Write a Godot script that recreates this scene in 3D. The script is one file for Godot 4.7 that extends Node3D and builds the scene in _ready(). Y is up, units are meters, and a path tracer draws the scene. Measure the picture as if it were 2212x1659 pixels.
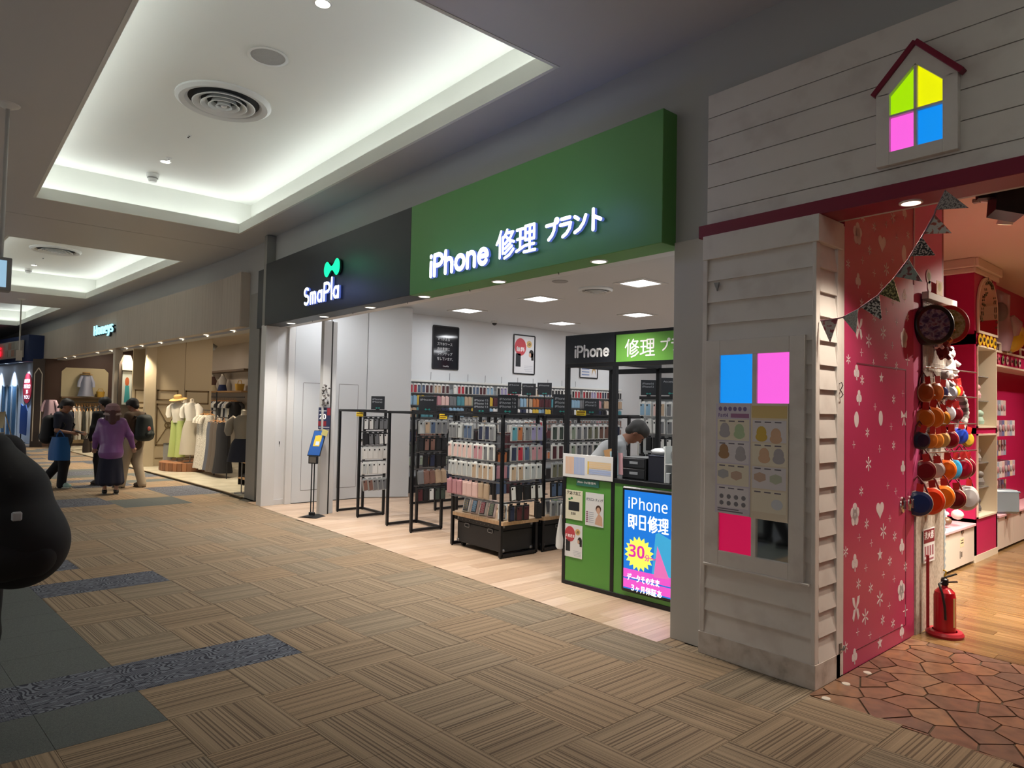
extends Node3D
# A shopping mall corridor: phone repair shop, clothes shop and a pink character-goods shop.

# ------------------------------------------------------------------ mesh builder
class MB:
	var v := PackedVector3Array()
	var n := PackedVector3Array()
	var t := PackedVector2Array()
	var xf := Transform3D()

	func tri(a: Vector3, b: Vector3, c: Vector3, na := Vector3.ZERO, nb := Vector3.ZERO, nc := Vector3.ZERO, ua := Vector2.ZERO, ub := Vector2.ZERO, uc := Vector2.ZERO) -> void:
		var f := (b - a).cross(c - a)
		if f.length_squared() < 1e-16:
			return
		f = f.normalized()
		if na == Vector3.ZERO:
			na = f
			nb = f
			nc = f
		v.append_array(PackedVector3Array([xf * a, xf * c, xf * b]))
		var bs := xf.basis
		n.append_array(PackedVector3Array([(bs * na).normalized(), (bs * nc).normalized(), (bs * nb).normalized()]))
		t.append_array(PackedVector2Array([ua, uc, ub]))

	func quad(a: Vector3, b: Vector3, c: Vector3, d: Vector3) -> void:   # counter-clockwise seen from outside
		tri(a, b, c, Vector3.ZERO, Vector3.ZERO, Vector3.ZERO, Vector2(0, 1), Vector2(1, 1), Vector2(1, 0))
		tri(a, c, d, Vector3.ZERO, Vector3.ZERO, Vector3.ZERO, Vector2(0, 1), Vector2(1, 0), Vector2(0, 0))

	func box(c: Vector3, s: Vector3, b := Basis(), ch := 0.0) -> MB:
		var h := s * 0.5
		if ch <= 0.0:
			var p := []
			for i in 8:
				p.append(c + b * Vector3(h.x * (1 if i & 1 else -1), h.y * (1 if i & 2 else -1), h.z * (1 if i & 4 else -1)))
			quad(p[4], p[5], p[7], p[6])
			quad(p[1], p[0], p[2], p[3])
			quad(p[5], p[1], p[3], p[7])
			quad(p[0], p[4], p[6], p[2])
			quad(p[6], p[7], p[3], p[2])
			quad(p[0], p[1], p[5], p[4])
			return self
		ch = minf(ch, minf(h.x, minf(h.y, h.z)) * 0.9)
		for ax in 3:
			var u := (ax + 1) % 3
			var w := (ax + 2) % 3
			for sg in [-1, 1]:
				var q := []
				for k in [[-1, -1], [1, -1], [1, 1], [-1, 1]]:
					var e := Vector3.ZERO
					e[ax] = h[ax] * sg
					e[u] = (h[u] - ch) * k[0]
					e[w] = (h[w] - ch) * k[1]
					q.append(c + b * e)
				if sg > 0:
					quad(q[0], q[1], q[2], q[3])
				else:
					quad(q[3], q[2], q[1], q[0])
			for su in [-1, 1]:
				for sw in [-1, 1]:
					var q2 := []
					for k in [[-1, 0], [1, 0], [1, 1], [-1, 1]]:
						var e2 := Vector3.ZERO
						e2[ax] = (h[ax] - ch) * k[0]
						e2[u] = su * (h[u] - (ch if k[1] == 1 else 0.0))
						e2[w] = sw * (h[w] - (ch if k[1] == 0 else 0.0))
						q2.append(c + b * e2)
					if su * sw < 0:
						quad(q2[0], q2[1], q2[2], q2[3])
					else:
						quad(q2[3], q2[2], q2[1], q2[0])
		for i in 8:
			var sx := 1 if i & 1 else -1
			var sy := 1 if i & 2 else -1
			var sz := 1 if i & 4 else -1
			var a1 := c + b * Vector3(sx * h.x, sy * (h.y - ch), sz * (h.z - ch))
			var b1 := c + b * Vector3(sx * (h.x - ch), sy * h.y, sz * (h.z - ch))
			var c1 := c + b * Vector3(sx * (h.x - ch), sy * (h.y - ch), sz * h.z)
			if sx * sy * sz > 0:
				tri(a1, b1, c1)
			else:
				tri(a1, c1, b1)
		return self

	func seg(lo: Vector3, hi: Vector3, ch := 0.0) -> MB:
		return box((lo + hi) * 0.5, (hi - lo).abs(), Basis(), ch)

	func bar(a: Vector3, b: Vector3, w: float, h: float = -1.0, ch := 0.0) -> MB:
		var d := b - a
		var z := d.normalized()
		var up := Vector3.UP if absf(z.y) < 0.99 else Vector3.RIGHT
		var x := up.cross(z).normalized()
		var y := z.cross(x)
		return box((a + b) * 0.5, Vector3(w, w if h < 0 else h, d.length()), Basis(x, y, z), ch)

	func tube(pts: Array, r, sides := 8, caps := true, flat := 1.0) -> MB:
		var rings := []
		var norms := []
		var last := Vector3.ZERO
		for i in pts.size():
			var d: Vector3 = (pts[mini(i + 1, pts.size() - 1)] - pts[maxi(i - 1, 0)])
			d = d.normalized()
			var x: Vector3
			if i == 0:
				x = (Vector3.UP if absf(d.y) < 0.9 else Vector3.BACK).cross(d).normalized()
			else:
				x = (last - d * last.dot(d)).normalized()
			last = x
			var y := d.cross(x)
			var ring := []
			var nr := []
			var rr: float = r[i] if r is Array else r
			for k in sides:
				var a := TAU * k / sides
				var nn := x * cos(a) + y * sin(a) * flat
				ring.append(pts[i] + nn * rr)
				nr.append(nn.normalized())
			rings.append(ring)
			norms.append(nr)
		for i in pts.size() - 1:
			for k in sides:
				var k2 := (k + 1) % sides
				tri(rings[i][k], rings[i][k2], rings[i + 1][k2], norms[i][k], norms[i][k2], norms[i + 1][k2])
				tri(rings[i][k], rings[i + 1][k2], rings[i + 1][k], norms[i][k], norms[i + 1][k2], norms[i + 1][k])
		if caps:
			for k in range(1, sides - 1):
				tri(rings[0][0], rings[0][k + 1], rings[0][k])
				var e: Array = rings[pts.size() - 1]
				tri(e[0], e[k], e[k + 1])
		return self

	func lathe(prof: Array, c: Vector3, segs := 20, b := Basis(), smooth := true) -> MB:   # profile of (radius, height) bottom to top, outside to the right
		for i in prof.size() - 1:
			var p: Vector2 = prof[i]
			var q: Vector2 = prof[i + 1]
			var d := q - p
			for k in segs:
				var a0 := TAU * k / segs
				var a1 := TAU * (k + 1) / segs
				var e0 := Vector3(cos(a0), 0, -sin(a0))
				var e1 := Vector3(cos(a1), 0, -sin(a1))
				var n0 := Vector3.ZERO
				var n1 := Vector3.ZERO
				if smooth:
					n0 = b * (e0 * d.y + Vector3.UP * -d.x).normalized()
					n1 = b * (e1 * d.y + Vector3.UP * -d.x).normalized()
				var A := c + b * (e0 * p.x + Vector3.UP * p.y)
				var B := c + b * (e1 * p.x + Vector3.UP * p.y)
				var C := c + b * (e1 * q.x + Vector3.UP * q.y)
				var D := c + b * (e0 * q.x + Vector3.UP * q.y)
				if p.x > 1e-6:
					tri(A, B, C, n0, n1, n1)
				if q.x > 1e-6:
					tri(A, C, D, n0, n1, n0)
		return self

	func ball(c: Vector3, r: Vector3, segs := 12, rings := 8) -> MB:
		var g := []
		for j in rings + 1:
			var row := []
			var th := PI * j / rings
			for k in segs:
				var ph := TAU * k / segs
				row.append(Vector3(sin(th) * cos(ph), cos(th), -sin(th) * sin(ph)))
			g.append(row)
		for j in rings:
			for k in segs:
				var k2 := (k + 1) % segs
				var q := [g[j + 1][k], g[j + 1][k2], g[j][k2], g[j][k]]
				var P := []
				var N := []
				for e in q:
					P.append(c + e * r)
					N.append((e / r).normalized())
				tri(P[0], P[1], P[2], N[0], N[1], N[2])
				tri(P[0], P[2], P[3], N[0], N[2], N[3])
		return self

	func prism(poly: PackedVector2Array, z0: float, z1: float) -> MB:   # outline in xy, extruded along z
		if Geometry2D.is_polygon_clockwise(poly):
			poly = poly.duplicate()
			poly.reverse()
		var ix := Geometry2D.triangulate_polygon(poly)
		for i in range(0, ix.size(), 3):
			var a := poly[ix[i]]
			var b := poly[ix[i + 1]]
			var c := poly[ix[i + 2]]
			if (b - a).cross(c - a) < 0:
				var s := b
				b = c
				c = s
			tri(Vector3(a.x, a.y, z1), Vector3(b.x, b.y, z1), Vector3(c.x, c.y, z1))
			tri(Vector3(a.x, a.y, z0), Vector3(c.x, c.y, z0), Vector3(b.x, b.y, z0))
		for i in poly.size():
			var p := poly[i]
			var q := poly[(i + 1) % poly.size()]
			quad(Vector3(p.x, p.y, z0), Vector3(q.x, q.y, z0), Vector3(q.x, q.y, z1), Vector3(p.x, p.y, z1))
		return self

	func disc_xy(cx: float, cy: float, rx: float, ry: float, z0: float, z1: float, segs := 20) -> MB:
		var p := PackedVector2Array()
		for k in segs:
			p.append(Vector2(cx + rx * cos(TAU * k / segs), cy + ry * sin(TAU * k / segs)))
		return prism(p, z0, z1)

	func mesh() -> ArrayMesh:
		var a := []
		a.resize(Mesh.ARRAY_MAX)
		a[Mesh.ARRAY_VERTEX] = v
		a[Mesh.ARRAY_NORMAL] = n
		a[Mesh.ARRAY_TEX_UV] = t
		var m := ArrayMesh.new()
		if v.size():
			m.add_surface_from_arrays(Mesh.PRIMITIVE_TRIANGLES, a)
		return m

# ------------------------------------------------------------------ scene helpers
var taken := {}
var mats := {}
var rng := RandomNumberGenerator.new()

func numbered(called: String) -> String:
	var k: int = taken.get(called, 0)
	taken[called] = k + 1
	return called if k == 0 else "%s_%03d" % [called, k]

func rnd(a: float, b: float) -> float:
	return rng.randf_range(a, b)

func pick(a: Array):
	return a[rng.randi() % a.size()]

func tag(o: Node, label := "", category := "", group := "", kind := "") -> Node:
	if label: o.set_meta("label", label)
	if category: o.set_meta("category", category)
	if group: o.set_meta("group", group)
	if kind: o.set_meta("kind", kind)
	return o

func place(called: String, m: Mesh, material: Material, parent: Node = self, at := Transform3D()) -> MeshInstance3D:
	var o := MeshInstance3D.new()
	o.name = numbered(called) if parent == self else called
	o.mesh = m
	o.material_override = material
	o.transform = at
	parent.add_child(o, true)
	return o

func obj(called: String, mb: MB, material: Material, parent: Node = self) -> MeshInstance3D:
	return place(called, mb.mesh(), material, parent)

func struct(called: String, mb: MB, material: Material, label := "", parent: Node = self) -> MeshInstance3D:
	var o := obj(called, mb, material, parent)
	if parent == self:
		tag(o, label, "", "", "structure")
	return o

func thing(called: String, label: String, category: String, at := Vector3.ZERO, turn := 0.0, group := "", kind := "") -> Node3D:
	var o := Node3D.new()
	o.name = numbered(called)
	add_child(o)
	o.position = at
	o.rotation.y = turn
	return tag(o, label, category, group, kind)

func copy(src: Node3D, called: String, label := "", at := Vector3.ZERO, turn := 0.0) -> Node3D:
	var c: Node3D = src.duplicate()
	c.name = numbered(called)
	add_child(c)
	c.position = at
	c.rotation.y = turn
	if label: c.set_meta("label", label)
	return c

func mb() -> MB:
	return MB.new()

func hexc(h: String) -> Color:
	return Color.html(h)

func mat(called: String, h := "ffffff", rough := 0.7, metal := 0.0, extra := {}) -> StandardMaterial3D:
	if mats.has(called):
		return mats[called]
	var m := StandardMaterial3D.new()
	m.resource_name = called
	m.albedo_color = hexc(h)
	m.roughness = rough
	m.metallic = metal
	for k in extra:
		m.set(k, extra[k])
	mats[called] = m
	return m

func glow(called: String, h: String, energy: float, base := "") -> StandardMaterial3D:
	if mats.has(called):
		return mats[called]
	var m := mat(called, base if base else h, 0.5)
	m.emission_enabled = true
	m.emission = hexc(h)
	m.emission_energy_multiplier = energy
	return m

func noise_tex(sd: int, freq: float, size: int, stops: Array, octaves := 4, kind := FastNoiseLite.TYPE_SIMPLEX_SMOOTH) -> NoiseTexture2D:
	var f := FastNoiseLite.new()
	f.seed = sd
	f.frequency = freq
	f.fractal_octaves = octaves
	f.noise_type = kind
	var g := Gradient.new()
	g.offsets = PackedFloat32Array()
	g.colors = PackedColorArray()
	for s in stops:
		g.add_point(s[0], hexc(s[1]))
	var t := NoiseTexture2D.new()
	t.width = size
	t.height = size
	t.seamless = true
	t.noise = f
	t.color_ramp = g
	return t

func spot(at: Vector3, to: Vector3, energy: float, angle: float, col := "ffffff", size := 0.06) -> void:
	var l := SpotLight3D.new()
	l.name = numbered("spot_light")
	add_child(l)
	l.position = at
	var d := (to - at).normalized()
	l.basis = Basis.looking_at(d, Vector3.UP if absf(d.y) < 0.98 else Vector3.RIGHT)
	l.light_energy = energy
	l.light_color = hexc(col)
	l.spot_angle = angle
	l.spot_angle_attenuation = 0.8
	l.spot_range = 60.0
	l.spot_attenuation = 2.0
	l.light_size = size
	l.shadow_enabled = true

func area(at: Vector3, face: Vector3, along: Vector3, w: float, h: float, energy: float, col := "ffffff") -> void:   # w runs along «along»
	var l := AreaLight3D.new()
	l.name = numbered("area_light")
	add_child(l)
	var z := -face.normalized()
	var x := along.normalized()
	l.transform = Transform3D(Basis(x, z.cross(x), z), at)
	l.area_size = Vector2(w, h)
	l.area_normalize_energy = false
	l.light_energy = energy
	l.light_color = hexc(col)
	l.area_range = 60.0
	l.area_attenuation = 2.0
	l.shadow_enabled = true

func bend(x: float) -> float:   # the corridor turns gently towards its far end
	return 0.070 * maxf(0.0, -13.2 - x)

# ------------------------------------------------------------------ textures
func stripe_image(sd: int, warm: float) -> ImageTexture:
	var r := RandomNumberGenerator.new()
	r.seed = sd
	var s := 384
	var im := Image.create(s, s, false, Image.FORMAT_RGB8)
	var cols := []
	var k := 0
	while k < s:
		var w := r.randi_range(2, 7)
		var u := r.randf()
		var c := Color(0.50, 0.43, 0.345).lerp(Color(0.59, 0.515, 0.42), r.randf())
		if u < 0.34:
			c = Color(0.335, 0.28, 0.215).lerp(Color(0.41, 0.345, 0.275), r.randf())
			w = r.randi_range(2, 4)
		c = c * Color(1.0 + warm, 1.0, 1.0 - warm)
		for i in mini(w, s - k):
			cols.append(c)
		k += w
	for y in s:
		var ph := r.randf()
		for x in s:
			var c2: Color = cols[x]
			var j := 1.0 + (r.randf() - 0.5) * 0.16
			if (y / 3 + x / 3) % 2 == 0:
				j -= 0.05
			im.set_pixel(x, y, Color(c2.r * j, c2.g * j, c2.b * j))
	return ImageTexture.create_from_image(im)

func swirl_image(sd: int, base: Color, dark: Color, lines: bool) -> ImageTexture:
	var f := FastNoiseLite.new()
	f.seed = sd
	f.frequency = 0.012
	f.fractal_octaves = 1
	var r := RandomNumberGenerator.new()
	r.seed = sd
	var s := 320
	var im := Image.create(s, s, false, Image.FORMAT_RGB8)
	for y in s:
		for x in s:
			var q := x / 30.0 + f.get_noise_2d(x * 1.1, y * 0.55) * 3.4
			var w := absf(q - roundf(q))
			var c := dark if w < 0.23 else base
			if lines and (x % 92 < 3 or (y % 7) < 1):
				c = c.lerp(Color(0.55, 0.56, 0.6), 0.45)
			var j := 1.0 + (r.randf() - 0.5) * 0.25
			im.set_pixel(x, y, Color(c.r * j, c.g * j, c.b * j))
	return ImageTexture.create_from_image(im)

func speck_image(sd: int, a: Color, spread: float) -> ImageTexture:
	var r := RandomNumberGenerator.new()
	r.seed = sd
	var s := 192
	var im := Image.create(s, s, false, Image.FORMAT_RGB8)
	for y in s:
		for x in s:
			var j := 1.0 + (r.randf() - 0.5) * spread
			im.set_pixel(x, y, Color(a.r * j, a.g * j, a.b * j))
	return ImageTexture.create_from_image(im)

func grain_image(sd: int, a: Color, b: Color, turns := 3.0, across := false) -> ImageTexture:   # streaks along the second axis
	var f := FastNoiseLite.new()
	f.seed = sd
	f.frequency = 0.012
	f.fractal_octaves = 4
	var w := 256
	var h := 256
	var im := Image.create(w, h, false, Image.FORMAT_RGB8)
	for y in h:
		for x in w:
			var q := 0.5 + 0.5 * sin(f.get_noise_2d(x * 2.4, y * 0.28) * turns * 4.0)
			q = q * 0.6 + 0.4 * (0.5 + 0.5 * f.get_noise_2d(x * 9.0 + 500.0, y * 0.6))
			im.set_pixel(x, y, a.lerp(b, q))
	if across: im.rotate_90(CLOCKWISE)
	return ImageTexture.create_from_image(im)

func textured(called: String, tex: Texture2D, rough := 0.8, h := "ffffff", scale := Vector3.ZERO, world := true) -> StandardMaterial3D:
	var m := mat(called, h, rough)
	m.albedo_texture = tex
	if scale != Vector3.ZERO:
		m.uv1_triplanar = true
		m.uv1_world_triplanar = world
		m.uv1_scale = scale
	return m

# ------------------------------------------------------------------ light and camera
func set_up() -> void:
	rng.seed = 4711
	var cam := Camera3D.new()
	cam.name = "camera"
	add_child(cam)
	cam.position = Vector3(0, 1.70, 4.0955)
	cam.rotation_order = EULER_ORDER_YXZ
	cam.rotation_degrees = Vector3(1.926, 49.330, 1.150)
	cam.fov = rad_to_deg(2.0 * atan(829.5 / 1453.0))
	cam.near = 0.05
	cam.current = true
	var env := Environment.new()
	env.background_mode = Environment.BG_COLOR
	env.background_color = Color(0, 0, 0)
	env.tonemap_mode = Environment.TONE_MAPPER_LINEAR
	env.tonemap_exposure = 1.0
	env.sdfgi_enabled = true
	env.ssao_enabled = true
	env.ssil_enabled = true
	var we := WorldEnvironment.new()
	we.name = "world_environment"
	we.environment = env
	add_child(we)
	# cove strips lie hidden behind the lips of the ceiling coffers
	for c in COFFERS:
		var x0: float = c[0]
		var x1: float = c[1]
		for s in 4:
			var xa := lerpf(x0, x1, s / 4.0)
			var xb := lerpf(x0, x1, (s + 1) / 4.0)
			for zz in [[CZ0 - 0.2, 0.8], [CZ1 + 0.2, -0.8]]:
				var a := Vector3(xa, 4.60, zz[0] + bend(xa))
				var b := Vector3(xb, 4.60, zz[0] + bend(xb))
				area((a + b) * 0.5, Vector3(0, 1, zz[1]), b - a, (b - a).length(), 0.05, COVE, "eef4f6")
		for xx in [[x0 - 0.2, 0.8], [x1 + 0.2, -0.8]]:
			var zc := (CZ0 + CZ1) * 0.5 + bend(xx[0])
			area(Vector3(xx[0], 4.60, zc), Vector3(xx[1], 1, 0), Vector3(0, 0, 1), CZ1 - CZ0 + 0.2, 0.05, COVE, "eef4f6")

const COFFERS := [[-0.79, 6.66], [-11.34, -3.89], [-21.9, -14.45], [-32.4, -24.95]]  # the first coffer is out of view, lighting the pillar and near carpet
const CZ0 := 0.365
const CZ1 := 3.12
const COVE := 6.5
const TILE := 0.5

# ------------------------------------------------------------------ floors
func hexa(m: MB, x0: float, x1: float, z0: float, z1: float, y0: float, y1: float) -> void:   # a slab that follows the turn of the corridor
	var p := []
	for i in 8:
		var x := x1 if i & 1 else x0
		p.append(Vector3(x, y1 if i & 2 else y0, (z1 if i & 4 else z0) + bend(x)))
	m.quad(p[4], p[5], p[7], p[6])
	m.quad(p[1], p[0], p[2], p[3])
	m.quad(p[5], p[1], p[3], p[7])
	m.quad(p[0], p[4], p[6], p[2])
	m.quad(p[6], p[7], p[3], p[2])
	m.quad(p[0], p[1], p[5], p[4])

func carpet_kind(x: float, z: float) -> int:   # 0 beige, 1 grey, 2 swirl
	if x > -4.92 and x < -4.42 and z > 2.17: return 2
	if x > -4.42 and x < -3.92 and z > 3.17: return 1
	if x > -6.92 and x < -4.92 and z > 3.17: return 1
	if x > -7.42 and x < -6.92: return 2 if z > 2.37 and z < 3.4 else (1 if z > 3.4 else 0)
	if x > -7.92 and x < -7.42: return 1 if z > 3.42 else 0
	if x > -8.42 and x < -7.92: return 2 if z > 2.95 else 0
	if x > -9.92 and x < -8.42: return 1 if z > 3.5 else 0
	if x > -12.92 and x < -11.92: return 1 if z > 0.8 and z < 1.84 else (2 if z > 1.84 and z < 3.9 and x < -12.42 else 0)
	if x > -13.42 and x < -12.92: return 2 if z < 0.96 or z > 1.9 else 0
	if x > -14.42 and x < -13.42: return 2 if z < 0.96 else 0
	if x < -14.92:
		var band := int(floor((-x - 14.92) / 0.5))
		var cell := int(floor((z + band * 0.37) / 1.0))
		var h := absi(hash(Vector2i(band * 7 + 3, cell * 13 + 5))) % 10
		if band % 3 == 0: return 2 if h < 6 else 0
		if band % 3 == 1: return 1 if h < 6 else 0
		return 0 if h < 7 else 2
	return 0

func build_floors() -> void:
	# carpet tiles
	var beige := []
	for i in 4:
		beige.append(textured("carpet_beige_%d" % i, stripe_image(20 + i, [0.0, 0.025, -0.02, 0.01][i]), 0.95))
	var grey := textured("carpet_grey", speck_image(5, Color(0.315, 0.332, 0.325), 0.35), 0.95)
	var swirl := [textured("carpet_swirl_0", swirl_image(3, Color(0.40, 0.415, 0.45), Color(0.13, 0.14, 0.19), false), 0.95), textured("carpet_swirl_1", swirl_image(8, Color(0.37, 0.385, 0.42), Color(0.12, 0.13, 0.18), true), 0.95)]
	var base := mb().seg(Vector3(-48, -0.2, -0.5), Vector3(7, -0.02, 9.4))
	var floor_node := struct("floor", base, mat("screed", "3a362f", 0.9), "striped beige and grey carpet tile floor of the mall corridor")
	var tile := mb().box(Vector3(0, -0.006, 0), Vector3(0.498, 0.012, 0.498)).mesh()
	var spots := []
	for ix in range(-72, 13):
		var xc := 0.08 + TILE * ix + 0.25
		var shift := fposmod(0.17 - 0.085 * (xc + 4.92), TILE)
		for iz in range(-2, 18):
			var z0 := shift + TILE * iz
			var z1 := z0 + TILE
			var lim := 0.02 + bend(xc) * 0.9
			if xc > -3.3 and xc < -1.95: lim = -0.14
			if z1 <= lim + 0.03 or z0 > 8.6:
				continue
			var zs := maxf(z0, lim)
			var zc := (zs + z1) * 0.5
			var d := Vector2(xc, zc - 4.0955).length()
			var seen := xc < -0.75 and (xc < -0.9 * (zc - 3.6) or zc < 3.9) and zc < 4.6 + 0.12 * -xc
			spots.append([d + (0.0 if seen else 100.0), xc, zc, (z1 - zs) / TILE, ix, iz])
	spots.sort_custom(func(a, b): return a[0] < b[0])
	var rest := {}
	for i in spots.size():
		var s: Array = spots[i]
		var k := carpet_kind(s[1], s[2])
		var m: Material = grey
		if k == 2: m = swirl[absi(s[4] + s[5]) % 2]
		elif k == 0: m = beige[absi(hash(Vector2i(s[4], s[5]))) % 4]
		var odd: bool = absi(s[4] + s[5]) % 2 == 1
		var bs := Basis(Vector3.UP, PI * 0.5 if (odd and k == 0) else 0.0)
		bs = Basis(Vector3(1, 0, -0.085), Vector3.UP, Vector3(0, 0, s[3])) * bs
		var tf := Transform3D(bs, Vector3(s[1], 0, s[2]))
		if i < 300:
			place("carpet_tile", tile, m, floor_node, tf)
		else:
			if not rest.has(m): rest[m] = SurfaceTool.new()
			rest[m].append_from(tile, 0, tf)
	var am := ArrayMesh.new()
	for m in rest:
		rest[m].commit(am)
		am.surface_set_material(am.get_surface_count() - 1, m)
	var ro := MeshInstance3D.new()
	ro.name = "carpet_tiles"
	ro.mesh = am
	floor_node.add_child(ro, true)
	tag(ro, "", "", "", "stuff")
	planks()
	stones()
	stone_tiles()

func planks() -> void:
	var ms := []
	for i in 4:
		var a: Color = [Color(0.80, 0.69, 0.595), Color(0.84, 0.735, 0.645), Color(0.765, 0.65, 0.55), Color(0.82, 0.71, 0.61)][i]
		var m := textured("oak_%d" % i, grain_image(40 + i, a, a * Color(0.9, 0.88, 0.86), 2.0), 0.33, "ffffff", Vector3(1.6, 1.6, 0.55))
		m.uv1_offset = Vector3(i * 0.37, 0, i * 0.21)
		ms.append(m)
	var f := struct("floor", mb().seg(Vector3(-11.5, -0.2, -11.5), Vector3(-3.06, -0.012, 0.0)), mat("screed"), "pale oak plank floor of the phone repair shop")
	var one := mb().box(Vector3(0, -0.006, 0), Vector3(0.1785, 0.012, 1.1985), Basis(), 0.0015).mesh()
	var rest := {}
	var all := []
	var ix := 0
	var x := -3.06 - 0.09
	while x > -11.5:
		var z := 0.02 - fposmod(ix * 0.45, 1.2)
		var first := true
		if ix % 8 != 0:
			var l: float = 0.02 - z
			if l > 0.05:
				all.append([x, 0.02 - l * 0.5, l / 1.2, ix])
		while z > -11.4:
			all.append([x, z - 0.6, 1.0, ix])
			z -= 1.2
		x -= 0.18
		ix += 1
	all.sort_custom(func(a, b): return Vector2(a[0], a[1] - 4.1).length() < Vector2(b[0], b[1] - 4.1).length())
	for i in all.size():
		var s: Array = all[i]
		var tf := Transform3D(Basis.from_scale(Vector3(1, 1, s[2])), Vector3(s[0], 0.002, s[1]))
		var m: Material = ms[absi(hash(Vector2i(s[3], int(s[1] * 10.0)))) % 4]
		if i < 300:
			place("plank", one, m, f, tf)
		else:
			if not rest.has(m): rest[m] = SurfaceTool.new()
			rest[m].append_from(one, 0, tf)
	var am := ArrayMesh.new()
	for m in rest:
		rest[m].commit(am)
		am.surface_set_material(am.get_surface_count() - 1, m)
	var ro := MeshInstance3D.new()
	ro.name = "planks"
	ro.mesh = am
	f.add_child(ro, true)
	tag(ro, "", "", "", "stuff")
	# golden boards of the pink shop, laid across
	var gs := []
	for i in 4:
		var a: Color = [Color(0.54, 0.43, 0.285), Color(0.59, 0.475, 0.325), Color(0.49, 0.385, 0.255), Color(0.555, 0.44, 0.285)][i]
		var m2 := textured("golden_board_%d" % i, grain_image(60 + i, a, a * Color(0.76, 0.71, 0.63), 2.0, true), 0.22, "ffffff", Vector3(0.5, 1.5, 2.0))
		m2.uv1_offset = Vector3(i * 0.3, 0, i * 0.43)
		gs.append(m2)
	var pf := struct("floor", mb().seg(Vector3(-4.0, -0.2, -9.6), Vector3(4.0, -0.012, -1.62)), mat("screed"), "golden wooden board floor of the pink shop")
	var brd := mb().box(Vector3(0, -0.006, 0), Vector3(1.0985, 0.012, 0.1185), Basis(), 0.0015).mesh()
	for r in 66:
		var z := -1.68 - r * 0.12
		var x0 := -2.5 + fposmod(r * 0.41, 1.1) - 1.1
		for k in 5:
			var xc := x0 + k * 1.1 + 0.55
			if xc > -3.0 and xc < 1.6:
				place("board", brd, gs[absi(hash(Vector2i(r, k))) % 4], pf, Transform3D(Basis(), Vector3(xc, 0.001, z)))

func stones() -> void:
	var f := struct("floor", mb().seg(Vector3(-1.95, -0.2, -1.62), Vector3(4.0, -0.008, 0.035)), mat("grout", "5a4a3a", 0.9), "crazy paved orange flagstone floor at the pink shop entrance")
	var ms := []
	for i in 5:
		var c: Color = [Color(0.52, 0.385, 0.305), Color(0.47, 0.35, 0.285), Color(0.55, 0.42, 0.33), Color(0.44, 0.34, 0.29), Color(0.56, 0.41, 0.31)][i]
		var m := textured("flagstone_%d" % i, noise_tex(80 + i, 0.02, 256, [[0.0, (c * Color(0.8, 0.76, 0.72)).to_html(false)], [0.5, c.to_html(false)], [1.0, (c * Color(1.15, 1.1, 1.02)).to_html(false)]], 5), 0.3, "ffffff", Vector3(1.7, 1.7, 1.7))
		ms.append(m)
	var pts := []
	var r := RandomNumberGenerator.new()
	r.seed = 77
	for i in range(-2, 22):
		for j in range(-2, 15):
			pts.append(Vector2(-2.05 + (i + 0.5 * (j % 2)) * 0.25 + r.randf_range(-0.1, 0.1), -1.75 + j * 0.155 + r.randf_range(-0.072, 0.072)))
	var lim := PackedVector2Array([Vector2(-1.936, -1.62), Vector2(1.8, -1.62), Vector2(1.8, 0.03), Vector2(-1.936, 0.03)])
	for p in pts:
		var poly := lim
		for q in pts:
			if q == p or p.distance_squared_to(q) > 0.6:
				continue
			var mid: Vector2 = (p + q) * 0.5
			var d: Vector2 = (q - p).normalized()
			var t := Vector2(-d.y, d.x)
			var half := PackedVector2Array([mid + t * 9, mid - t * 9, mid - t * 9 - d * 18, mid + t * 9 - d * 18])
			var cut := Geometry2D.intersect_polygons(poly, half)
			if cut.is_empty():
				poly = PackedVector2Array()
				break
			poly = cut[0]
		if poly.size() < 3:
			continue
		var o := Geometry2D.offset_polygon(poly, -0.0055, Geometry2D.JOIN_ROUND)
		if o.is_empty() or o[0].size() < 3:
			continue
		var jit := PackedVector2Array()
		for e in o[0]:
			jit.append(e)
		var m := mb()
		m.xf = Transform3D(Basis(Vector3.RIGHT, Vector3.BACK, Vector3.DOWN), Vector3.ZERO)
		m.prism(jit, 0.0, 0.012)
		m.xf = Transform3D()
		var so := obj("flagstone", m, pick(ms), f)
		so.position.y = r.randf_range(-0.001, 0.001)

func stone_tiles() -> void:
	var f := struct("floor", mb().seg(Vector3(-34, -0.2, -3.3), Vector3(-12.05, -0.03, -0.5)), mat("screed"), "large pale stone tile floor of the clothes shop")
	var ms := []
	for i in 2:
		ms.append(textured("stone_tile_%d" % i, noise_tex(30 + i, 0.012, 256, [[0.0, "a9a391"], [0.5, "b8b2a0"], [1.0, "c4beac"]], 4), 0.25, "ffffff", Vector3(0.5, 0.5, 0.5)))
	var x := -12.1
	var k := 0
	while x > -31.0:
		for j in 5:
			var m := mb()
			hexa(m, x - 0.896, x, -0.1 - (j + 1) * 0.9 + 0.002, -0.1 - j * 0.9 - 0.002, -0.01, 0.014)
			obj("stone_tile", m, ms[(k + j) % 2], f)
		var e := mb()
		hexa(e, x - 0.9, x, -0.1, -0.06, -0.01, 0.015)
		obj("edge_strip", e, mat("bronze_edge", "6b5a42", 0.35, 0.4), f)
		x -= 0.9
		k += 1

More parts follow.
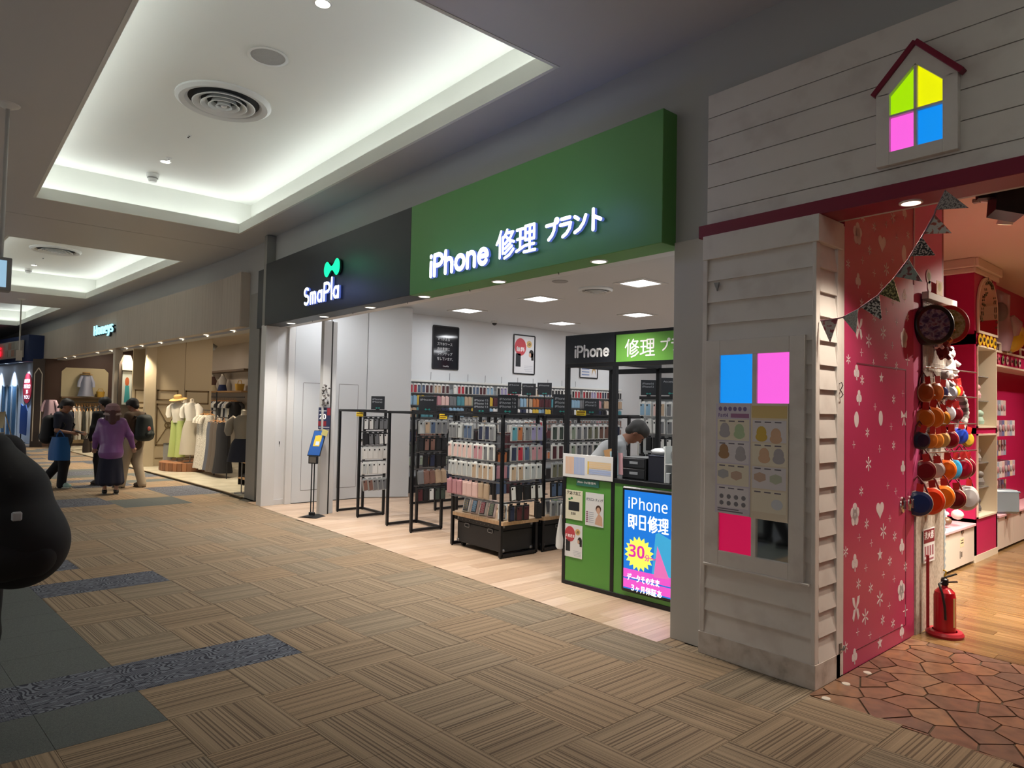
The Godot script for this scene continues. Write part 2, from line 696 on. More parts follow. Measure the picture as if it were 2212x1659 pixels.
# ------------------------------------------------------------------ ceiling
func build_ceiling() -> void:
	var paint := mat("ceiling_paint", "bdbcbb", 0.42)
	var white := mat("cove_paint", "dfe0d8", 0.75)
	var m := mb()
	var xs := [-48.0, -32.4, -24.95, -21.9, -14.45, -13.2, -12.56]
	for i in xs.size() - 1:
		_ceil_row(m, xs[i], xs[i + 1])
	for s in [[-12.54, -11.34], [-11.34, -3.89], [-3.89, -0.79], [-0.79, 6.66], [6.66, 7.6]]:
		_ceil_row(m, s[0], s[1])
	var c := struct("ceiling", m, paint, "grey corridor ceiling with lit rectangular coffers")
	obj("upper_slab", mb().seg(Vector3(-48, 5.35, -1.5), Vector3(7, 5.5, 12)), mat("ceiling_paint"), c)
	for k in COFFERS:
		var lip := mb()
		var cove := mb()
		var n := 1
		for s in n:
			var xa := lerpf(k[0], k[1], float(s) / n)
			var xb := lerpf(k[0], k[1], float(s + 1) / n)
			hexa(lip, xa, xb, CZ0 - 0.03, CZ0 + 0.004, 4.466, 4.625)
			hexa(lip, xa, xb, CZ1 - 0.004, CZ1 + 0.03, 4.466, 4.625)
			var xe := xa - (0.28 if s == 0 else 0.0)
			var xf := xb + (0.28 if s == n - 1 else 0.0)
			hexa(cove, xe, xf, CZ0 - 0.34, CZ0 - 0.28, 4.53, 5.06)
			hexa(cove, xe, xf, CZ1 + 0.28, CZ1 + 0.34, 4.53, 5.06)
			hexa(cove, xe, xf, CZ0 - 0.34, CZ1 + 0.34, 5.06, 5.12)
			hexa(cove, xe, xf, CZ0 - 0.34, CZ0 - 0.03, 4.53, 4.56)
			hexa(cove, xe, xf, CZ1 + 0.03, CZ1 + 0.34, 4.53, 4.56)
		for e in [[k[0] - 0.03, k[0] + 0.004, k[0] - 0.34, k[0] - 0.28, k[0] - 0.34, k[0] - 0.03], [k[1] - 0.004, k[1] + 0.03, k[1] + 0.28, k[1] + 0.34, k[1] + 0.03, k[1] + 0.34]]:
			hexa(lip, e[0], e[1], CZ0 - 0.03, CZ1 + 0.03, 4.466, 4.625)
			hexa(cove, e[2], e[3], CZ0 - 0.34, CZ1 + 0.34, 4.53, 5.12)
			hexa(cove, e[4], e[5], CZ0 - 0.34, CZ1 + 0.34, 4.53, 4.56)
		obj("coffer_lip", lip, white, c)
		obj("coffer_recess", cove, white, c)
	# fittings on the centre line of the coffers
	for k in 3:
		var o := -10.55 * k
		var names := ["beside the nearest ceiling coffer speaker", "in the second coffer along the corridor", "in the farthest coffer"]
		if k == 2: continue
		_diffuser(Vector3(-7.79 + o, 5.06, 1.745 + bend(-7.79 + o)), 0.50, "round white air diffuser with concentric rings " + ["in the coffer before the black sign", names[1], names[2]][k])
		var sp := thing("ceiling_speaker", "flat round ceiling speaker grille " + ["in the coffer before the black sign", names[1]][k], "speaker", Vector3(-6.47 + o, 5.06, 1.75 + bend(-6.47 + o)))
		obj("rim", mb().lathe([Vector2(0.17, 0), Vector2(0.185, -0.002), Vector2(0.19, -0.01), Vector2(0.165, -0.014), Vector2(0.16, -0.006)].map(func(e): return Vector2(e.x, e.y)), Vector3.ZERO, 32), mat("white_plastic", "d9d9d4", 0.4), sp)
		obj("grille", mb().lathe([Vector2(0, -0.008), Vector2(0.16, -0.008)], Vector3.ZERO, 32), textured("grille_mesh", speck_image(9, Color(0.62, 0.62, 0.6), 0.5), 0.6, "ffffff", Vector3(6, 6, 6)), sp)
		for d in [[-5.29, 0], [-10.355, 1]]:
			_ceil_downlight(Vector3(d[0] + o, 5.06, 1.735 + bend(d[0] + o)), ["round recessed downlight at the coffer end over the green sign", "round recessed downlight beside the smoke detector"][d[1]] + ["", " of the second coffer"][k], 9.0)
		var spr := thing("sprinkler", "small sprinkler head beside the coffer downlight" + ["", " far down the corridor"][k], "sprinkler", Vector3(-10.16 + o, 5.06, 1.736 + bend(-10.16 + o)))
		obj("rose", mb().lathe([Vector2(0.0, -0.012), Vector2(0.03, -0.012), Vector2(0.045, 0.0)], Vector3.ZERO, 16), mat("white_plastic"), spr)
		obj("nozzle", mb().lathe([Vector2(0.0, -0.04), Vector2(0.018, -0.04), Vector2(0.018, -0.036), Vector2(0.006, -0.034), Vector2(0.008, -0.01)], Vector3.ZERO, 12), mat("chrome", "c8c8c8", 0.2, 1.0), spr)
		var se := thing("ceiling_sensor", "tiny twin ceiling sensor between diffuser and downlight" + ["", " in the second coffer"][k], "sensor", Vector3(-9.14 + o, 5.06, 1.752 + bend(-9.14 + o)))
		obj("plate", mb().box(Vector3(0, -0.004, 0), Vector3(0.1, 0.008, 0.05), Basis(), 0.003), mat("white_plastic"), se)
		for q in [-0.025, 0.025]:
			obj("lens", mb().ball(Vector3(q, -0.009, 0), Vector3(0.012, 0.008, 0.012), 8, 6), mat("black_plastic", "17181a", 0.35), se)
		var sd := thing("smoke_detector", "white cup shaped smoke detector on the coffer ceiling" + ["", " down the corridor"][k], "detector", Vector3(-11.06 + o, 5.06, 1.737 + bend(-11.06 + o)))
		obj("body", mb().lathe([Vector2(0, -0.12), Vector2(0.05, -0.12), Vector2(0.06, -0.105), Vector2(0.07, -0.05), Vector2(0.085, -0.045), Vector2(0.09, 0)], Vector3.ZERO, 20), mat("white_plastic"), sd)
		obj("collar", mb().lathe([Vector2(0.062, -0.075), Vector2(0.075, -0.07), Vector2(0.075, -0.06), Vector2(0.066, -0.055)], Vector3.ZERO, 20), mat("shade_grey", "8b8b88", 0.5), sd)

func _ceil_row(m: MB, x0: float, x1: float) -> void:
	var open := false
	for k in COFFERS:
		if x0 >= k[0] - 0.01 and x1 <= k[1] + 0.01:
			open = true
	if open:
		hexa(m, x0, x1, -0.75, CZ0, 4.47, 4.53)
		hexa(m, x0, x1, CZ1, 10.5, 4.47, 4.53)
	else:
		hexa(m, x0, x1, -0.75, 10.5, 4.47, 4.53)

func _diffuser(at: Vector3, r: float, label: String) -> void:
	var d := thing("air_diffuser", label, "air vent", at)
	var w := mat("diffuser_white", "cfd0cc", 0.45)
	obj("rim", mb().lathe([Vector2(r * 0.74, 0.0), Vector2(r * 0.80, -0.03), Vector2(r * 0.92, -0.045), Vector2(r, -0.02), Vector2(r, 0.0)], Vector3.ZERO, 40), w, d)
	obj("throat", mb().lathe([Vector2(0.0, -0.002), Vector2(r * 0.8, -0.002)], Vector3.ZERO, 32), mat("vent_shade", "2a2b2b", 0.8), d)  # flat dark disc, the shade of the throat put into its colour
	for k in 4:
		var a: float = [0.66, 0.49, 0.33, 0.17][k] * r
		obj("ring", mb().lathe([Vector2(a * 0.78, -0.004), Vector2(a * 0.86, -0.03 - 0.006 * k), Vector2(a, -0.05 - 0.006 * k), Vector2(a * 0.97, -0.055 - 0.006 * k), Vector2(a * 0.8, -0.034 - 0.006 * k), Vector2(a * 0.72, -0.004)], Vector3.ZERO, 36), w, d)
	obj("hub", mb().lathe([Vector2(0, -0.07), Vector2(r * 0.06, -0.066), Vector2(r * 0.09, -0.004)], Vector3.ZERO, 16), w, d)

func _ceil_downlight(at: Vector3, label: String, energy: float, r := 0.075, col := "fff6e6", angle := 42.0) -> void:
	var d := thing("downlight", label, "ceiling lamp", at)
	obj("trim_ring", mb().lathe([Vector2(r * 0.8, 0.001), Vector2(r * 0.82, -0.008), Vector2(r, -0.006), Vector2(r * 1.03, 0.0)], Vector3.ZERO, 24), mat("lamp_trim", "d2d0ca", 0.35, 0.2), d)
	obj("lamp_lens", mb().lathe([Vector2(0, -0.004), Vector2(r * 0.82, -0.004)], Vector3.ZERO, 24), glow("lamp_glow_" + col, col, 5.0, "ffffff"), d)
	spot(at + Vector3(0, -0.02, 0), at + Vector3(0, -1, 0), energy, angle, col, r)

# ------------------------------------------------------------------ walls of the corridor and the phone shop
func build_walls() -> void:
	var paint := mat("bulkhead_paint", "adadac", 0.6)
	var white := textured("shop_white", noise_tex(11, 0.004, 256, [[0.0, "cfd2d4"], [1.0, "d6d8da"]], 2), 0.6, "ffffff", Vector3(0.4, 0.4, 0.4))
	var b := mb()
	b.seg(Vector3(-11.16, 2.96, -0.4), Vector3(7.6, 4.47, -0.15))
	struct("wall_bulkhead", b, paint, "plain grey bulkhead wall above the shop signs")
	var hb := mb()
	var x := -11.16
	while x > -46.0:
		hexa(hb, x - 2.04, x, -0.4, -0.17, 3.0, 4.47)
		x -= 2.04
	struct("wall_upper", hb, paint, "plain bulkhead wall above the clothes shop fascia")
	# across the corridor and at its ends, behind the camera
	struct("wall_opposite", mb().seg(Vector3(-48, -0.2, 8.7), Vector3(7.6, 4.6, 9.0)), mat("opposite_paint", "8f8a82", 0.7), "plain wall across the corridor")
	struct("wall_end", mb().seg(Vector3(7.4, -0.2, -10), Vector3(7.6, 4.6, 9)), mat("opposite_paint"), "end wall of the corridor")
	struct("wall_far", mb().seg(Vector3(-48.2, -0.2, -4), Vector3(-48, 4.6, 12)), mat("opposite_paint"), "far end wall of the corridor")
	# lit shop fronts across the corridor, out of view, that brighten this side
	for k in 4:
		var w := thing("unseen_storefront", ["unseen lit glass shop front across the corridor from the phone shop", "unseen lit glass shop front facing the clothes shop", "unseen lit glass shop front facing the pink shop", "unseen lit glass shop front far across the corridor"][k], "shop front", Vector3([-7.0, -14.5, 0.5, -22.5][k], 0, 8.7))
		obj("lamp_glass", mb().seg(Vector3(-2.6, 0.3, -0.03), Vector3(2.6, 2.7, -0.02)), glow("front_glow", "f6f4ee", 0.3), w)
		for q in [-2.66, 0.0, 2.66]:
			obj("mullion", mb().seg(Vector3(q - 0.06, 0, -0.06), Vector3(q + 0.06, 2.85, 0)), mat("jamb_grey", "8d8a84", 0.5), w)
		obj("sill", mb().seg(Vector3(-2.7, 0, -0.06), Vector3(2.7, 0.3, 0)).seg(Vector3(-2.7, 2.7, -0.06), Vector3(2.7, 2.85, 0)), mat("jamb_grey"), w)
		area(Vector3([-7.0, -14.5, 0.5, -22.5][k], 1.5, 8.62), Vector3(0, 0, -1), Vector3(1, 0, 0), 5.2, 2.4, [0.17, 0.3, 0.15, 0.4][k], "f6f6f4")
	# phone shop shell
	struct("wall_left", mb().seg(Vector3(-11.55, -0.2, -11.4), Vector3(-11.3, 3.6, -2.5)), white, "white poster wall of the phone shop")
	struct("wall_back", mb().seg(Vector3(-11.55, -0.2, -11.5), Vector3(-2.8, 3.6, -11.2)), white, "white back wall of the phone shop")
	struct("wall_right", mb().seg(Vector3(-3.03, -0.2, -11.4), Vector3(-2.98, 3.6, -0.36)), white, "white right wall of the phone shop")
	var sc := struct("ceiling", mb().seg(Vector3(-11.55, 3.5, -11.4), Vector3(-3.0, 3.6, -0.38)), mat("shop_ceiling", "c3c6c7", 0.7), "off white ceiling of the phone shop")
	# left wall of the shop: jambs and storage doors
	var jamb := mat("jamb_white", "d3d2d0", 0.5)
	var grey := mat("jamb_grey", "8d8a84", 0.5)
	var dark := mat("joint_dark", "26221f", 0.7)
	struct("wall_jamb", mb().seg(Vector3(-11.16, 0, -0.2), Vector3(-10.95, 2.96, 0.01), 0.004), jamb, "pale square jamb between phone shop and clothes shop")
	struct("wall_recess", mb().seg(Vector3(-11.2, 0, -0.38), Vector3(-11.0, 3.5, -0.2)), mat("recess_white", "d9d9d9", 0.5), "narrow white recess beside the storage doors")
	struct("baseboard_left", mb().seg(Vector3(-11.02, 0, -0.38), Vector3(-10.985, 0.09, -0.2), 0.004), jamb, "white baseboard in the jamb recess")
	struct("wall_post", mb().seg(Vector3(-11.2, 0, -0.49), Vector3(-10.94, 3.5, -0.38), 0.004), jamb, "pale door post at the storage doors")
	struct("wall_backing", mb().seg(Vector3(-11.55, 0, -2.6), Vector3(-11.32, 3.6, -0.15)), white, "wall behind the storage doors")
	for k in 3:
		var z0: float = [-0.495, -1.15, -1.86][k]
		var z1: float = [-1.13, -1.845, -2.56][k]
		var d := Node3D.new()
		d.name = "door_%d" % (k + 1)
		add_child(d)
		tag(d, ["tall white storage door behind the slim sign stand", "tall white storage door with round latch beside the rack", "tall plain white panel angled to the poster wall"][k], "", "", "structure")
		if k == 2:
			d.position = Vector3(-10.95, 0, -1.86)
			d.rotation.y = -atan2(0.35, 0.7)
			d.position.x = -10.96
		else:
			d.position = Vector3(-10.95, 0, z0)
		var l := absf(z1 - z0) + (0.09 if k == 2 else 0.0)
		obj("leaf", mb().seg(Vector3(-0.05, 0.012, -l), Vector3(0, 3.48, 0), 0.003), mat("door_white", "cdcfd0", 0.5), d)
		if k < 2:
			# a raised line panel set into the leaf
			var y0 := 0.22
			var y1 := 2.03
			var za := -0.16
			var zb := -l + (0.02 if k == 0 else 0.17)
			var g := mb()
			for e in [[y1, y1 + 0.008], [y0 - 0.008, y0]]:
				g.seg(Vector3(0, e[0], zb), Vector3(0.002, e[1], za))
			g.seg(Vector3(0, y0, za), Vector3(0.002, y1, za + 0.006))
			if k == 1:
				g.seg(Vector3(0, y0, zb - 0.006), Vector3(0.002, y1, zb))
			obj("panel_line", g, mat("line_grey", "6e6c69", 0.6), d)
			obj("threshold", mb().seg(Vector3(-0.02, 0.0, -l), Vector3(0.004, 0.012, 0)), dark, d)
		if k == 1:
			for zz in [-l + 0.075, -l - 0.06]:
				var kn := obj("latch", mb().lathe([Vector2(0, 0.012), Vector2(0.02, 0.012), Vector2(0.034, 0.006), Vector2(0.036, 0.0)], Vector3(0.001, 1.05, zz), 20, Basis(Vector3(0, 0, 1), Vector3(1, 0, 0), Vector3(0, 1, 0))), mat("satin_steel", "9a9a98", 0.3, 1.0), d)
				obj("cylinder", mb().lathe([Vector2(0, 0.016), Vector2(0.011, 0.016), Vector2(0.012, 0.011)], Vector3(0.001, 1.05, zz), 12, Basis(Vector3(0, 0, 1), Vector3(1, 0, 0), Vector3(0, 1, 0))), mat("black_plastic", "17181a", 0.35), kn)
	# small marks on the jamb recess: a keyhole plate and a bracket
	var pl := thing("keyhole_plate", "tiny dark keyhole plate on the white jamb recess", "lock", Vector3(-10.998, 1.02, -0.29))
	obj("plate", mb().box(Vector3.ZERO, Vector3(0.006, 0.05, 0.016), Basis(), 0.002), mat("black_plastic", "17181a", 0.35), pl)
	obj("slot", mb().box(Vector3(0.002, -0.035, 0), Vector3(0.004, 0.05, 0.006)), mat("shade_grey", "8b8b88", 0.5), pl)
	# folding partition posts standing on the shop floor line
	var pa := struct("wall_partition", mb().seg(Vector3(-9.76, 0, -0.53), Vector3(-9.66, 2.96, -0.40), 0.004), mat("post_grey", "b9b8b6", 0.45), "slim white folding partition edge standing behind the sign stand")
	obj("dark_gap_strip", mb().seg(Vector3(-9.75, 0, -0.555), Vector3(-9.67, 2.96, -0.53)), dark, pa)  # dark strip filling the gap between the two leaves
	obj("second_leaf", mb().seg(Vector3(-9.80, 0, -0.64), Vector3(-9.70, 2.96, -0.555), 0.004), mat("post_white", "c9c9c9", 0.45), pa)
	# divider to the clothes shop
	struct("wall_divider", mb().seg(Vector3(-12.12, 0, -3.3), Vector3(-11.64, 3.6, -0.13), 0.004), grey, "grey divider post at the clothes shop edge")
	struct("wall_gap", mb().seg(Vector3(-11.64, 0, -0.75), Vector3(-11.16, 4.46, -0.6)), grey, "narrow recessed gap between the two shops")
	struct("trim_1", mb().seg(Vector3(-11.17, 2.94, -0.17), Vector3(-11.05, 4.46, 0.0), 0.003), grey, "grey vertical trim beside the black sign")
	# pillar between phone shop and pink shop
	struct("wall_pillar", mb().seg(Vector3(-3.06, 0, -0.38), Vector3(-2.7, 2.97, -0.134), 0.004), mat("pillar_paint", "bdb9b3", 0.65), "plain beige pillar beside the white clapboard house")
	struct("wall_header", mb().seg(Vector3(-11.2, 2.955, -0.42), Vector3(-2.72, 3.6, -0.26)), white, "header behind the phone shop sign")

# ------------------------------------------------------------------ lettering drawn with strokes (x, y in a box of ten by ten)
const G := {
	"i": ["1,0 1,6.4", "1,9.2 1,9.4"], "P": ["1,0 1,9.5 3.4,9.5", "o 3.3,7,2.6,2.5,90,-90", "3.4,4.5 1,4.5"], "h": ["1,0 1,10", "o 2.95,4.2,1.95,2.1,180,0", "4.9,4.2 4.9,0"],
	"o": ["o 3.3,3.2,2.4,3.1,0,360"], "n": ["1,0 1,6.2", "o 2.95,4.2,1.95,2.1,180,0", "4.9,4.2 4.9,0"], "e": ["1,3.4 5.4,3.4", "o 3.2,3.2,2.25,3.1,4,318"],
	"S": ["o 3,7.3,2.1,2.2,40,270", "o 3,2.6,2.2,2.5,90,-140"], "m": ["1,0 1,6", "o 2.2,4.6,1.2,1.5,180,0", "3.4,4.6 3.4,0", "o 4.6,4.6,1.2,1.5,180,0", "5.8,4.6 5.8,0"],
	"a": ["o 2.9,3,2,2.9,0,360", "4.9,5.9 4.9,0"], "l": ["1,0 1,11.6"],
	"修": ["2.6,10 1.6,7.6 0.2,5.4", "2,7.8 2,0", "3.7,7.6 3.7,1.4", "6,10 5.2,8.6 4.2,7.4", "5.5,8.8 9.2,8.8 7.6,6.6 4.8,4.9", "5.2,7.8 7.2,5.9 9.8,5", "7.8,4.7 4.9,3.1", "8.7,3.5 4.9,1.3", "9.6,2.2 7.4,0.4 4.7,-0.5"],
	"理": ["0.4,8.8 4,8.8", "0.6,5.3 3.8,5.3", "2.2,8.8 2.2,1.6", "0.2,0.9 4.2,2.2", "4.9,9.4 9.4,9.4 9.4,4.4 4.9,4.4 4.9,9.4", "4.9,6.9 9.4,6.9", "7.15,9.4 7.15,0.2", "5,2.4 9.4,2.4", "4.2,0.1 10,0.1"],
	"プ": ["0.8,7.8 7.6,7.8 7,4.6 5.4,2.2 2.8,0.4", "o 9,9.2,1,1,0,360"], "ラ": ["1.8,9.2 8.2,9.2", "1,6.3 8.8,6.3 8,3.6 5.8,1.4 3,0.2"], "ン": ["1,8.6 3.6,7", "1.2,0.8 4.6,2 7.4,4.6 9,8"], "ト": ["3.4,9.8 3.4,0", "3.4,6.6 8.6,4.2"],
	"即": ["1,9.2 5,9.2 5,4.8 1,4.8", "1,7 5,7", "1,9.2 1,1 4.4,2.2", "3.4,3.8 5.2,0.8", "6.4,9 9.4,9 9.4,2.8 8,3.2", "6.4,9 6.4,0"], "日": ["2,9.4 8,9.4 8,0.4 2,0.4 2,9.4", "2,5 8,5"],
	"分": ["3.8,9.4 2.4,7 0.4,5.2", "6.2,9.4 7.6,7 9.6,5.2", "2,4.8 7.6,4.8 7.2,1 5.6,0.4", "4.6,4.8 3.6,2 1.4,0"], "〜": ["0.6,4.4 2,5.8 3.8,5.8 6,4.2 7.8,4.2 9.4,5.6"],
	"デ": ["2,9 7,9", "0.8,6 8.6,6", "4.8,6 4.4,3 2.4,0.4", "8,9.8 8.6,8.4", "9.4,9.8 10,8.4"], "ー": ["0.8,5 9.2,5"], "タ": ["4,9.8 2.8,7 0.8,4.8", "3.6,8 8.6,8 7.4,4 4.8,1.4 1.8,0", "3.4,5.8 6.8,3.4"],
	"そ": ["2,9 7.4,9 1.4,5.4 9.2,5.8", "6,5.6 4.4,3.6 4.6,1 7.6,0.2"], "の": ["5.4,8 4.6,3.4 2.8,1.6 1.4,3.6 2.2,7 5.2,8.6 8.4,7.2 9,4 7.6,1.4 5,0.4"], "ま": ["1,8 9,8", "1.4,5.6 8.6,5.6", "5,9.8 5,2 3.4,0.6 1.6,1.6 3.4,2.8 6,2 8.8,0.4"],
	"ケ": ["3.4,9.8 2.4,7 0.8,5", "3,7.6 9.4,7.6", "6.4,7.6 5.8,3.4 3.4,0.2"], "ヶ": ["4,7 3.2,4.8 2,3.4", "3.6,5.4 8.4,5.4", "6.2,5.4 5.8,2.4 4,0"], "月": ["2.8,9.4 2.8,3.4 1,0", "2.8,9.4 8,9.4 8,0.6 6.4,0.6", "2.8,6.6 8,6.6", "2.8,3.8 8,3.8"],
	"保": ["2.6,10 1.6,7.6 0.2,5.4", "2,7.8 2,0", "4.4,9.2 8.8,9.2 8.8,6.4 4.4,6.4 4.4,9.2", "3.4,4.4 9.8,4.4", "6.6,6.4 6.6,0", "6.4,4.2 3.4,1.2", "6.8,4.2 9.8,1.2"], "証": ["0.6,8.2 4,8.2", "1,9.6 3.6,9.6", "1,6.4 3.6,6.4", "1,4.8 3.6,4.8", "1,3.2 3.6,3.2 3.6,0.4 1,0.4 1,3.2", "4.8,9 9.8,9", "7.4,9 7.4,0.4", "7.4,5 9.4,5", "5.6,5.6 5.6,0.4", "4.6,0.2 10,0.2"],
	"あ": ["1.2,8 8.4,8", "4.6,9.8 4.2,4 5,0.8", "6.8,6.8 5,2.4 2.4,0.8 1.4,2.8 4,5 7.4,5 9,3 7.8,1 6,0"],
	"で": ["0.8,8.6 9,8.8 5.4,6.6 4,4 5,1.4 8,0.6", "6.8,5.6 7.6,4.2", "8.4,6 9.2,4.6"], "つ": ["0.6,6.4 5,7.8 8.6,6.6 9,3.8 7,1.6 3.6,0.8"], "か": ["0.8,7 6,7.4 5.6,2 3.8,0.6", "3.4,9.6 2.4,4 0.8,0.6", "7.6,8 9.4,4.6"], "え": ["3.4,9.8 6.4,8.8", "1.4,6.4 8,6.8 1,0.6", "4.6,3.8 6,0.8 9.4,0.6"], "る": ["2,9 7.6,9 1.6,4 5,5.6 8.4,4.4 8.2,1.4 5.4,0.2 3,1 4,2.4 6,1.4"],
	"ス": ["1.6,8.8 8,8.8 5.4,4 1,0.6", "5.4,4.2 9.2,0.6"], "マ": ["0.8,8.4 9.2,8.4 7,5.6 5,3.4", "3.2,5 6.6,1"], "ホ": ["0.8,7.4 9.2,7.4", "5,9.8 5,0.4 3.8,0.8", "3,5.2 1,2", "7,5.2 9,2"],
	"店": ["5,10 5,8.6", "1.4,8.6 9.4,8.6", "1.8,8.6 1.6,3.4 0.4,0.2", "5.4,8 5.4,4.4", "5.4,6.4 9,6.4", "3.4,4.2 8.6,4.2 8.6,0.4 3.4,0.4 3.4,4.2"], "内": ["1.4,0 1.4,7.8 8.6,7.8 8.6,0.6", "5,10 4.8,6 2.6,3.2", "5.2,6 7.4,3.2"], "豊": ["1.6,9.4 8.4,9.4 8.4,6.4 1.6,6.4 1.6,9.4", "4,10 4,6.4", "6,10 6,6.4", "1.6,8 8.4,8", "0.6,5.2 9.4,5.2", "2.4,4 7.6,4 7.6,2 2.4,2 2.4,4", "0.6,0.4 9.4,0.4"], "富": ["5,10 5,9", "1,7.8 1,9 9,9 9,7.8", "2.4,7.4 7.6,7.4", "2.8,6.2 7.2,6.2 7.2,4.8 2.8,4.8 2.8,6.2", "1.8,3.8 8.2,3.8 8.2,0.2 1.8,0.2 1.8,3.8", "5,3.8 5,0.2", "1.8,2 8.2,2"],
	"に": ["1.6,9.4 1,4 1.8,0.6", "4.4,7.8 8.8,7.8", "4.4,3 5.2,1 9.2,1"], "イ": ["8.4,9.4 5,6.2 1,4", "5.4,6.4 5.4,0"], "ナ": ["0.8,6.6 9.2,6.6", "5.2,9.8 5,4 2.6,0.2"], "ッ": ["1.6,6 2.4,4", "4.4,6.4 5.2,4.4", "8.2,6.2 7,2.6 4,0.4"], "を": ["1,8.4 8.4,8.4", "4.6,9.8 2,5 5.6,6 6,2.6", "8.8,5.8 3.6,3.4 4,0.6 8.6,0.6"], "し": ["2.6,9.4 2.6,2 4.6,0.6 8.6,3"], "て": ["0.8,8.6 9,8.8 5.4,6.6 4,4 5,1.4 8,0.6"], "い": ["1.4,8.4 1.6,3 3,1.4 4,3", "7.4,7.8 8.8,3.4"], "す": ["0.8,7.8 9.2,7.8", "5.4,9.8 5.6,4 3.8,3.4 3.2,5 5,5.6 5.8,3 3.6,0"], "。": ["o 1.6,1,1,1,0,360"],
	"無": ["2.6,10 0.8,7.6", "1.8,8.6 9,8.6", "0.6,6.2 9.6,6.2", "1,3.6 9.4,3.6", "2.6,8.6 2.6,3.6", "4.6,8.6 4.6,3.6", "6.4,8.6 6.4,3.6", "8.2,8.6 8.2,3.6", "1.6,2 0.8,0", "3.8,2 4,0.2", "6,2 6.4,0.2", "8.2,2 9.4,0"], "料": ["2.6,9.8 2.6,0", "0.6,5.6 4.8,5.6", "1.2,8.8 1.6,7", "4.4,8.8 3.8,7", "2.4,5.2 0.6,2", "2.8,5.2 4.6,3", "5.6,8.6 6.8,7.4", "5.4,6.2 6.6,5", "4.8,3 9.8,4", "8.2,9.8 8.2,0"],
	"穴": ["5,10 5,8.6", "1,6.6 1,8.4 9,8.4 9,6.6", "4,6.4 3,3 0.8,0.4", "6,6.4 7,3 9.4,0.4"], "け": ["1.6,9.4 1,4 1.8,0.8", "4,6.8 9.4,6.8", "7.2,9.6 7,3 5.2,0.4"], "加": ["0.8,7 5.2,7 4.8,1 3.6,0.6", "3,9.6 2.6,4 0.6,0.4", "6.2,7.6 9.2,7.6 9.2,1 6.2,1 6.2,7.6"], "工": ["1.2,8.4 8.8,8.4", "5,8.4 5,1", "0.6,1 9.4,1"], "円": ["1.4,0 1.4,8.8 8.6,8.8 8.6,0.4", "1.4,4.6 8.6,4.6", "5,8.8 5,4.6"],
	"ガ": ["0.8,7 7.2,7 6.8,1.4 5,0.6", "3.8,9.6 3.2,4 0.8,0.4", "8,9.8 8.6,8.6", "9.4,9.8 10,8.6"], "コ": ["1.4,8 8.2,8 8.2,1.4", "1,1.4 8.6,1.4"], "テ": ["2,9 8,9", "0.8,6 9.2,6", "5,6 4.4,3 2.4,0.4"], "ィ": ["7.2,6.6 4.6,4 1.8,2.6", "4.8,4.2 4.8,0"], "グ": ["3.4,9.4 2.4,7 0.8,5", "3,8 7.4,8 6.4,4.4 4.4,1.8 1.8,0.4", "8,9.8 8.6,8.6", "9.4,9.8 10,8.6"],
	"消": ["1,9 2.2,8", "0.6,6.4 1.8,5.4", "0.8,0.6 2.6,3.6", "6.4,10 6.4,7", "4.2,9.2 5,7.8", "9,9.2 8,7.8", "4.4,0 4.4,6.8 8.8,6.8 8.8,0.4", "4.4,4.6 8.8,4.6", "4.4,2.6 8.8,2.6"], "火": ["5,9.8 4.8,5 0.8,0.4", "5.2,5 9.4,0.4", "2.2,7.4 1.6,4.8", "8.2,7.4 7,5.2"], "器": ["1.2,9.4 4.2,9.4 4.2,7 1.2,7 1.2,9.4", "5.8,9.4 8.8,9.4 8.8,7 5.8,7 5.8,9.4", "0.6,5.4 9.4,5.4", "5,6.6 3.4,4 0.6,2.8", "5.4,5.2 9.4,2.8", "1.4,2.6 4.2,2.6 4.2,0.2 1.4,0.2 1.4,2.6", "5.8,2.6 8.6,2.6 8.6,0.2 5.8,0.2 5.8,2.6"],
}
const ADV := {"i": 2.3, "P": 6.9, "h": 6.3, "o": 6.7, "n": 6.3, "e": 6.3, "S": 6.4, "m": 7.2, "a": 6.3, "l": 2.2, " ": 4.0, "。": 5.0}
var glyph_cache := {}

func glyph(ch: String) -> Array:
	if glyph_cache.has(ch):
		return glyph_cache[ch]
	var out := []
	for s in G.get(ch, []):
		var pts := PackedVector2Array()
		if s.begins_with("o "):
			var p: PackedStringArray = s.substr(2).split(",")
			var a0 := deg_to_rad(float(p[4]))
			var a1 := deg_to_rad(float(p[5]))
			var k := maxi(4, int(absf(a1 - a0) / 0.33))
			for i in k + 1:
				var a := lerpf(a0, a1, float(i) / k)
				pts.append(Vector2(float(p[0]) + float(p[2]) * cos(a), float(p[1]) + float(p[3]) * sin(a)))
		else:
			for q in s.split(" "):
				var xy: PackedStringArray = q.split(",")
				pts.append(Vector2(float(xy[0]), float(xy[1])))
		if pts.size() > 3 and pts[0].distance_to(pts[pts.size() - 1]) < 0.05:
			var h := pts.size() / 2
			out.append(pts.slice(0, h + 1))
			out.append(pts.slice(h))
		else:
			out.append(pts)
	glyph_cache[ch] = out
	return out

func text_width(text: String) -> float:
	var x := 0.0
	for ch in text:
		x += ADV.get(ch, 11.0)
	return x

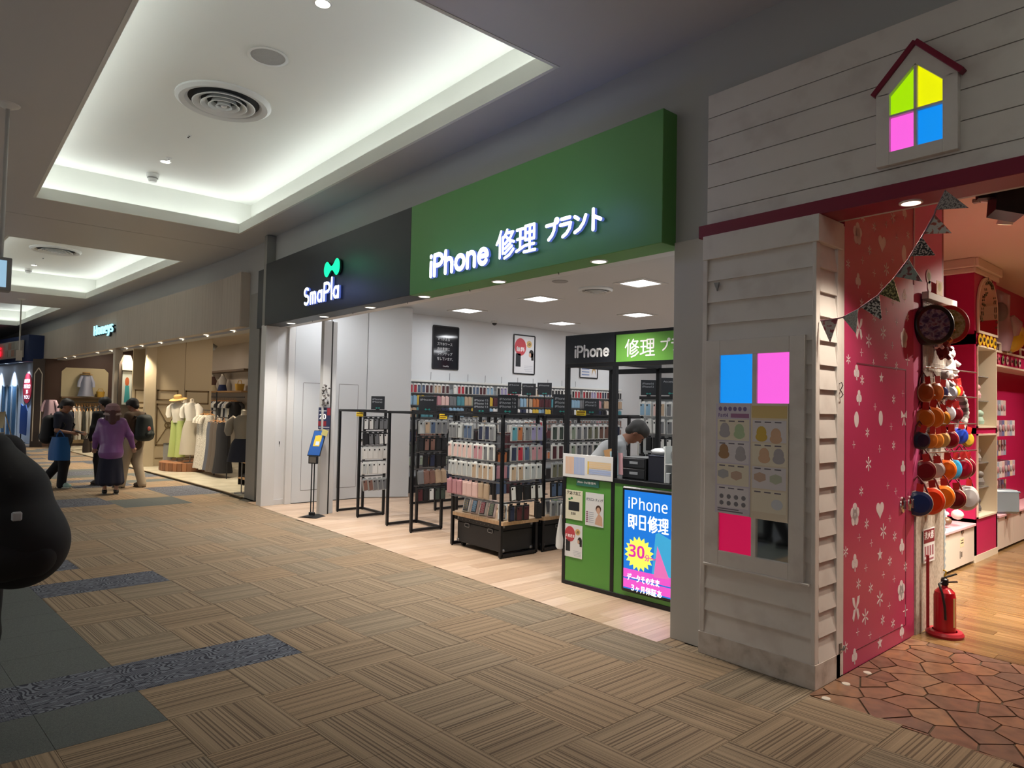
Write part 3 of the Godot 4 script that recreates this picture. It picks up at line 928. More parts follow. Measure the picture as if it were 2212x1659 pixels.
func write(m: MB, text: String, x: float, y: float, w: float, h: float, weight: float, z0: float, z1: float) -> void:   # fits the text into w by h from its lower left corner
	var sx := w / text_width(text)
	var sy := h / 10.0
	var cx := 0.0
	for ch in text:
		for s in glyph(ch):
			var pts := PackedVector2Array()
			for p in s:
				pts.append(Vector2((x + (cx + p.x) * sx), (y + p.y * sy)) * 4000.0)
			for poly in Geometry2D.offset_polyline(pts, weight * 2000.0, Geometry2D.JOIN_ROUND, Geometry2D.END_ROUND):
				if Geometry2D.is_polygon_clockwise(poly) or poly.size() < 3:
					continue
				var o := PackedVector2Array()
				var last := Vector2(1e9, 1e9)
				var keep := maxf(weight * 400.0, 1.0)
				for e in poly:
					if e.distance_to(last) > keep:
						o.append(e / 4000.0)
						last = e
				if o.size() >= 3:
					m.prism(o, z0, z1)
		cx += ADV.get(ch, 11.0)

func latin(called: String, text: String, material: Material, parent: Node, lower_left: Vector3, w: float, h: float, depth := 0.001, bold := true, basis := Basis()) -> MeshInstance3D:
	var tm := TextMesh.new()
	var f := SystemFont.new()
	f.font_names = PackedStringArray(["Droid Sans"])
	f.font_weight = 700 if bold else 400
	tm.font = f
	tm.text = text
	tm.font_size = 32
	tm.pixel_size = 0.01
	tm.depth = 0.01
	tm.curve_step = 2.0
	var bb := tm.get_aabb()
	var sc := Vector3(w / maxf(bb.size.x, 1e-4), h / maxf(bb.size.y, 1e-4), depth / 0.01)
	var tf := Transform3D(basis * Basis.from_scale(sc), lower_left - basis * (Vector3(bb.position.x, bb.position.y, bb.position.z) * sc))
	return place(called, tm, material, parent, tf)

func build_signs() -> void:
	var green := mat("sign_green", "58944a", 0.45)
	var black := mat("sign_black", "14181f", 0.45)
	var s := thing("shop_sign", "large green sign box with glowing white iPhone lettering", "shop sign", Vector3(-3.06, 2.945, 0.02))
	obj("box_green", mb().seg(Vector3(-3.51, 0, -0.28), Vector3(0, 1.02, 0), 0.004), green, s)
	var face := glow("letter_white", "f2f6ff", 2.6, "ffffff")
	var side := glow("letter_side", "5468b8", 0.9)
	for k in 3:
		var txt: String = ["iPhone", "修理", "プラント"][k]
		var fx: Array = [[-3.05, 0.150, 1.03, 0.225, 0.047], [-1.905, 0.165, 0.575, 0.25, 0.026], [-1.225, 0.215, 0.685, 0.17, 0.030]][k]
		for ch in txt:
			var i := txt.find(ch)
			var sx: float = fx[2] / text_width(txt)
			var x0: float = fx[0] + text_width(txt.substr(0, i)) * sx
			var fm := mb()
			write(fm, ch, x0, fx[1], text_width(ch) * sx, fx[3], fx[4], 0.04, 0.044)
			var l := obj("letter", fm, face, s)
			var sm := mb()
			write(sm, ch, x0, fx[1], text_width(ch) * sx, fx[3], fx[4] * 1.06, 0.012, 0.0398)
			obj("letter_return", sm, side, l)
	for q in [[-5.85, 3.2, "8ea6ff"], [-5.3, 3.2, "8ea6ff"], [-4.7, 3.24, "8ea6ff"], [-4.1, 3.24, "8ea6ff"], [-3.75, 3.24, "8ea6ff"], [-9.1, 3.22, "8ea6ff"], [-8.5, 3.22, "9ab0ff"], [-8.5, 3.55, "30f0b0"]]:  # unseen lights out before the letters, placed to tint the ceiling
		var o := OmniLight3D.new()
		o.name = numbered("unseen_letter_light")
		add_child(o)
		o.position = Vector3(q[0], q[1] + 0.1, 0.45)
		o.light_color = hexc(q[2])
		o.light_energy = 0.045
		o.light_size = 0.12
		o.omni_range = 60.0
		o.omni_attenuation = 2.0
		o.shadow_enabled = true
	var b := thing("shop_sign", "large black sign box with glowing SmaPla lettering and a mint bow", "shop sign", Vector3(-6.57, 2.945, 0.02))
	obj("box_black", mb().seg(Vector3(-4.44, 0, -0.28), Vector3(-0.002, 1.02, 0), 0.004), black, b)
	var txt2 := "SmaPla"
	var cx := -2.82
	var per := 1.15 / text_width(txt2)
	for i in txt2.length():
		var fm2 := mb()
		write(fm2, txt2[i], cx, 0.17, ADV[txt2[i]] * per, 0.24, 0.038, 0.04, 0.044)
		var l2 := obj("letter", fm2, face, b)
		var sm2 := mb()
		write(sm2, txt2[i], cx, 0.17, ADV[txt2[i]] * per, 0.24, 0.041, 0.012, 0.0398)
		obj("letter_return", sm2, side, l2)
		cx += ADV[txt2[i]] * per
	var bow := PackedVector2Array()
	for k in 40:
		var a := TAU * k / 40.0
		var q := Vector2(0.235 * cos(a), 0.0)
		var t := absf(cos(a))
		q.y = sign(sin(a)) * (0.028 + 0.082 * pow(smoothstep(0.05, 0.62, t), 1.0)) * sqrt(maxf(0.0, 1.0 - pow(maxf(0.0, (t - 0.6) / 0.4), 2.0)))
		q.y += 0.02 * cos(a) * sign(sin(a)) * 0.3
		bow.append(Vector2(-1.925, 0.585) + q)
	var bm := mb().prism(bow, 0.04, 0.045)
	var bo := obj("bow_emblem", bm, glow("mint_glow", "00f0a0", 1.1), b)
	obj("bow_return", mb().prism(bow, 0.012, 0.0398), mat("bow_side", "1c5a49", 0.4), bo)
	# downlights in the underside of the sign
	for q in [[-10.28, "at the far end of the black sign underside"], [-9.1, "in the black sign underside above the partition post"], [-7.75, "in the black sign underside before the racks"], [-6.49, "in the green sign underside next to the black sign"], [-5.15, "in the middle of the green sign underside"], [-3.82, "in the green sign underside near the pillar"]]:
		_ceil_downlight(Vector3(q[0], 2.944, -0.13), "round downlight " + q[1], 4.5, 0.075, "fff8ee", 50.0)
	for q in [-9.7, -8.4, -7.0, -5.75, -4.4]:
		var h := thing("ceiling_hook", "tiny dark hook under the phone shop sign", "hook", Vector3(q, 2.944, -0.22), 0.0, "hooks under the sign box")
		obj("stem", mb().tube([Vector3(0, 0, 0), Vector3(0, -0.014, 0), Vector3(0.006, -0.02, 0), Vector3(0.012, -0.014, 0)], 0.003, 6), mat("dark_metal", "2b2b2d", 0.4, 0.6), h)

# ------------------------------------------------------------------ phone shop
var packs := {}
var pack_count := 0
var pack_todo := []
const HUES := {"white": "d9d9d6", "black": "1d1e22", "grey": "6f7174", "pale pink": "d8b7b0", "rose": "b5838a", "brown": "7a5a50", "dark green": "3f4a42", "olive": "6a6a55", "navy": "232b45", "slate blue": "4b5d78", "maroon": "4c2228", "sand": "b39c83", "clear": "aeb2b2", "orange": "b0683a", "teal": "4c8894", "lilac": "8f88ad", "red": "a32434", "sage": "8d9a86", "yellow": "c9a93c", "sky": "86a8c0"}

func pack_src(hue: String, style: int) -> Node3D:   # one boxed phone case: carton, window and hang tab
	var key := hue + str(style)
	if packs.has(key):
		return packs[key]
	var o := MeshInstance3D.new()
	o.name = "phone_case"
	var shell: Material = [mat("carton_white", "d2d2ce", 0.45), mat("carton_black", "17181b", 0.4), mat("carton_clear", "9b9d9c", 0.25), mat("hue_" + hue, HUES[hue], 0.5)][style]
	o.mesh = _pack_mesh(0)
	o.material_override = shell
	var w := MeshInstance3D.new()
	w.name = "case"
	w.mesh = _pack_mesh(1)
	w.material_override = mat("hue_" + hue, HUES[hue], 0.5)
	o.add_child(w)
	if style != 3:
		var c := MeshInstance3D.new()
		c.name = "camera_bump"
		c.mesh = _pack_mesh(2)
		c.material_override = mat("black_plastic", "17181a", 0.35)
		o.add_child(c)
	packs[key] = o
	return o

var _pm := {}
func _pack_mesh(k: int) -> Mesh:
	if not _pm.has(k):
		var m := mb()
		if k == 0:
			m.box(Vector3(0, -0.1, 0), Vector3(0.086, 0.172, 0.026), Basis(), 0.003)
			m.box(Vector3(0, -0.008, -0.01), Vector3(0.05, 0.024, 0.002))
		elif k == 1:
			m.box(Vector3(0, -0.104, 0.0135), Vector3(0.064, 0.146, 0.004), Basis(), 0.0018)
		else:
			m.box(Vector3(-0.016, -0.048, 0.0165), Vector3(0.02, 0.022, 0.004), Basis(), 0.001)
		_pm[k] = m.mesh()
	return _pm[k]

func rack_face(a: Vector3, dir: Vector3, n: int, pitch: float, out: Vector3, rows: Array, where: String, group: String) -> void:   # rows: [height, [hues], style, tilt]
	for r in rows.size():
		var row: Array = rows[r]
		for i in n:
			var hue: String = row[1][(i * row[1].size()) / n] if n < 20 else row[1][absi(hash(Vector2i(i / 2, r * 31))) % row[1].size()]
			if rng.randf() < 0.04:
				continue
			var yaw := atan2(out.x, out.z) + rnd(-0.08, 0.08)
			var at := a + dir * (i + 0.5) * pitch + Vector3(0, row[0] - a.y, 0) + out * rnd(0.0, 0.02)
			var tf := Transform3D(Basis(Vector3.UP, yaw) * Basis(Vector3.BACK, rnd(-0.03, 0.03) + row[3]), at)
			var ord: String = ["top", "second", "third", "fourth", "fifth", "sixth", "lowest"][r] if r < rows.size() - 1 else "lowest"
			var d := (at - Vector3(0, 1.7, 4.1)).length()
			pack_todo.append([d, hue, row[2], tf, "%s phone case%s, %s row of %s" % [hue, [" in white box", " in black box", " in clear bag", ""][row[2]], ord, where], group])

func place_packs() -> void:
	pack_todo.sort_custom(func(x, y): return x[0] < y[0])
	var rest := {}
	for i in pack_todo.size():
		var p: Array = pack_todo[i]
		var src := pack_src(p[1], p[2])
		if i < 300:
			var c: Node3D = src.duplicate()
			c.name = numbered("phone_case")
			add_child(c)
			c.transform = p[3]
			tag(c, p[4], "phone case", p[5])
		else:
			for s in [src] + src.get_children():
				var m: Material = s.material_override
				if not rest.has(m): rest[m] = SurfaceTool.new()
				rest[m].append_from(s.mesh, 0, p[3])
	var am := ArrayMesh.new()
	for m in rest:
		rest[m].commit(am)
		am.surface_set_material(am.get_surface_count() - 1, m)
	var ro := MeshInstance3D.new()
	ro.name = numbered("phone_cases")
	ro.mesh = am
	add_child(ro)
	tag(ro, "many small colourful phone cases filling the far wall racks", "phone cases", "", "stuff")
	for k in packs:
		packs[k].free()

func gondola(x0: float, x1: float, z0: float, z1: float, label: String, faces: Array, legs_to := 0.0) -> Node3D:   # open frame of black square tube
	var t := thing("display_rack", label, "display rack", Vector3((x0 + x1) * 0.5, 0, (z0 + z1) * 0.5), 0.0, "black frame racks of phone cases")
	var k := mat("rack_black", "121317", 0.4, 0.2)
	var hx := (x1 - x0) * 0.5
	var hz := absf(z1 - z0) * 0.5
	var w := 0.035
	for sx in [-1, 1]:
		for sz in [-1, 1]:
			obj("post", mb().seg(Vector3(sx * hx - w * 0.5, 0.015, sz * hz - w * 0.5), Vector3(sx * hx + w * 0.5, 1.605, sz * hz + w * 0.5), 0.002), k, t)
			obj("foot", mb().lathe([Vector2(0, 0), Vector2(0.014, 0), Vector2(0.012, 0.015)], Vector3(sx * hx, 0, sz * hz), 10), k, t)
		for y in [0.03, 1.59]:
			obj("side_rail", mb().seg(Vector3(sx * hx - w * 0.5, y - w * 0.5, -hz), Vector3(sx * hx + w * 0.5, y + w * 0.5, hz)), k, t)
	for sz in [-1, 1]:
		obj("top_rail", mb().seg(Vector3(-hx, 1.575, sz * hz - w * 0.5), Vector3(hx, 1.605, sz * hz + w * 0.5)), k, t)
	obj("bottom_rail", mb().seg(Vector3(-hx, 0.015, -hz - w * 0.5), Vector3(hx, 0.045, -hz + w * 0.5)), k, t)
	var wire := mat("wire_steel", "8b8d90", 0.3, 0.9)
	for f in faces:   # side, row heights
		for y in f[1]:
			var m := mb()
			if f[0] == "x":
				m.seg(Vector3(hx - 0.012, y - 0.006, -hz), Vector3(hx + 0.0, y + 0.012, hz))
			else:
				m.seg(Vector3(-hx, y - 0.006, hz - 0.012), Vector3(hx, y + 0.012, hz))
			obj("hook_bar", m, wire, t)
			var n: int = f[2]
			for i in n:
				var u := (i + 0.5) / n * 2.0 - 1.0
				var a := Vector3(hx, y, -u * hz) if f[0] == "x" else Vector3(u * hx, y, hz)
				var o := Vector3(0.09, 0.006, 0) if f[0] == "x" else Vector3(0, 0.006, 0.09)
				obj("hook", mb().tube([a, a + o, a + o + Vector3(0, 0.012, 0) + o * 0.1], 0.0025, 5), wire, t)
	return t

func placard(at: Vector3, lines: Array, label: String, w := 0.21, h := 0.2, turn := 0.75) -> void:
	var t := thing("rack_placard", label, "sign", at, turn, "black placards on the racks")
	obj("board", mb().box(Vector3(0, h * 0.5 + 0.012, 0), Vector3(w, h, 0.006), Basis(), 0.002), mat("placard_black", "20242a", 0.5), t)
	obj("stand", mb().box(Vector3(0, 0.006, 0), Vector3(0.05, 0.012, 0.04), Basis(), 0.002), mat("black_plastic", "17181a", 0.35), t)
	var ink := mat("placard_ink", "b9bdc2", 0.6)
	for i in lines.size():
		latin("lettering", lines[i], ink, t, Vector3(-w * 0.4, h * (0.76 - 0.2 * i), 0.0032), w * (0.8 if lines[i].length() > 8 else 0.72), h * 0.13, 0.0008, false)
	var bow := mb().disc_xy(-w * 0.1, h * 0.17, w * 0.055, w * 0.05, 0.003, 0.0042, 12).disc_xy(w * 0.1, h * 0.17, w * 0.055, w * 0.05, 0.003, 0.0042, 12).seg(Vector3(-w * 0.1, h * 0.155, 0.003), Vector3(w * 0.1, h * 0.185, 0.0042))
	obj("bow_mark", bow, mat("bow_teal", "2f8f86", 0.5), t)

func price_tag(at: Vector3, turn: float, label: String) -> void:
	var t := thing("price_tag", label, "price tag", at, turn)
	obj("card", mb().box(Vector3.ZERO, Vector3(0.12, 0.062, 0.004), Basis(), 0.001), mat("tag_yellow", "e3c322", 0.5), t)
	obj("print", mb().seg(Vector3(-0.05, 0.004, 0.002), Vector3(0.05, 0.02, 0.0026)).seg(Vector3(-0.05, -0.018, 0.002), Vector3(0.042, -0.008, 0.0026)), mat("tag_ink", "6a4a10", 0.6), t)

func wall_poster(z: float, label: String, paper: String) -> Node3D:
	var t := thing("framed_poster", label, "poster", Vector3(-11.3, 2.44, z), PI * 0.5)
	var w := 0.63
	var h := 0.865
	obj("backing", mb().seg(Vector3(-w * 0.5, 0, 0), Vector3(w * 0.5, h, 0.012), 0.004), mat("frame_black", "15161a", 0.3), t)
	var f := mb()
	for s in [-1, 1]:
		f.seg(Vector3(s * w * 0.5 - 0.014, 0, 0.012), Vector3(s * w * 0.5 + 0.014, h, 0.024), 0.004)
		f.seg(Vector3(-w * 0.5, h * 0.5 + s * h * 0.5 - 0.014, 0.012), Vector3(w * 0.5, h * 0.5 + s * h * 0.5 + 0.014, 0.024), 0.004)
	obj("frame", f, mat("frame_black", "15161a", 0.3), t)
	obj("sheet", mb().seg(Vector3(-w * 0.47, 0.012, 0.012), Vector3(w * 0.47, h - 0.012, 0.014)), mat("paper_" + paper, paper, 0.06), t)
	return t

func repair_poster(t: Node3D, w: float, h: float, z: float, word: String) -> void:   # red bubble, phone and reader, shared by the framed and the small poster
	obj("bubble", mb().disc_xy(w * 0.30, h * 0.70, w * 0.29, h * 0.235, z, z + 0.0006, 24), mat("bubble_red", "c0454d", 0.5), t)
	obj("coin", mb().disc_xy(w * 0.74, h * 0.79, w * 0.14, h * 0.095, z, z + 0.0006, 20), mat("coin_gold", "d2b070", 0.5), t)
	latin("lettering", ".0", mat("ink_dark", "3a3530", 0.6), t, Vector3(w * 0.66, h * 0.755, z + 0.0006), w * 0.15, h * 0.07, 0.0006)
	if word == "":
		var m := mb()
		write(m, "無料", w * 0.10, h * 0.58, w * 0.42, h * 0.12, w * 0.022, z + 0.0006, z + 0.0012)
		obj("lettering", m, mat("ink_white", "f0f0ee", 0.6), t)
	else:
		latin("lettering", word, mat("ink_white", "f0f0ee", 0.6), t, Vector3(w * 0.06, h * 0.60, z + 0.0006), w * 0.5, h * 0.085, 0.0006)
	obj("phone_print", mb().seg(Vector3(w * 0.07, h * 0.17, z), Vector3(w * 0.32, h * 0.52, z + 0.0006), 0.0002), mat("print_black", "1e2126", 0.4), t)
	obj("hair_print", mb().disc_xy(w * 0.86, h * 0.54, w * 0.12, h * 0.105, z, z + 0.0005, 18).seg(Vector3(w * 0.86, h * 0.36, z), Vector3(w * 0.98, h * 0.55, z + 0.0005)), mat("print_hair", "24211f", 0.5), t)
	obj("face_print", mb().disc_xy(w * 0.79, h * 0.50, w * 0.06, h * 0.06, z + 0.0005, z + 0.001, 14), mat("print_skin", "cfa58c", 0.5), t)
	var ln := mb()
	for i in 4:
		ln.seg(Vector3(w * (0.5 if i else 0.55), h * (0.06 + 0.045 * i), z), Vector3(w * 0.93, h * (0.072 + 0.045 * i), z + 0.0004))
	obj("text_lines", ln, mat("ink_pale", "a9adb8", 0.6), t)

func build_shop() -> void:
	# light panels
	var lit := glow("panel_glow", "f4f8ff", 4.5, "ffffff")
	var n := 0
	for z in [-0.95, -3.5, -6.03, -8.6]:
		for x in [-4.02, -6.07, -8.15, -10.18]:
			var t := thing("ceiling_light", "square recessed ceiling light " + (["over the shop front", "over the first rack row", "over the second rack row", "at the back of the phone shop"][n / 4]) + (["", " beside the air vent", " between two others", " nearest the poster wall"][n % 4]), "ceiling lamp", Vector3(x, 3.5, z), 0.0, "square light panels of the phone shop")
			n += 1
			var f := mb()
			for s in [-1, 1]:
				f.seg(Vector3(s * 0.245 - 0.035, -0.012, -0.28), Vector3(s * 0.245 + 0.035, 0.0, 0.28), 0.003)
				f.seg(Vector3(-0.21, -0.012, s * 0.245 - 0.035), Vector3(0.21, 0.0, s * 0.245 + 0.035), 0.003)
			obj("frame", f, mat("panel_frame", "cfcfcb", 0.5), t)
			obj("lamp_diffuser", mb().seg(Vector3(-0.205, -0.006, -0.205), Vector3(0.205, -0.002, 0.205)), lit, t)
			area(Vector3(x, 3.488, z), Vector3(0, -1, 0), Vector3(1, 0, 0), 0.41, 0.41, 10.0, "f6f8fb")
	_diffuser(Vector3(-6.85, 3.5, -3.42), 0.26, "round air diffuser between the phone shop light panels")
	var sp := thing("ceiling_speaker", "small flat round speaker in the phone shop ceiling", "speaker", Vector3(-6.81, 3.5, -2.62))
	obj("rim", mb().lathe([Vector2(0, -0.008), Vector2(0.11, -0.008), Vector2(0.12, 0.0)], Vector3.ZERO, 24), mat("shade_grey", "8b8b88", 0.5), sp)
	var dc := thing("dome_camera", "small white dome camera on the ceiling above the poster wall", "camera", Vector3(-10.97, 3.5, -4.81))
	obj("mount", mb().lathe([Vector2(0.055, -0.05), Vector2(0.07, -0.045), Vector2(0.075, 0.0)], Vector3.ZERO, 20), mat("white_plastic"), dc)
	obj("dome", mb().ball(Vector3(0, -0.05, 0), Vector3(0.052, 0.05, 0.052), 14, 8), mat("black_plastic", "17181a", 0.1), dc)
	# posters on the left wall
	var p := wall_poster(-3.80, "black framed poster with white lines of Japanese text", "1d2026")
	var ink := mat("ink_grey", "b4b7ba", 0.6)
	for i in 5:
		var m := mb()
		var tx: String = ["でつかえる", "スマホケース", "店内豊富に", "ラインナップ", "をしています。"][i]
		write(m, tx, -0.21, 0.575 - i * 0.1, 0.068 * tx.length() * (0.93 if tx.length() < 7 else 0.86), 0.058, 0.007, 0.014, 0.0146)
		obj("lettering", m, ink, p)
	latin("lettering", "SmaPla", ink, p, Vector3(-0.06, 0.04, 0.014), 0.14, 0.035, 0.0006)
	var p2 := wall_poster(-5.95, "white framed poster with a red bubble and a phone", "dcdcdf")
	var inner := Node3D.new()
	inner.name = "print"
	inner.position = Vector3(-0.296, 0.012, 0.014)
	p2.add_child(inner)
	repair_poster(inner, 0.592, 0.84, 0.0, "")
	var p3 := wall_poster(-8.08, "white framed poster with a figure half hidden behind the booth", "dcdcdf")
	for i in 3:
		obj("text_line", mb().seg(Vector3(-0.25, 0.06 + 0.07 * i, 0.014), Vector3(0.02, 0.09 + 0.07 * i, 0.0146)), mat("ink_blue", "7f8fb4", 0.6), p3)
	obj("figure_print", mb().prism(PackedVector2Array([Vector2(0.1, 0.06), Vector2(0.16, 0.34), Vector2(0.2, 0.34), Vector2(0.27, 0.06), Vector2(0.2, 0.2), Vector2(0.17, 0.2)]), 0.014, 0.0146), mat("print_gold", "b08a4a", 0.5), p3)
	# racks
	var ys := [1.50, 1.275, 1.06, 0.835, 0.61]
	gondola(-9.78, -9.12, -0.76, -1.19, "black frame rack of white phone cases next to the storage doors", [["x", ys, 5]])
	gondola(-8.28, -7.66, -0.77, -1.25, "black frame rack of dark phone cases in the middle of the front row", [["x", ys, 5]])
	gondola(-6.71, -5.79, -0.76, -1.29, "black frame rack standing over the front trunk", [["x", ys, 5], ["z", ys, 9]])
	gondola(-6.71, -5.79, -1.40, -2.66, "black frame rack standing over the rear trunk beside the counter", [["x", ys, 12]])
	gondola(-8.20, -7.66, -1.90, -3.15, "black frame rack behind the middle front rack", [["x", ys, 12]])
	gondola(-9.78, -9.05, -2.10, -3.35, "black frame rack behind the rack of white cases", [["x", ys, 10]])
	gondola(-6.71, -5.79, -2.95, -4.6, "black frame rack seen through the booth opening", [["x", [1.50, 1.275, 1.06], 12]])
	# continuous header rail across the front row
	var hr := thing("header_rail", "long black header rail joining the front racks", "rail", Vector3(-8.7, 1.605, -0.76))
	obj("bar", mb().seg(Vector3(-0.42, -0.03, -0.015), Vector3(0.42, 0.0, 0.015)), mat("rack_black"), hr)
	var hr2 := thing("header_rail", "black header rail between the middle and the trunk rack", "rail", Vector3(-7.185, 1.605, -0.76))
	obj("bar", mb().seg(Vector3(-0.46, -0.03, -0.015), Vector3(0.46, 0.0, 0.015)), mat("rack_black"), hr2)
	var X := Vector3(1, 0, 0)
	var Z := Vector3(0, 0, 1)
	var h5 := ys
	rack_face(Vector3(-9.03, 0, -1.18), Z, 5, 0.084, X, [[h5[0], ["grey", "white"], 1, 0.0], [h5[1], ["white", "grey", "black"], 1, 0.06], [h5[2], ["white"], 0, 0.0], [h5[3], ["white", "clear"], 0, 0.0], [h5[4] - 0.02, ["grey", "brown"], 2, 0.12]], "the storage door rack", "cases on the first front rack")
	rack_face(Vector3(-7.57, 0, -1.24), Z, 5, 0.092, X, [[h5[0], ["grey", "slate blue", "sand", "clear"], 2, 0.0], [h5[1], ["black", "brown", "black"], 1, 0.0], [h5[2], ["black", "navy", "black", "maroon"], 1, 0.0], [h5[3], ["sand", "brown", "grey"], 3, 0.1], [h5[4], ["dark green", "white", "black", "maroon"], 1, 0.0]], "the middle front rack", "cases on the middle front rack")
	rack_face(Vector3(-6.69, 0, -0.67), X, 9, 0.099, Z, [[h5[0], ["grey", "clear", "slate blue", "brown", "navy", "grey"], 2, 0.0], [h5[1], ["pale pink", "pale pink", "rose", "grey"], 0, 0.0], [h5[2], ["clear", "sand"], 0, 0.0], [h5[3], ["rose", "pale pink", "sand"], 3, 0.0]], "the trunk rack front", "cases on the front of the trunk rack")
	rack_face(Vector3(-5.70, 0, -1.28), Z, 5, 0.1, X, [[h5[0], ["lilac", "grey", "orange", "teal"], 2, 0.0], [h5[1], ["rose", "slate blue", "red", "navy"], 2, 0.0], [h5[2], ["clear", "sand"], 0, 0.0], [h5[3], ["white", "black", "white"], 1, 0.06], [h5[4], ["black", "maroon", "navy"], 1, 0.0]], "the trunk rack side", "cases on the side of the trunk rack")
	rack_face(Vector3(-5.70, 0, -2.64), Z, 12, 0.102, X, [[h5[0], ["navy", "brown", "olive", "grey", "sage", "dark green"], 0, 0.0], [h5[1], ["olive", "dark green", "grey", "sage", "maroon"], 0, 0.0], [h5[2], ["sand", "sand", "rose", "olive"], 2, 0.0], [h5[3], ["slate blue", "navy", "teal", "slate blue"], 1, 0.0], [h5[4], ["pale pink", "sage", "grey"], 2, 0.0]], "the rear trunk rack", "cases over the rear trunk")
	rack_face(Vector3(-7.57, 0, -3.13), Z, 12, 0.1, X, [[h5[0], ["red", "orange", "white", "grey", "white"], 0, 0.0], [h5[1], ["navy", "maroon", "maroon", "grey"], 3, 0.0], [h5[2], ["navy", "black", "black", "orange", "brown"], 1, 0.0], [h5[3], ["white", "sand", "slate blue", "rose", "slate blue"], 3, 0.0], [h5[4], ["navy", "navy", "maroon", "slate blue", "black"], 3, 0.0]], "the rear middle rack", "cases on the second row rack")
	rack_face(Vector3(-8.96, 0, -3.33), Z, 12, 0.1, X, [[h5[0], ["sand", "clear", "grey"], 2, 0.0], [h5[1], ["black", "grey"], 1, 0.0], [h5[2], ["brown", "black"], 3, 0.0], [h5[3], ["grey"], 3, 0.0], [h5[4], ["black", "navy"], 3, 0.0]], "the rear door side rack", "cases on the second row rack by the doors")
	rack_face(Vector3(-5.70, 0, -4.58), Z, 15, 0.105, X, [[1.50, ["white", "clear", "grey"], 0, 0.0], [1.275, ["white", "sage", "grey"], 0, 0.0], [1.06, ["grey", "navy", "slate blue"], 2, 0.0]], "the rack behind the counter", "cases behind the counter")
	# wall rack on the poster wall
	var wr := thing("wall_rack", "white railed wall rack full of phone cases under the posters", "wall rack", Vector3(-11.3, 0, -5.9), PI * 0.5)
	obj("back_panel", mb().seg(Vector3(-3.3, 0.30, 0), Vector3(3.3, 2.16, 0.03)), mat("wall_panel", "b9bdbf", 0.5), wr)
	obj("plinth", mb().seg(Vector3(-3.3, 0, 0), Vector3(3.3, 0.30, 0.22)), mat("rack_black"), wr)
	obj("top_rail", mb().seg(Vector3(-3.3, 2.15, 0), Vector3(3.3, 2.19, 0.12), 0.004), mat("white_plastic"), wr)
	var wy := [2.12, 1.885, 1.65, 1.415, 1.18, 0.945, 0.71]
	for y in wy:
		obj("shelf_bar", mb().seg(Vector3(-3.3, y - 0.205, 0.03), Vector3(3.3, y - 0.188, 0.16)), mat("bar_grey", "5f6468", 0.4, 0.4), wr)
	rack_face(Vector3(-11.15, 0, -9.15), Z, 68, 0.0955, X, [[wy[0], ["navy", "rose", "slate blue", "black", "red", "sand", "black", "lilac", "lilac", "sky", "slate blue", "sand", "black", "white", "red", "white", "black", "maroon"], 0, 0.0], [wy[1], ["grey", "sand", "sage", "sky", "teal", "grey", "orange", "sand", "black", "sky", "teal", "grey", "maroon", "rose", "rose", "pale pink", "yellow"], 3, 0.0], [wy[2], ["navy", "black", "sky", "sand", "teal", "yellow", "black", "olive", "white", "white"], 3, 0.0], [wy[3], ["grey", "brown", "brown", "rose"], 2, 0.0], [wy[4], ["navy", "brown", "maroon"], 3, 0.0], [wy[5], ["black", "dark green"], 1, 0.0], [wy[6], ["sage", "orange", "sage"], 2, 0.0]], "the poster wall rack", "cases on the wall rack")
	for i in 11:
		var sr := thing("sign_rod", "thin upright sign rod above the wall rack", "rod", Vector3(-11.22, 2.19, -2.95 - i * 0.46), 0.0, "sign rods along the wall rack")
		obj("rod", mb().tube([Vector3.ZERO, Vector3(0, 0.17 - 0.003 * i, 0)], 0.004, 6), mat("rod_grey", "4a4d50", 0.4, 0.5), sr)
		obj("clip", mb().box(Vector3(0, 0.008, 0), Vector3(0.02, 0.016, 0.03), Basis(), 0.002), mat("white_plastic"), sr)
	# accessory rack behind the booth
	var ar := thing("accessory_rack", "tall white accessory rack behind the counter booth", "display rack", Vector3(-4.85, 0, -2.95))
	obj("back_panel", mb().seg(Vector3(-0.72, 0.1, -0.05), Vector3(0.72, 1.85, 0.0)), mat("wall_panel"), ar)
	obj("top_bar", mb().seg(Vector3(-0.74, 1.83, -0.06), Vector3(0.74, 1.87, 0.04)), mat("rack_black"), ar)
	for s in [-1, 0, 1]:
		obj("post", mb().seg(Vector3(s * 0.72 - 0.02, 0, -0.06), Vector3(s * 0.72 + 0.02, 1.85, 0.0)), mat("rack_black"), ar)
	rack_face(Vector3(-5.55, 0, -2.87), X, 13, 0.107, Z, [[1.80, ["sky", "pale pink", "sand", "grey", "pale pink", "rose", "lilac", "white", "yellow", "red"], 0, 0.0], [1.58, ["white", "grey", "rose", "rose", "white", "navy"], 0, 0.0], [1.36, ["black", "white", "red", "red", "sky", "navy"], 1, 0.0], [1.14, ["black", "grey", "white"], 1, 0.0]], "the accessory rack", "accessory packs behind the booth")
	place_packs()
	# trunks and the oak shelves on them
	for k in 2:
		var z0: float = [-1.26, -2.62][k]
		var z1: float = [-0.80, -1.42][k]
		var t := thing("trunk", ["black storage trunk with steel corners under the front display shelf", "black storage trunk with steel corners under the rear display shelf"][k], "trunk", Vector3(-6.24, 0, (z0 + z1) * 0.5))
		var hz := (z1 - z0) * 0.5
		var blk := mat("trunk_black", "191b1f", 0.55)
		obj("body", mb().seg(Vector3(-0.425, 0.055, -hz), Vector3(0.425, 0.30, hz), 0.008), blk, t)
		obj("lid", mb().seg(Vector3(-0.43, 0.302, -hz - 0.004), Vector3(0.43, 0.365, hz + 0.004), 0.008), blk, t)
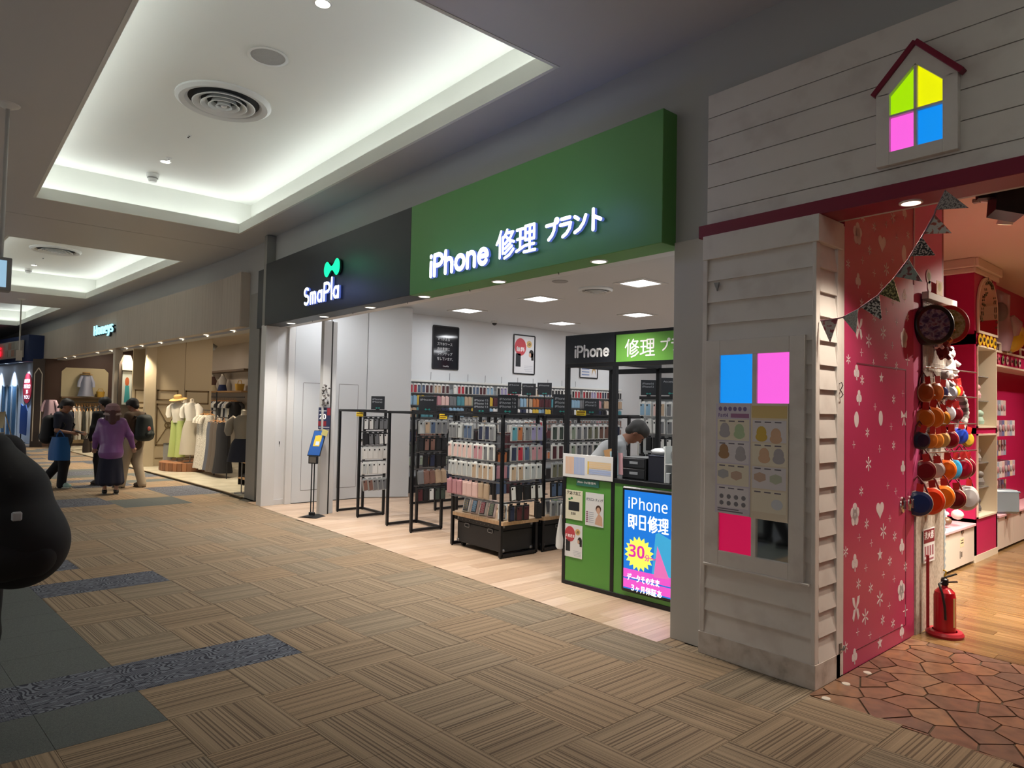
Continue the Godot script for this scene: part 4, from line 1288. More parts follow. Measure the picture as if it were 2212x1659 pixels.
		for sx in [-1, 1]:
			for sz in [-1, 1]:
				obj("castor", mb().lathe([Vector2(0, -0.02), Vector2(0.026, -0.02), Vector2(0.026, 0.02), Vector2(0, 0.02)], Vector3(sx * 0.37, 0.027, sz * (hz - 0.06)), 12, Basis(Vector3(0, 1, 0), Vector3(1, 0, 0), Vector3(0, 0, -1))), mat("rack_black"), t)
				for y in [0.075, 0.345]:
					obj("corner_cap", mb().box(Vector3(sx * 0.408, y, sz * (hz - 0.018)), Vector3(0.05, 0.045, 0.05), Basis(), 0.012), mat("worn_steel", "8f9194", 0.35, 0.8), t)
		for q in ([-0.22, 0.22] if k == 0 else [-0.25]):
			var fz: bool = k == 0
			var c := Vector3(q, 0.275, hz + 0.004) if fz else Vector3(0.43, 0.275, q + 0.6)
			var pts := []
			for i in 17:
				var a := TAU * i / 16.0
				var e := Vector2(0.042 * clampf(cos(a) * 1.3, -1, 1), 0.02 * clampf(sin(a) * 1.3, -1, 1))
				pts.append(c + (Vector3(e.x, e.y, 0.004) if fz else Vector3(0.004, e.y, e.x)))
			obj("handle", mb().tube(pts, 0.005, 6, false), mat("worn_steel"), t)
		var rv := mb()
		for i in 12:
			rv.ball(Vector3(-0.39 + i * 0.071, 0.333, hz + 0.005), Vector3(0.006, 0.006, 0.003), 6, 4)
		obj("rivets", rv, mat("worn_steel"), t)
		var s := thing("display_shelf", ["pale oak display shelf on the front trunk", "pale oak display shelf on the rear trunk"][k], "shelf", Vector3(-6.24, 0.372, (z0 + z1) * 0.5))
		obj("board", mb().seg(Vector3(-0.5, 0, -hz - 0.03), Vector3(0.5, 0.045, hz + 0.055), 0.004), textured("oak_shelf", grain_image(91, Color(0.80, 0.68, 0.54), Color(0.70, 0.57, 0.44)), 0.4, "ffffff", Vector3(0.8, 2.0, 2.0)), s)
	var cols := [["grey", "phone case box with a clear window and yellow strap"], ["sky", "phone case box printed with blue motifs"], ["rose", "phone case box with red motifs"], ["sage", "phone case box with a grey green case"], ["sand", "narrow phone case box turned aside"]]
	for i in 5:
		var t := thing("display_box", "%s on the front trunk shelf" % cols[i][1], "phone case box", Vector3(-6.52 + i * 0.16 + (0.06 if i == 4 else 0.0), 0.418, -0.80), 0.25 if i < 4 else 0.8, "boxes on the front trunk shelf")
		var lean := Basis(Vector3.RIGHT, -0.3)
		obj("carton", mb().box(lean * Vector3(0, 0.1, -0.02) + Vector3(0, 0.008, 0), Vector3(0.105, 0.2, 0.035), lean, 0.006), mat("carton_blush" if i % 2 else "carton_white", "d9c3bd", 0.45), t)
		obj("case", mb().box(lean * Vector3(0, 0.088, 0.0) + Vector3(0, 0.008, 0), Vector3(0.07, 0.145, 0.006), lean, 0.002), mat("case_dark", "3a3d40", 0.3), t)
		obj("window", mb().box(lean * Vector3(0, 0.088, 0.003) + Vector3(0, 0.008, 0), Vector3(0.056, 0.128, 0.004), lean, 0.001), mat("hue_" + cols[i][0], HUES[cols[i][0]], 0.5), t)
		var dots := mb()
		for j in 8:
			dots.box(lean * Vector3(0.02 * ((j % 2) * 2 - 1) * 0.8, 0.04 + j * 0.014, 0.0055) + Vector3(0, 0.008, 0), Vector3(0.011, 0.009, 0.001), lean)
		obj("motif", dots, mat(["dot_yellow", "dot_blue", "dot_red", "dot_grey", "dot_grey"][i], ["b59a2c", "3c5ca0", "b03038", "777777", "777777"][i], 0.5), t)
		obj("hang_hole", mb().box(lean * Vector3(0, 0.185, -0.001) + Vector3(0, 0.008, 0), Vector3(0.03, 0.012, 0.004), lean, 0.001), mat("black_plastic"), t)
	for i in 6:
		var t := thing("display_box", ["white", "pale green", "pink", "white", "grey", "rose"][i] + " phone case box leaning on the rear trunk shelf", "phone case box", Vector3(-5.80, 0.418, -1.52 - i * 0.13), PI * 0.5, "boxes on the rear trunk shelf")
		var lean := Basis(Vector3.RIGHT, -0.25)
		obj("carton", mb().box(lean * Vector3(0, 0.1, -0.02) + Vector3(0, 0.008, 0), Vector3(0.095, 0.19, 0.03), lean, 0.005), mat(["carton_white", "carton_green", "carton_blush", "carton_white", "carton_clear", "carton_blush"][i], ["d2d2ce", "9bb58a", "d9c3bd", "d2d2ce", "9b9d9c", "d9c3bd"][i], 0.45), t)
		obj("window", mb().box(lean * Vector3(0, 0.09, -0.003) + Vector3(0, 0.008, 0), Vector3(0.06, 0.13, 0.006), lean, 0.001), mat("hue_grey", HUES["grey"], 0.5), t)
	var bg := thing("plastic_bag", "white plastic bag hanging at the end of the rear trunk", "bag", Vector3(-4.70, 0.32, -0.60))
	obj("sack", mb().tube([Vector3(0, 0.0, 0), Vector3(0, 0.015, 0), Vector3(0.005, 0.10, 0), Vector3(0, 0.2, 0), Vector3(0.01, 0.33, 0)], [0.03, 0.05, 0.052, 0.032, 0.012], 10, true, 0.6), mat("bag_white", "d8dadb", 0.35), bg)
	obj("handle", mb().tube([Vector3(0.01, 0.32, 0), Vector3(0.02, 0.4, 0.01), Vector3(0.012, 0.44, 0.0)], 0.006, 6), mat("bag_white"), bg)
	# placards standing on the racks
	placard(Vector3(-9.03, 1.605, -1.0), ["iPhone", "iPhone"], "black placard on the rack next to the storage doors")
	placard(Vector3(-7.68, 1.605, -1.0), ["iPhone"], "wide black placard on the middle front rack", 0.25)
	placard(Vector3(-6.5, 1.605, -1.0), ["iPhone 15", "iPhone 14", "iPhone 13"], "black three line placard on the left of the trunk rack")
	placard(Vector3(-6.0, 1.605, -1.0), ["iPhone 15", "iPhone 14", "iPhone 13"], "black three line placard on the right of the trunk rack", 0.24, 0.22)
	placard(Vector3(-6.30, 1.605, -2.2), ["iPhone 15", "iPhone 14", "iPhone 13"], "black three line placard on the rear trunk rack", 0.24, 0.26)
	for k in 3:
		placard([Vector3(-10.5, 1.95, -5.0), Vector3(-10.06, 1.92, -5.0), Vector3(-9.6, 1.93, -5.0)][k], ["iPhone"], "small black placard on a tall pole among the far racks", 0.28, 0.24)
		var pole := thing("placard_pole", "thin black pole carrying a far rack placard", "pole", Vector3([-10.5, -10.06, -9.6][k], 0, -5.0), 0.0, "placard poles among the far racks")
		obj("rod", mb().tube([Vector3.ZERO, Vector3(0, [1.95, 1.92, 1.93][k], 0)], 0.01, 6), mat("rack_black"), pole)
		obj("base", mb().lathe([Vector2(0.11, 0), Vector2(0.1, 0.012), Vector2(0, 0.012)], Vector3.ZERO, 16), mat("rack_black"), pole)
	placard(Vector3(-6.7, 1.605, -3.2), ["iPhone14", "iPhone13"], "black placard seen through the left booth opening", 0.22, 0.22)
	placard(Vector3(-5.48, 1.87, -2.96), ["iPhone14", "iPhone13"], "small black placard on the accessory rack", 0.2, 0.2)
	placard(Vector3(-5.12, 1.87, -2.96), ["Accessory"], "black accessory placard on the accessory rack", 0.26, 0.22)
	price_tag(Vector3(-9.1, 1.54, -0.74), 0.5, "yellow price tag on the rack next to the storage doors")
	price_tag(Vector3(-6.93, 1.56, -0.74), 0.3, "yellow price tag on the header rail by the trunk rack")
	price_tag(Vector3(-5.77, 1.637, -2.0), 0.8, "yellow price tag standing on the rear trunk rack")
	# slim sign stand
	var st := thing("sign_stand", "slim black sign stand with a slanted blue poster at the shop entrance", "sign stand", Vector3(-9.56, 0, -0.24), 0.55)
	var dk := mat("stand_black", "1b1d20", 0.4, 0.3)
	obj("base_plate", mb().prism(PackedVector2Array([Vector2(-0.17, 0), Vector2(0.17, 0), Vector2(0.04, 0.028), Vector2(-0.04, 0.028)]), -0.13, 0.13), dk, st)
	for s in [-0.022, 0.022]:
		obj("rod", mb().tube([Vector3(s, 0.02, 0), Vector3(s, 0.82, 0)], 0.009, 8), dk, st)
	obj("socket", mb().seg(Vector3(-0.045, 0.02, -0.02), Vector3(0.045, 0.07, 0.02), 0.005), dk, st)
	obj("leaflet_box", mb().seg(Vector3(-0.075, 0.79, -0.02), Vector3(0.075, 0.905, 0.02), 0.004), dk, st)
	obj("leaflet", mb().seg(Vector3(-0.058, 0.805, 0.02), Vector3(0.058, 0.89, 0.022)), mat("leaflet_grey", "6d675f", 0.6), st)
	var ln := Basis(Vector3.RIGHT, -0.42)
	var fr := obj("slanted_frame", mb().box(Vector3(0, 1.09, -0.085), Vector3(0.22, 0.41, 0.014), ln, 0.004), dk, st)
	obj("poster_sheet", mb().box(Vector3(0, 1.09, -0.085) + ln * Vector3(0, 0, 0.008), Vector3(0.2, 0.39, 0.002), ln), mat("poster_blue", "24559c", 0.4), fr)
	obj("poster_blob", mb().box(Vector3(0, 1.12, -0.098) + ln * Vector3(0, 0, 0.0095), Vector3(0.11, 0.17, 0.001), ln).box(Vector3(0.02, 1.16, -0.115) + ln * Vector3(0, 0, 0.0095), Vector3(0.08, 0.1, 0.001), ln), mat("poster_yellow", "d9b53a", 0.5), fr)
	obj("poster_print", mb().box(Vector3(0, 0.955, -0.026) + ln * Vector3(0, 0, 0.0095), Vector3(0.12, 0.03, 0.001), ln).box(Vector3(0.01, 1.09, -0.085) + ln * Vector3(0, 0, 0.0105), Vector3(0.06, 0.07, 0.001), ln), mat("poster_pale", "bcd0e8", 0.5), fr)
	obj("tag", mb().box(Vector3(0.115, 1.25, -0.10), Vector3(0.1, 0.09, 0.004), Basis(Vector3.BACK, -0.3), 0.001), mat("tag_lemon", "e2d98c", 0.5), st)
	# leaflet poster and crystal charm on the partition post
	var lp := thing("notice_sheet", "dark blue notice with a large 20 taped to the partition post", "notice", Vector3(-9.655, 1.30, -0.44), 0.9)
	obj("sheet", mb().seg(Vector3(-0.09, 0, 0), Vector3(0.09, 0.33, 0.004)), mat("notice_navy", "2b3150", 0.5), lp)
	obj("red_band", mb().seg(Vector3(-0.09, 0.05, 0.004), Vector3(0.03, 0.12, 0.0046)).seg(Vector3(0.04, 0.21, 0.004), Vector3(0.09, 0.32, 0.0046)), mat("notice_red", "8f2a34", 0.5), lp)
	latin("lettering", "20", mat("ink_white", "f0f0ee", 0.6), lp, Vector3(-0.075, 0.15, 0.004), 0.1, 0.08, 0.001)
	obj("print_lines", mb().seg(Vector3(-0.08, 0.27, 0.004), Vector3(0.03, 0.285, 0.0046)).seg(Vector3(-0.08, 0.02, 0.004), Vector3(0.08, 0.035, 0.0046)), mat("ink_pale", "a9adb8", 0.6), lp)
	var cr := thing("crystal_garland", "grey crystal bead garland on the partition post above the notice", "garland", Vector3(-9.63, 1.66, -0.44))
	for i in 26:
		obj("bead", mb().ball(Vector3(rnd(-0.05, 0.05), i * 0.0125, rnd(-0.05, 0.05)), Vector3(0.018, 0.014, 0.018), 6, 4), mat("crystal", "8e8a88", 0.15, 0.3) if i % 3 else mat("crystal_dark", "4e4a4a", 0.2, 0.3), cr)

func build_booth() -> void:
	var t := thing("service_booth", "black framed repair counter booth with green panels and overhead sign", "counter", Vector3(-4.643, 0, -0.599), 0.0652)
	var k := mat("rack_black")
	var g := mat("panel_green", "57983f", 0.4)
	for x in [0.0, 0.58, 1.62]:
		obj("post", mb().seg(Vector3(x - 0.02, 0, -0.035), Vector3(x + 0.02, 2.405, 0.005), 0.002), k, t)
		obj("rear_post", mb().seg(Vector3(x - 0.02, 0, -0.74), Vector3(x + 0.02, 2.2, -0.70), 0.002), k, t)
		obj("cross_bar", mb().seg(Vector3(x - 0.02, 2.10, -0.70), Vector3(x + 0.02, 2.14, -0.03)), k, t)
	for y in [0.02, 1.045, 2.11]:
		obj("rail", mb().seg(Vector3(0, y - 0.02, -0.035), Vector3(1.62, y + 0.02, 0.008), 0.002), k, t)
	obj("rear_rail", mb().seg(Vector3(0, 2.06, -0.74), Vector3(1.62, 2.11, -0.70)), k, t)
	obj("side_panel", mb().seg(Vector3(-0.012, 0.02, -0.70), Vector3(0.012, 1.03, -0.03)), g, t)
	obj("left_panel", mb().seg(Vector3(0.02, 0.04, -0.02), Vector3(0.56, 1.025, 0.0)), g, t)
	obj("right_panel", mb().seg(Vector3(0.60, 0.04, -0.02), Vector3(1.60, 1.025, 0.0)), g, t)
	obj("worktop", mb().seg(Vector3(0, 1.03, -0.74), Vector3(1.62, 1.06, -0.03), 0.002), k, t)
	var sb := obj("sign_black", mb().seg(Vector3(-0.012, 2.125, -0.03), Vector3(0.585, 2.405, 0.012), 0.003), mat("booth_sign_black", "171a21", 0.4), t)
	var m := mb()
	write(m, "iPhone", 0.105, 2.19, 0.42, 0.105, 0.02, 0.012, 0.014)
	obj("lettering", m, mat("ink_white", "f0f0ee", 0.6), sb)
	var sg := obj("sign_green", mb().seg(Vector3(0.598, 2.128, -0.03), Vector3(1.60, 2.378, 0.008)), mat("booth_sign_green", "68a545", 0.4), t)
	obj("sign_cap", mb().seg(Vector3(0.585, 2.378, -0.03), Vector3(1.62, 2.405, 0.012)), k, t)
	m = mb()
	write(m, "修理", 0.70, 2.175, 0.325, 0.148, 0.014, 0.008, 0.010)
	write(m, "プラント", 1.07, 2.21, 0.42, 0.10, 0.013, 0.008, 0.010)
	obj("lettering", m, mat("ink_white", "f0f0ee", 0.6), sg)
	# things fixed to the booth front
	var X := t.transform
	var pb := thing("price_board", "white price table board on the booth front", "notice board", X * Vector3(0, 1.035, 0.016), 0.0652)
	obj("board", mb().seg(Vector3(-0.012, 0.0, 0), Vector3(0.59, 0.222, 0.004), 0.001), mat("paper_white", "dededf", 0.5), pb)
	for i in 3:
		obj("table_block", mb().seg(Vector3([0.02, 0.13, 0.31][i], [0.03, 0.03, 0.1][i], 0.004), Vector3([0.125, 0.26, 0.57][i], [0.195, 0.195, 0.165][i], 0.0046)), mat(["block_peach", "block_blue", "block_sand"][i], ["dcb69b", "9fb1d8", "e0c49a"][i], 0.6), pb)
	obj("table_block", mb().seg(Vector3(0.31, 0.045, 0.004), Vector3(0.57, 0.095, 0.0046)), mat("block_blue"), pb)
	var lines := mb()
	for i in 14:
		lines.seg(Vector3(0.022 + i * 0.0175, 0.03, 0.0046), Vector3(0.025 + i * 0.0175, 0.195, 0.005))
	for i in 7:
		lines.seg(Vector3(0.31, 0.05 + i * 0.019, 0.0046), Vector3(0.57, 0.0525 + i * 0.019, 0.005))
	obj("table_lines", lines, mat("line_pale", "cfcac6", 0.6), pb)
	obj("yellow_strip", mb().seg(Vector3(0.295, 0.045, 0.004), Vector3(0.31, 0.165, 0.005)), mat("strip_yellow", "dfb93a", 0.6), pb)
	var tg := thing("booth_label", "small teal label strip below the price board", "label", X * Vector3(0.15, 0.96, 0.003), 0.0652)
	obj("strip", mb().seg(Vector3(0, 0, 0), Vector3(0.272, 0.068, 0.003), 0.001), mat("label_teal", "2f6f63", 0.5), tg)
	m = mb()
	latin("lettering", "iPhone · iPad", mat("ink_white"), tg, Vector3(0.015, 0.026, 0.003), 0.12, 0.02, 0.0006)
	write(m, "修理料", 0.14, 0.026, 0.1, 0.02, 0.003, 0.003, 0.0036)
	obj("lettering", m, mat("ink_white"), tg)
	var p1 := thing("leaflet", "cream leaflet with a black wallet picture on the booth", "leaflet", X * Vector3(0.016, 0.63, 0.003), 0.0652)
	obj("sheet", mb().seg(Vector3.ZERO, Vector3(0.212, 0.28, 0.002)), mat("paper_cream", "e0dcc4", 0.6), p1)
	m = mb()
	write(m, "穴あけ加工", 0.018, 0.235, 0.175, 0.034, 0.004, 0.002, 0.0026)
	obj("lettering", m, mat("ink_dark", "3a3530", 0.6), p1)
	obj("wallet_print", mb().seg(Vector3(0.04, 0.085, 0.002), Vector3(0.175, 0.17, 0.0026), 0.0002), mat("print_black", "1e2126", 0.4), p1)
	obj("bow_print", mb().disc_xy(0.05, 0.19, 0.015, 0.012, 0.002, 0.0026, 10).disc_xy(0.078, 0.202, 0.015, 0.012, 0.002, 0.0026, 10), mat("print_green", "3d8a52", 0.5), p1)
	latin("lettering", "330", mat("ink_dark"), p1, Vector3(0.07, 0.045, 0.002), 0.06, 0.024, 0.0006)
	var p2 := thing("leaflet", "white glass coating leaflet with a woman's photo on the booth", "leaflet", X * Vector3(0.265, 0.60, 0.003), 0.0652)
	obj("sheet", mb().seg(Vector3.ZERO, Vector3(0.216, 0.308, 0.002)), mat("paper_white"), p2)
	m = mb()
	write(m, "ガラスコーティング", 0.01, 0.232, 0.2, 0.026, 0.003, 0.002, 0.0026)
	obj("lettering", m, mat("ink_slate", "4c5560", 0.6), p2)
	obj("hair_print", mb().disc_xy(0.155, 0.165, 0.032, 0.034, 0.002, 0.0024, 16), mat("print_brown", "4a2f22", 0.5), p2)
	obj("skin_print", mb().disc_xy(0.155, 0.15, 0.023, 0.03, 0.0024, 0.0028, 16).prism(PackedVector2Array([Vector2(0.115, 0.02), Vector2(0.205, 0.01), Vector2(0.2, 0.09), Vector2(0.16, 0.125), Vector2(0.125, 0.07)]), 0.002, 0.0026), mat("print_skin", "cfa58c", 0.5), p2)
	var sw := mb()
	for i in 6:
		sw.seg(Vector3(0.012, 0.03 + i * 0.018, 0.002), Vector3(0.03, 0.042 + i * 0.018, 0.0026))
	obj("swatches", sw, mat("swatch_plum", "8c4a6a", 0.5), p2)
	sw = mb()
	for i in 6:
		sw.seg(Vector3(0.04, 0.032 + i * 0.018, 0.002), Vector3(0.1, 0.038 + i * 0.018, 0.0026))
	obj("text_lines", sw, mat("ink_pale", "a9adb8", 0.6), p2)
	var p3 := thing("leaflet", "white leaflet with a red FREE bubble on the booth", "leaflet", X * Vector3(0.014, 0.27, 0.003), 0.0652)
	obj("sheet", mb().seg(Vector3.ZERO, Vector3(0.219, 0.312, 0.002)), mat("paper_white"), p3)
	repair_poster(p3, 0.219, 0.312, 0.002, "FREE")
	# digital poster
	var sc := thing("digital_screen", "glowing blue and magenta advertising screen on the booth", "screen", X * Vector3(0.705, 0.085, 0.0), 0.0652)
	obj("bezel", mb().seg(Vector3(0, 0, 0), Vector3(0.545, 0.925, 0.035), 0.012), mat("frame_black", "15161a", 0.3), sc)
	var D := Vector3(0.03, 0.03, 0)
	var z := 0.0352
	obj("screen_picture", mb().seg(D + Vector3(0, 0, z), D + Vector3(0.485, 0.865, z + 0.0006)), glow("screen_blue", "0a6fd0", 0.75), sc)
	obj("screen_band", mb().seg(D + Vector3(0, 0.1, z), D + Vector3(0.485, 0.175, z + 0.001)).seg(D + Vector3(0, 0.012, z), D + Vector3(0.485, 0.088, z + 0.001)), glow("screen_magenta", "d94fc0", 0.75), sc)
	var star := PackedVector2Array()
	for i in 36:
		var a := TAU * i / 36.0
		var r := 0.155 if i % 2 else 0.118
		star.append(Vector2(0.192 + r * cos(a), 0.352 + r * 0.98 * sin(a)))
	obj("screen_burst", mb().prism(star, z, z + 0.0012), glow("screen_yellow", "e4ee5a", 0.85), sc)
	var wh := glow("screen_white", "f4f8ff", 0.95)
	m = mb()
	latin("screen_text", "iPhone", wh, sc, Vector3(0.075, 0.735, z), 0.40, 0.105, 0.001, false)
	write(m, "即日修理", 0.072, 0.565, 0.42, 0.125, 0.014, z, z + 0.0012)
	write(m, "データそのまま", 0.07, 0.108, 0.34, 0.056, 0.008, z + 0.001, z + 0.0018)
	write(m, "ヶ月保証あ", 0.155, 0.022, 0.28, 0.055, 0.008, z + 0.001, z + 0.0018)
	obj("screen_text", m, wh, sc)
	latin("screen_text", "3", wh, sc, Vector3(0.115, 0.024, z), 0.032, 0.052, 0.0018)
	latin("screen_number", "30", glow("screen_pink", "d02aa0", 0.7), sc, Vector3(0.085, 0.315, z + 0.0012), 0.165, 0.11, 0.001)
	m = mb()
	write(m, "分〜", 0.25, 0.305, 0.12, 0.055, 0.008, z + 0.0012, z + 0.002)
	obj("screen_text", m, glow("screen_pink", "d02aa0", 0.7), sc)
	obj("screen_phone", mb().prism(PackedVector2Array([Vector2(0.325, 0.18), Vector2(0.515, 0.19), Vector2(0.515, 0.52), Vector2(0.39, 0.565), Vector2(0.36, 0.55)]), z, z + 0.0008), glow("screen_teal", "3aa6d8", 0.6), sc)
	obj("screen_phone_glass", mb().prism(PackedVector2Array([Vector2(0.345, 0.18), Vector2(0.5, 0.19), Vector2(0.38, 0.45)]), z + 0.0008, z + 0.0016), glow("screen_rose", "e070b8", 0.6), sc)
	area(X * Vector3(0.98, 0.55, 0.06), Vector3(0.065, 0, 1).normalized(), Vector3(0.998, 0, -0.065).normalized(), 0.48, 0.86, 0.16, "8f9cf0")
	# things on the worktop
	var org := thing("organizer_box", "black two drawer organizer box on the booth worktop", "box", X * Vector3(0.72, 1.06, -0.24), 0.0652)
	obj("body", mb().seg(Vector3(-0.13, 0, -0.12), Vector3(0.13, 0.20, 0.12), 0.004), mat("black_plastic"), org)
	for i in 2:
		var dr := obj("drawer", mb().seg(Vector3(-0.12, 0.012 + i * 0.095, 0.12), Vector3(0.12, 0.095 + i * 0.095, 0.128), 0.003), mat("drawer_black", "25262a", 0.3), org)
		obj("label_holder", mb().seg(Vector3(-0.04, 0.045 + i * 0.095, 0.128), Vector3(0.05, 0.068 + i * 0.095, 0.131)), mat("label_grey", "90949a", 0.4), dr)
	var fb := thing("file_box", "plain dark navy file box on the booth worktop", "box", X * Vector3(0.96, 1.06, -0.22), 0.0652)
	obj("body", mb().seg(Vector3(-0.085, 0, -0.1), Vector3(0.085, 0.23, 0.1), 0.003), mat("file_navy", "1b1e2c", 0.6), fb)
	obj("rim", mb().seg(Vector3(-0.088, 0.222, -0.103), Vector3(0.088, 0.232, 0.103), 0.002), mat("file_rim", "2a2e40", 0.5), fb)
	var pbg := thing("clear_bag", "crumpled clear plastic bag lying on the navy file box", "bag", X * Vector3(0.95, 1.292, -0.2))
	obj("film", mb().ball(Vector3(0, 0.03, 0), Vector3(0.10, 0.035, 0.07), 9, 5), mat("film_clear", "c5c9cc", 0.15), pbg)
	obj("knot", mb().ball(Vector3(0.06, 0.055, 0.01), Vector3(0.03, 0.03, 0.02), 6, 4), mat("film_clear"), pbg)
	var stn := thing("acrylic_stand", "clear acrylic stand with small goods on the worktop end", "stand", X * Vector3(1.18, 1.06, -0.2), 0.0652)
	obj("side", mb().seg(Vector3(-0.125, 0, -0.1), Vector3(-0.115, 0.32, 0.1)), mat("acrylic_white", "cfd3d3", 0.2), stn)
	obj("shelf", mb().seg(Vector3(-0.12, 0.16, -0.1), Vector3(0.2, 0.168, 0.1)), mat("acrylic_white"), stn)
	obj("back", mb().seg(Vector3(-0.12, 0, -0.1), Vector3(0.2, 0.34, -0.094)), mat("acrylic_grey", "98a29c", 0.2), stn)
	var spk := thing("tape_roll", "round chrome and red tape roll on the acrylic stand", "tape roll", X * Vector3(1.17, 1.30, -0.15))
	obj("rim", mb().lathe([Vector2(0.05, -0.02), Vector2(0.072, -0.02), Vector2(0.072, 0.02), Vector2(0.05, 0.02)], Vector3.ZERO, 20, Basis(Vector3(1, 0, 0), Vector3(0, 0, 1), Vector3(0, -1, 0))), mat("chrome", "c8c8c8", 0.2, 1.0), spk)
	obj("core", mb().lathe([Vector2(0, 0.015), Vector2(0.05, 0.015)], Vector3.ZERO, 18, Basis(Vector3(1, 0, 0), Vector3(0, 0, 1), Vector3(0, -1, 0))), mat("core_red", "7c2a30", 0.4), spk)
	for i in 5:
		var bx := thing("goods_packet", ["silver", "dark", "white", "green", "grey"][i] + " goods packet standing in the acrylic stand", "packet", X * Vector3(1.1 + i * 0.055, 1.06, -0.1), 0.0652, "packets in the acrylic stand")
		obj("pouch", mb().seg(Vector3(-0.02, 0.0, -0.02), Vector3(0.022, 0.09 + 0.01 * (i % 3), 0.02), 0.004), mat(["pk_silver", "pk_dark", "pk_white", "pk_green", "pk_grey"][i], ["a7abae", "2e3236", "d0d0cc", "5f7f62", "777c80"][i], 0.3), bx)
	for i in 3:
		var pp := thing("brochure", ["tan", "pale blue", "pink"][i] + " brochure standing behind the price board", "brochure", X * Vector3(0.46 + i * 0.05, 1.06, -0.12), 0.3 - 0.2 * i)
		obj("cover", mb().box(Vector3(0, 0.13, 0), Vector3(0.09, 0.26 - 0.03 * i, 0.006), Basis(Vector3.BACK, 0.25 - 0.1 * i)), mat(["br_tan", "br_blue", "br_pink"][i], ["b58a5c", "9fc0cc", "c79aa0"][i], 0.5), pp)

# ------------------------------------------------------------------ white clapboard house front and the pink shop
const DECALS := {
	"a": [[-1.28, 3.17, 0.075], [-1.16, 2.76, 0.075], [-1.1, 2.29, 0.075], [-0.85, 2.21, 0.075], [-0.94, 3.03, 0.05], [-0.86, 2.85, 0.05], [-1.58, 3.09, 0.05], [-0.51, 2.7, 0.05], [-0.73, 2.46, 0.05], [-1.07, 2.62, 0.05], [-1.28, 2.54, 0.05], [-0.94, 2.38, 0.05], [-1.57, 2.45, 0.05], [-1.15, 2.12, 0.05], [-0.52, 2.06, 0.05], [-1.35, 2.06, 0.05], [-0.75, 3.06, 0.05], [-0.74, 1.93, 0.05], [-1.3, 1.81, 0.05], [-0.83, 1.57, 0.05], [-1.3, 1.47, 0.05], [-0.73, 1.17, 0.05], [-0.85, 1.35, 0.075], [-1.11, 0.86, 0.085], [-1.05, 0.39, 0.085], [-0.8, 0.31, 0.085], [-0.82, 0.94, 0.055], [-1.32, 0.8, 0.055], [-1.23, 0.63, 0.055], [-0.49, 0.79, 0.055], [-1.53, 0.55, 0.055], [-0.69, 0.55, 0.055], [-0.89, 0.49, 0.055], [-1.1, 0.23, 0.055], [-1.29, 0.17, 0.055], [-0.49, 0.17, 0.055]],
	"c": [[-1.51, 3.25, 0.08], [-0.67, 2.61, 0.08], [-1.51, 2.61, 0.08], [-0.65, 1.98, 0.08], [-1.48, 1.3, 0.08], [-0.69, 1.81, 0.08], [-1.46, 0.71, 0.09], [-0.63, 0.7, 0.09], [-1.46, 0.08, 0.08], [-0.63, 0.08, 0.08]],
	"f": [[-0.66, 2.93, 0.11], [-1.5, 2.28, 0.11], [-0.63, 1.02, 0.11], [-1.45, 0.38, 0.11]], "h": [[-1.08, 2.94, 0.1], [-1.05, 1.02, 0.1]], "l": [[-1.5, 2.93, 0.1], [-0.65, 1.66, 0.08], [-1.06, 1.67, 0.08]], "b": [[-0.69, 2.28, 0.11], [-0.65, 0.39, 0.12]],
	"s": [[-1.16, 3.09, 0.04], [-1.36, 3.03, 0.04], [-0.74, 2.76, 0.04], [-1.28, 2.85, 0.04], [-0.94, 2.7, 0.04], [-0.85, 2.54, 0.04], [-1.16, 2.45, 0.04], [-1.35, 2.39, 0.04], [-1.27, 2.21, 0.04], [-0.73, 2.12, 0.04], [-0.93, 2.06, 0.04], [-1.57, 2.12, 0.07], [-1.19, 1.18, 0.04], [-0.96, 1.75, 0.04], [-1.25, 1.61, 0.04], [-0.61, 1.49, 0.04], [-1.04, 1.45, 0.04], [-1.34, 1.13, 0.04], [-1.48, 1.86, 0.04], [-0.7, 0.86, 0.04], [-0.9, 0.8, 0.04], [-0.81, 0.64, 0.04], [-1.11, 0.55, 0.04], [-1.31, 0.49, 0.04], [-1.22, 0.31, 0.04], [-0.68, 0.23, 0.04], [-0.88, 0.17, 0.04], [-1.23, 0.94, 0.04], [-1.53, 0.22, 0.07]],
	"t": [[-1.07, 1.96, 0.06], [-1.05, 0.7, 0.07], [-1.05, 0.08, 0.07]], "w": [[-1.5, 1.67, 0.09]]}

func _petals(m: MB, n: int, r: float, w: float, len0: float, turn := 0.0) -> void:
	for i in n:
		var a := TAU * i / n + turn + PI * 0.5
		var c := Vector2(cos(a), sin(a))
		var t := Vector2(-c.y, c.x)
		var p := PackedVector2Array()
		for k in 10:
			var b := TAU * k / 10.0
			p.append(c * (len0 + (r - len0) * (0.5 + 0.5 * cos(b))) + t * w * sin(b) * (0.75 + 0.4 * cos(b)))
		m.prism(p, 0.0, 0.0012)

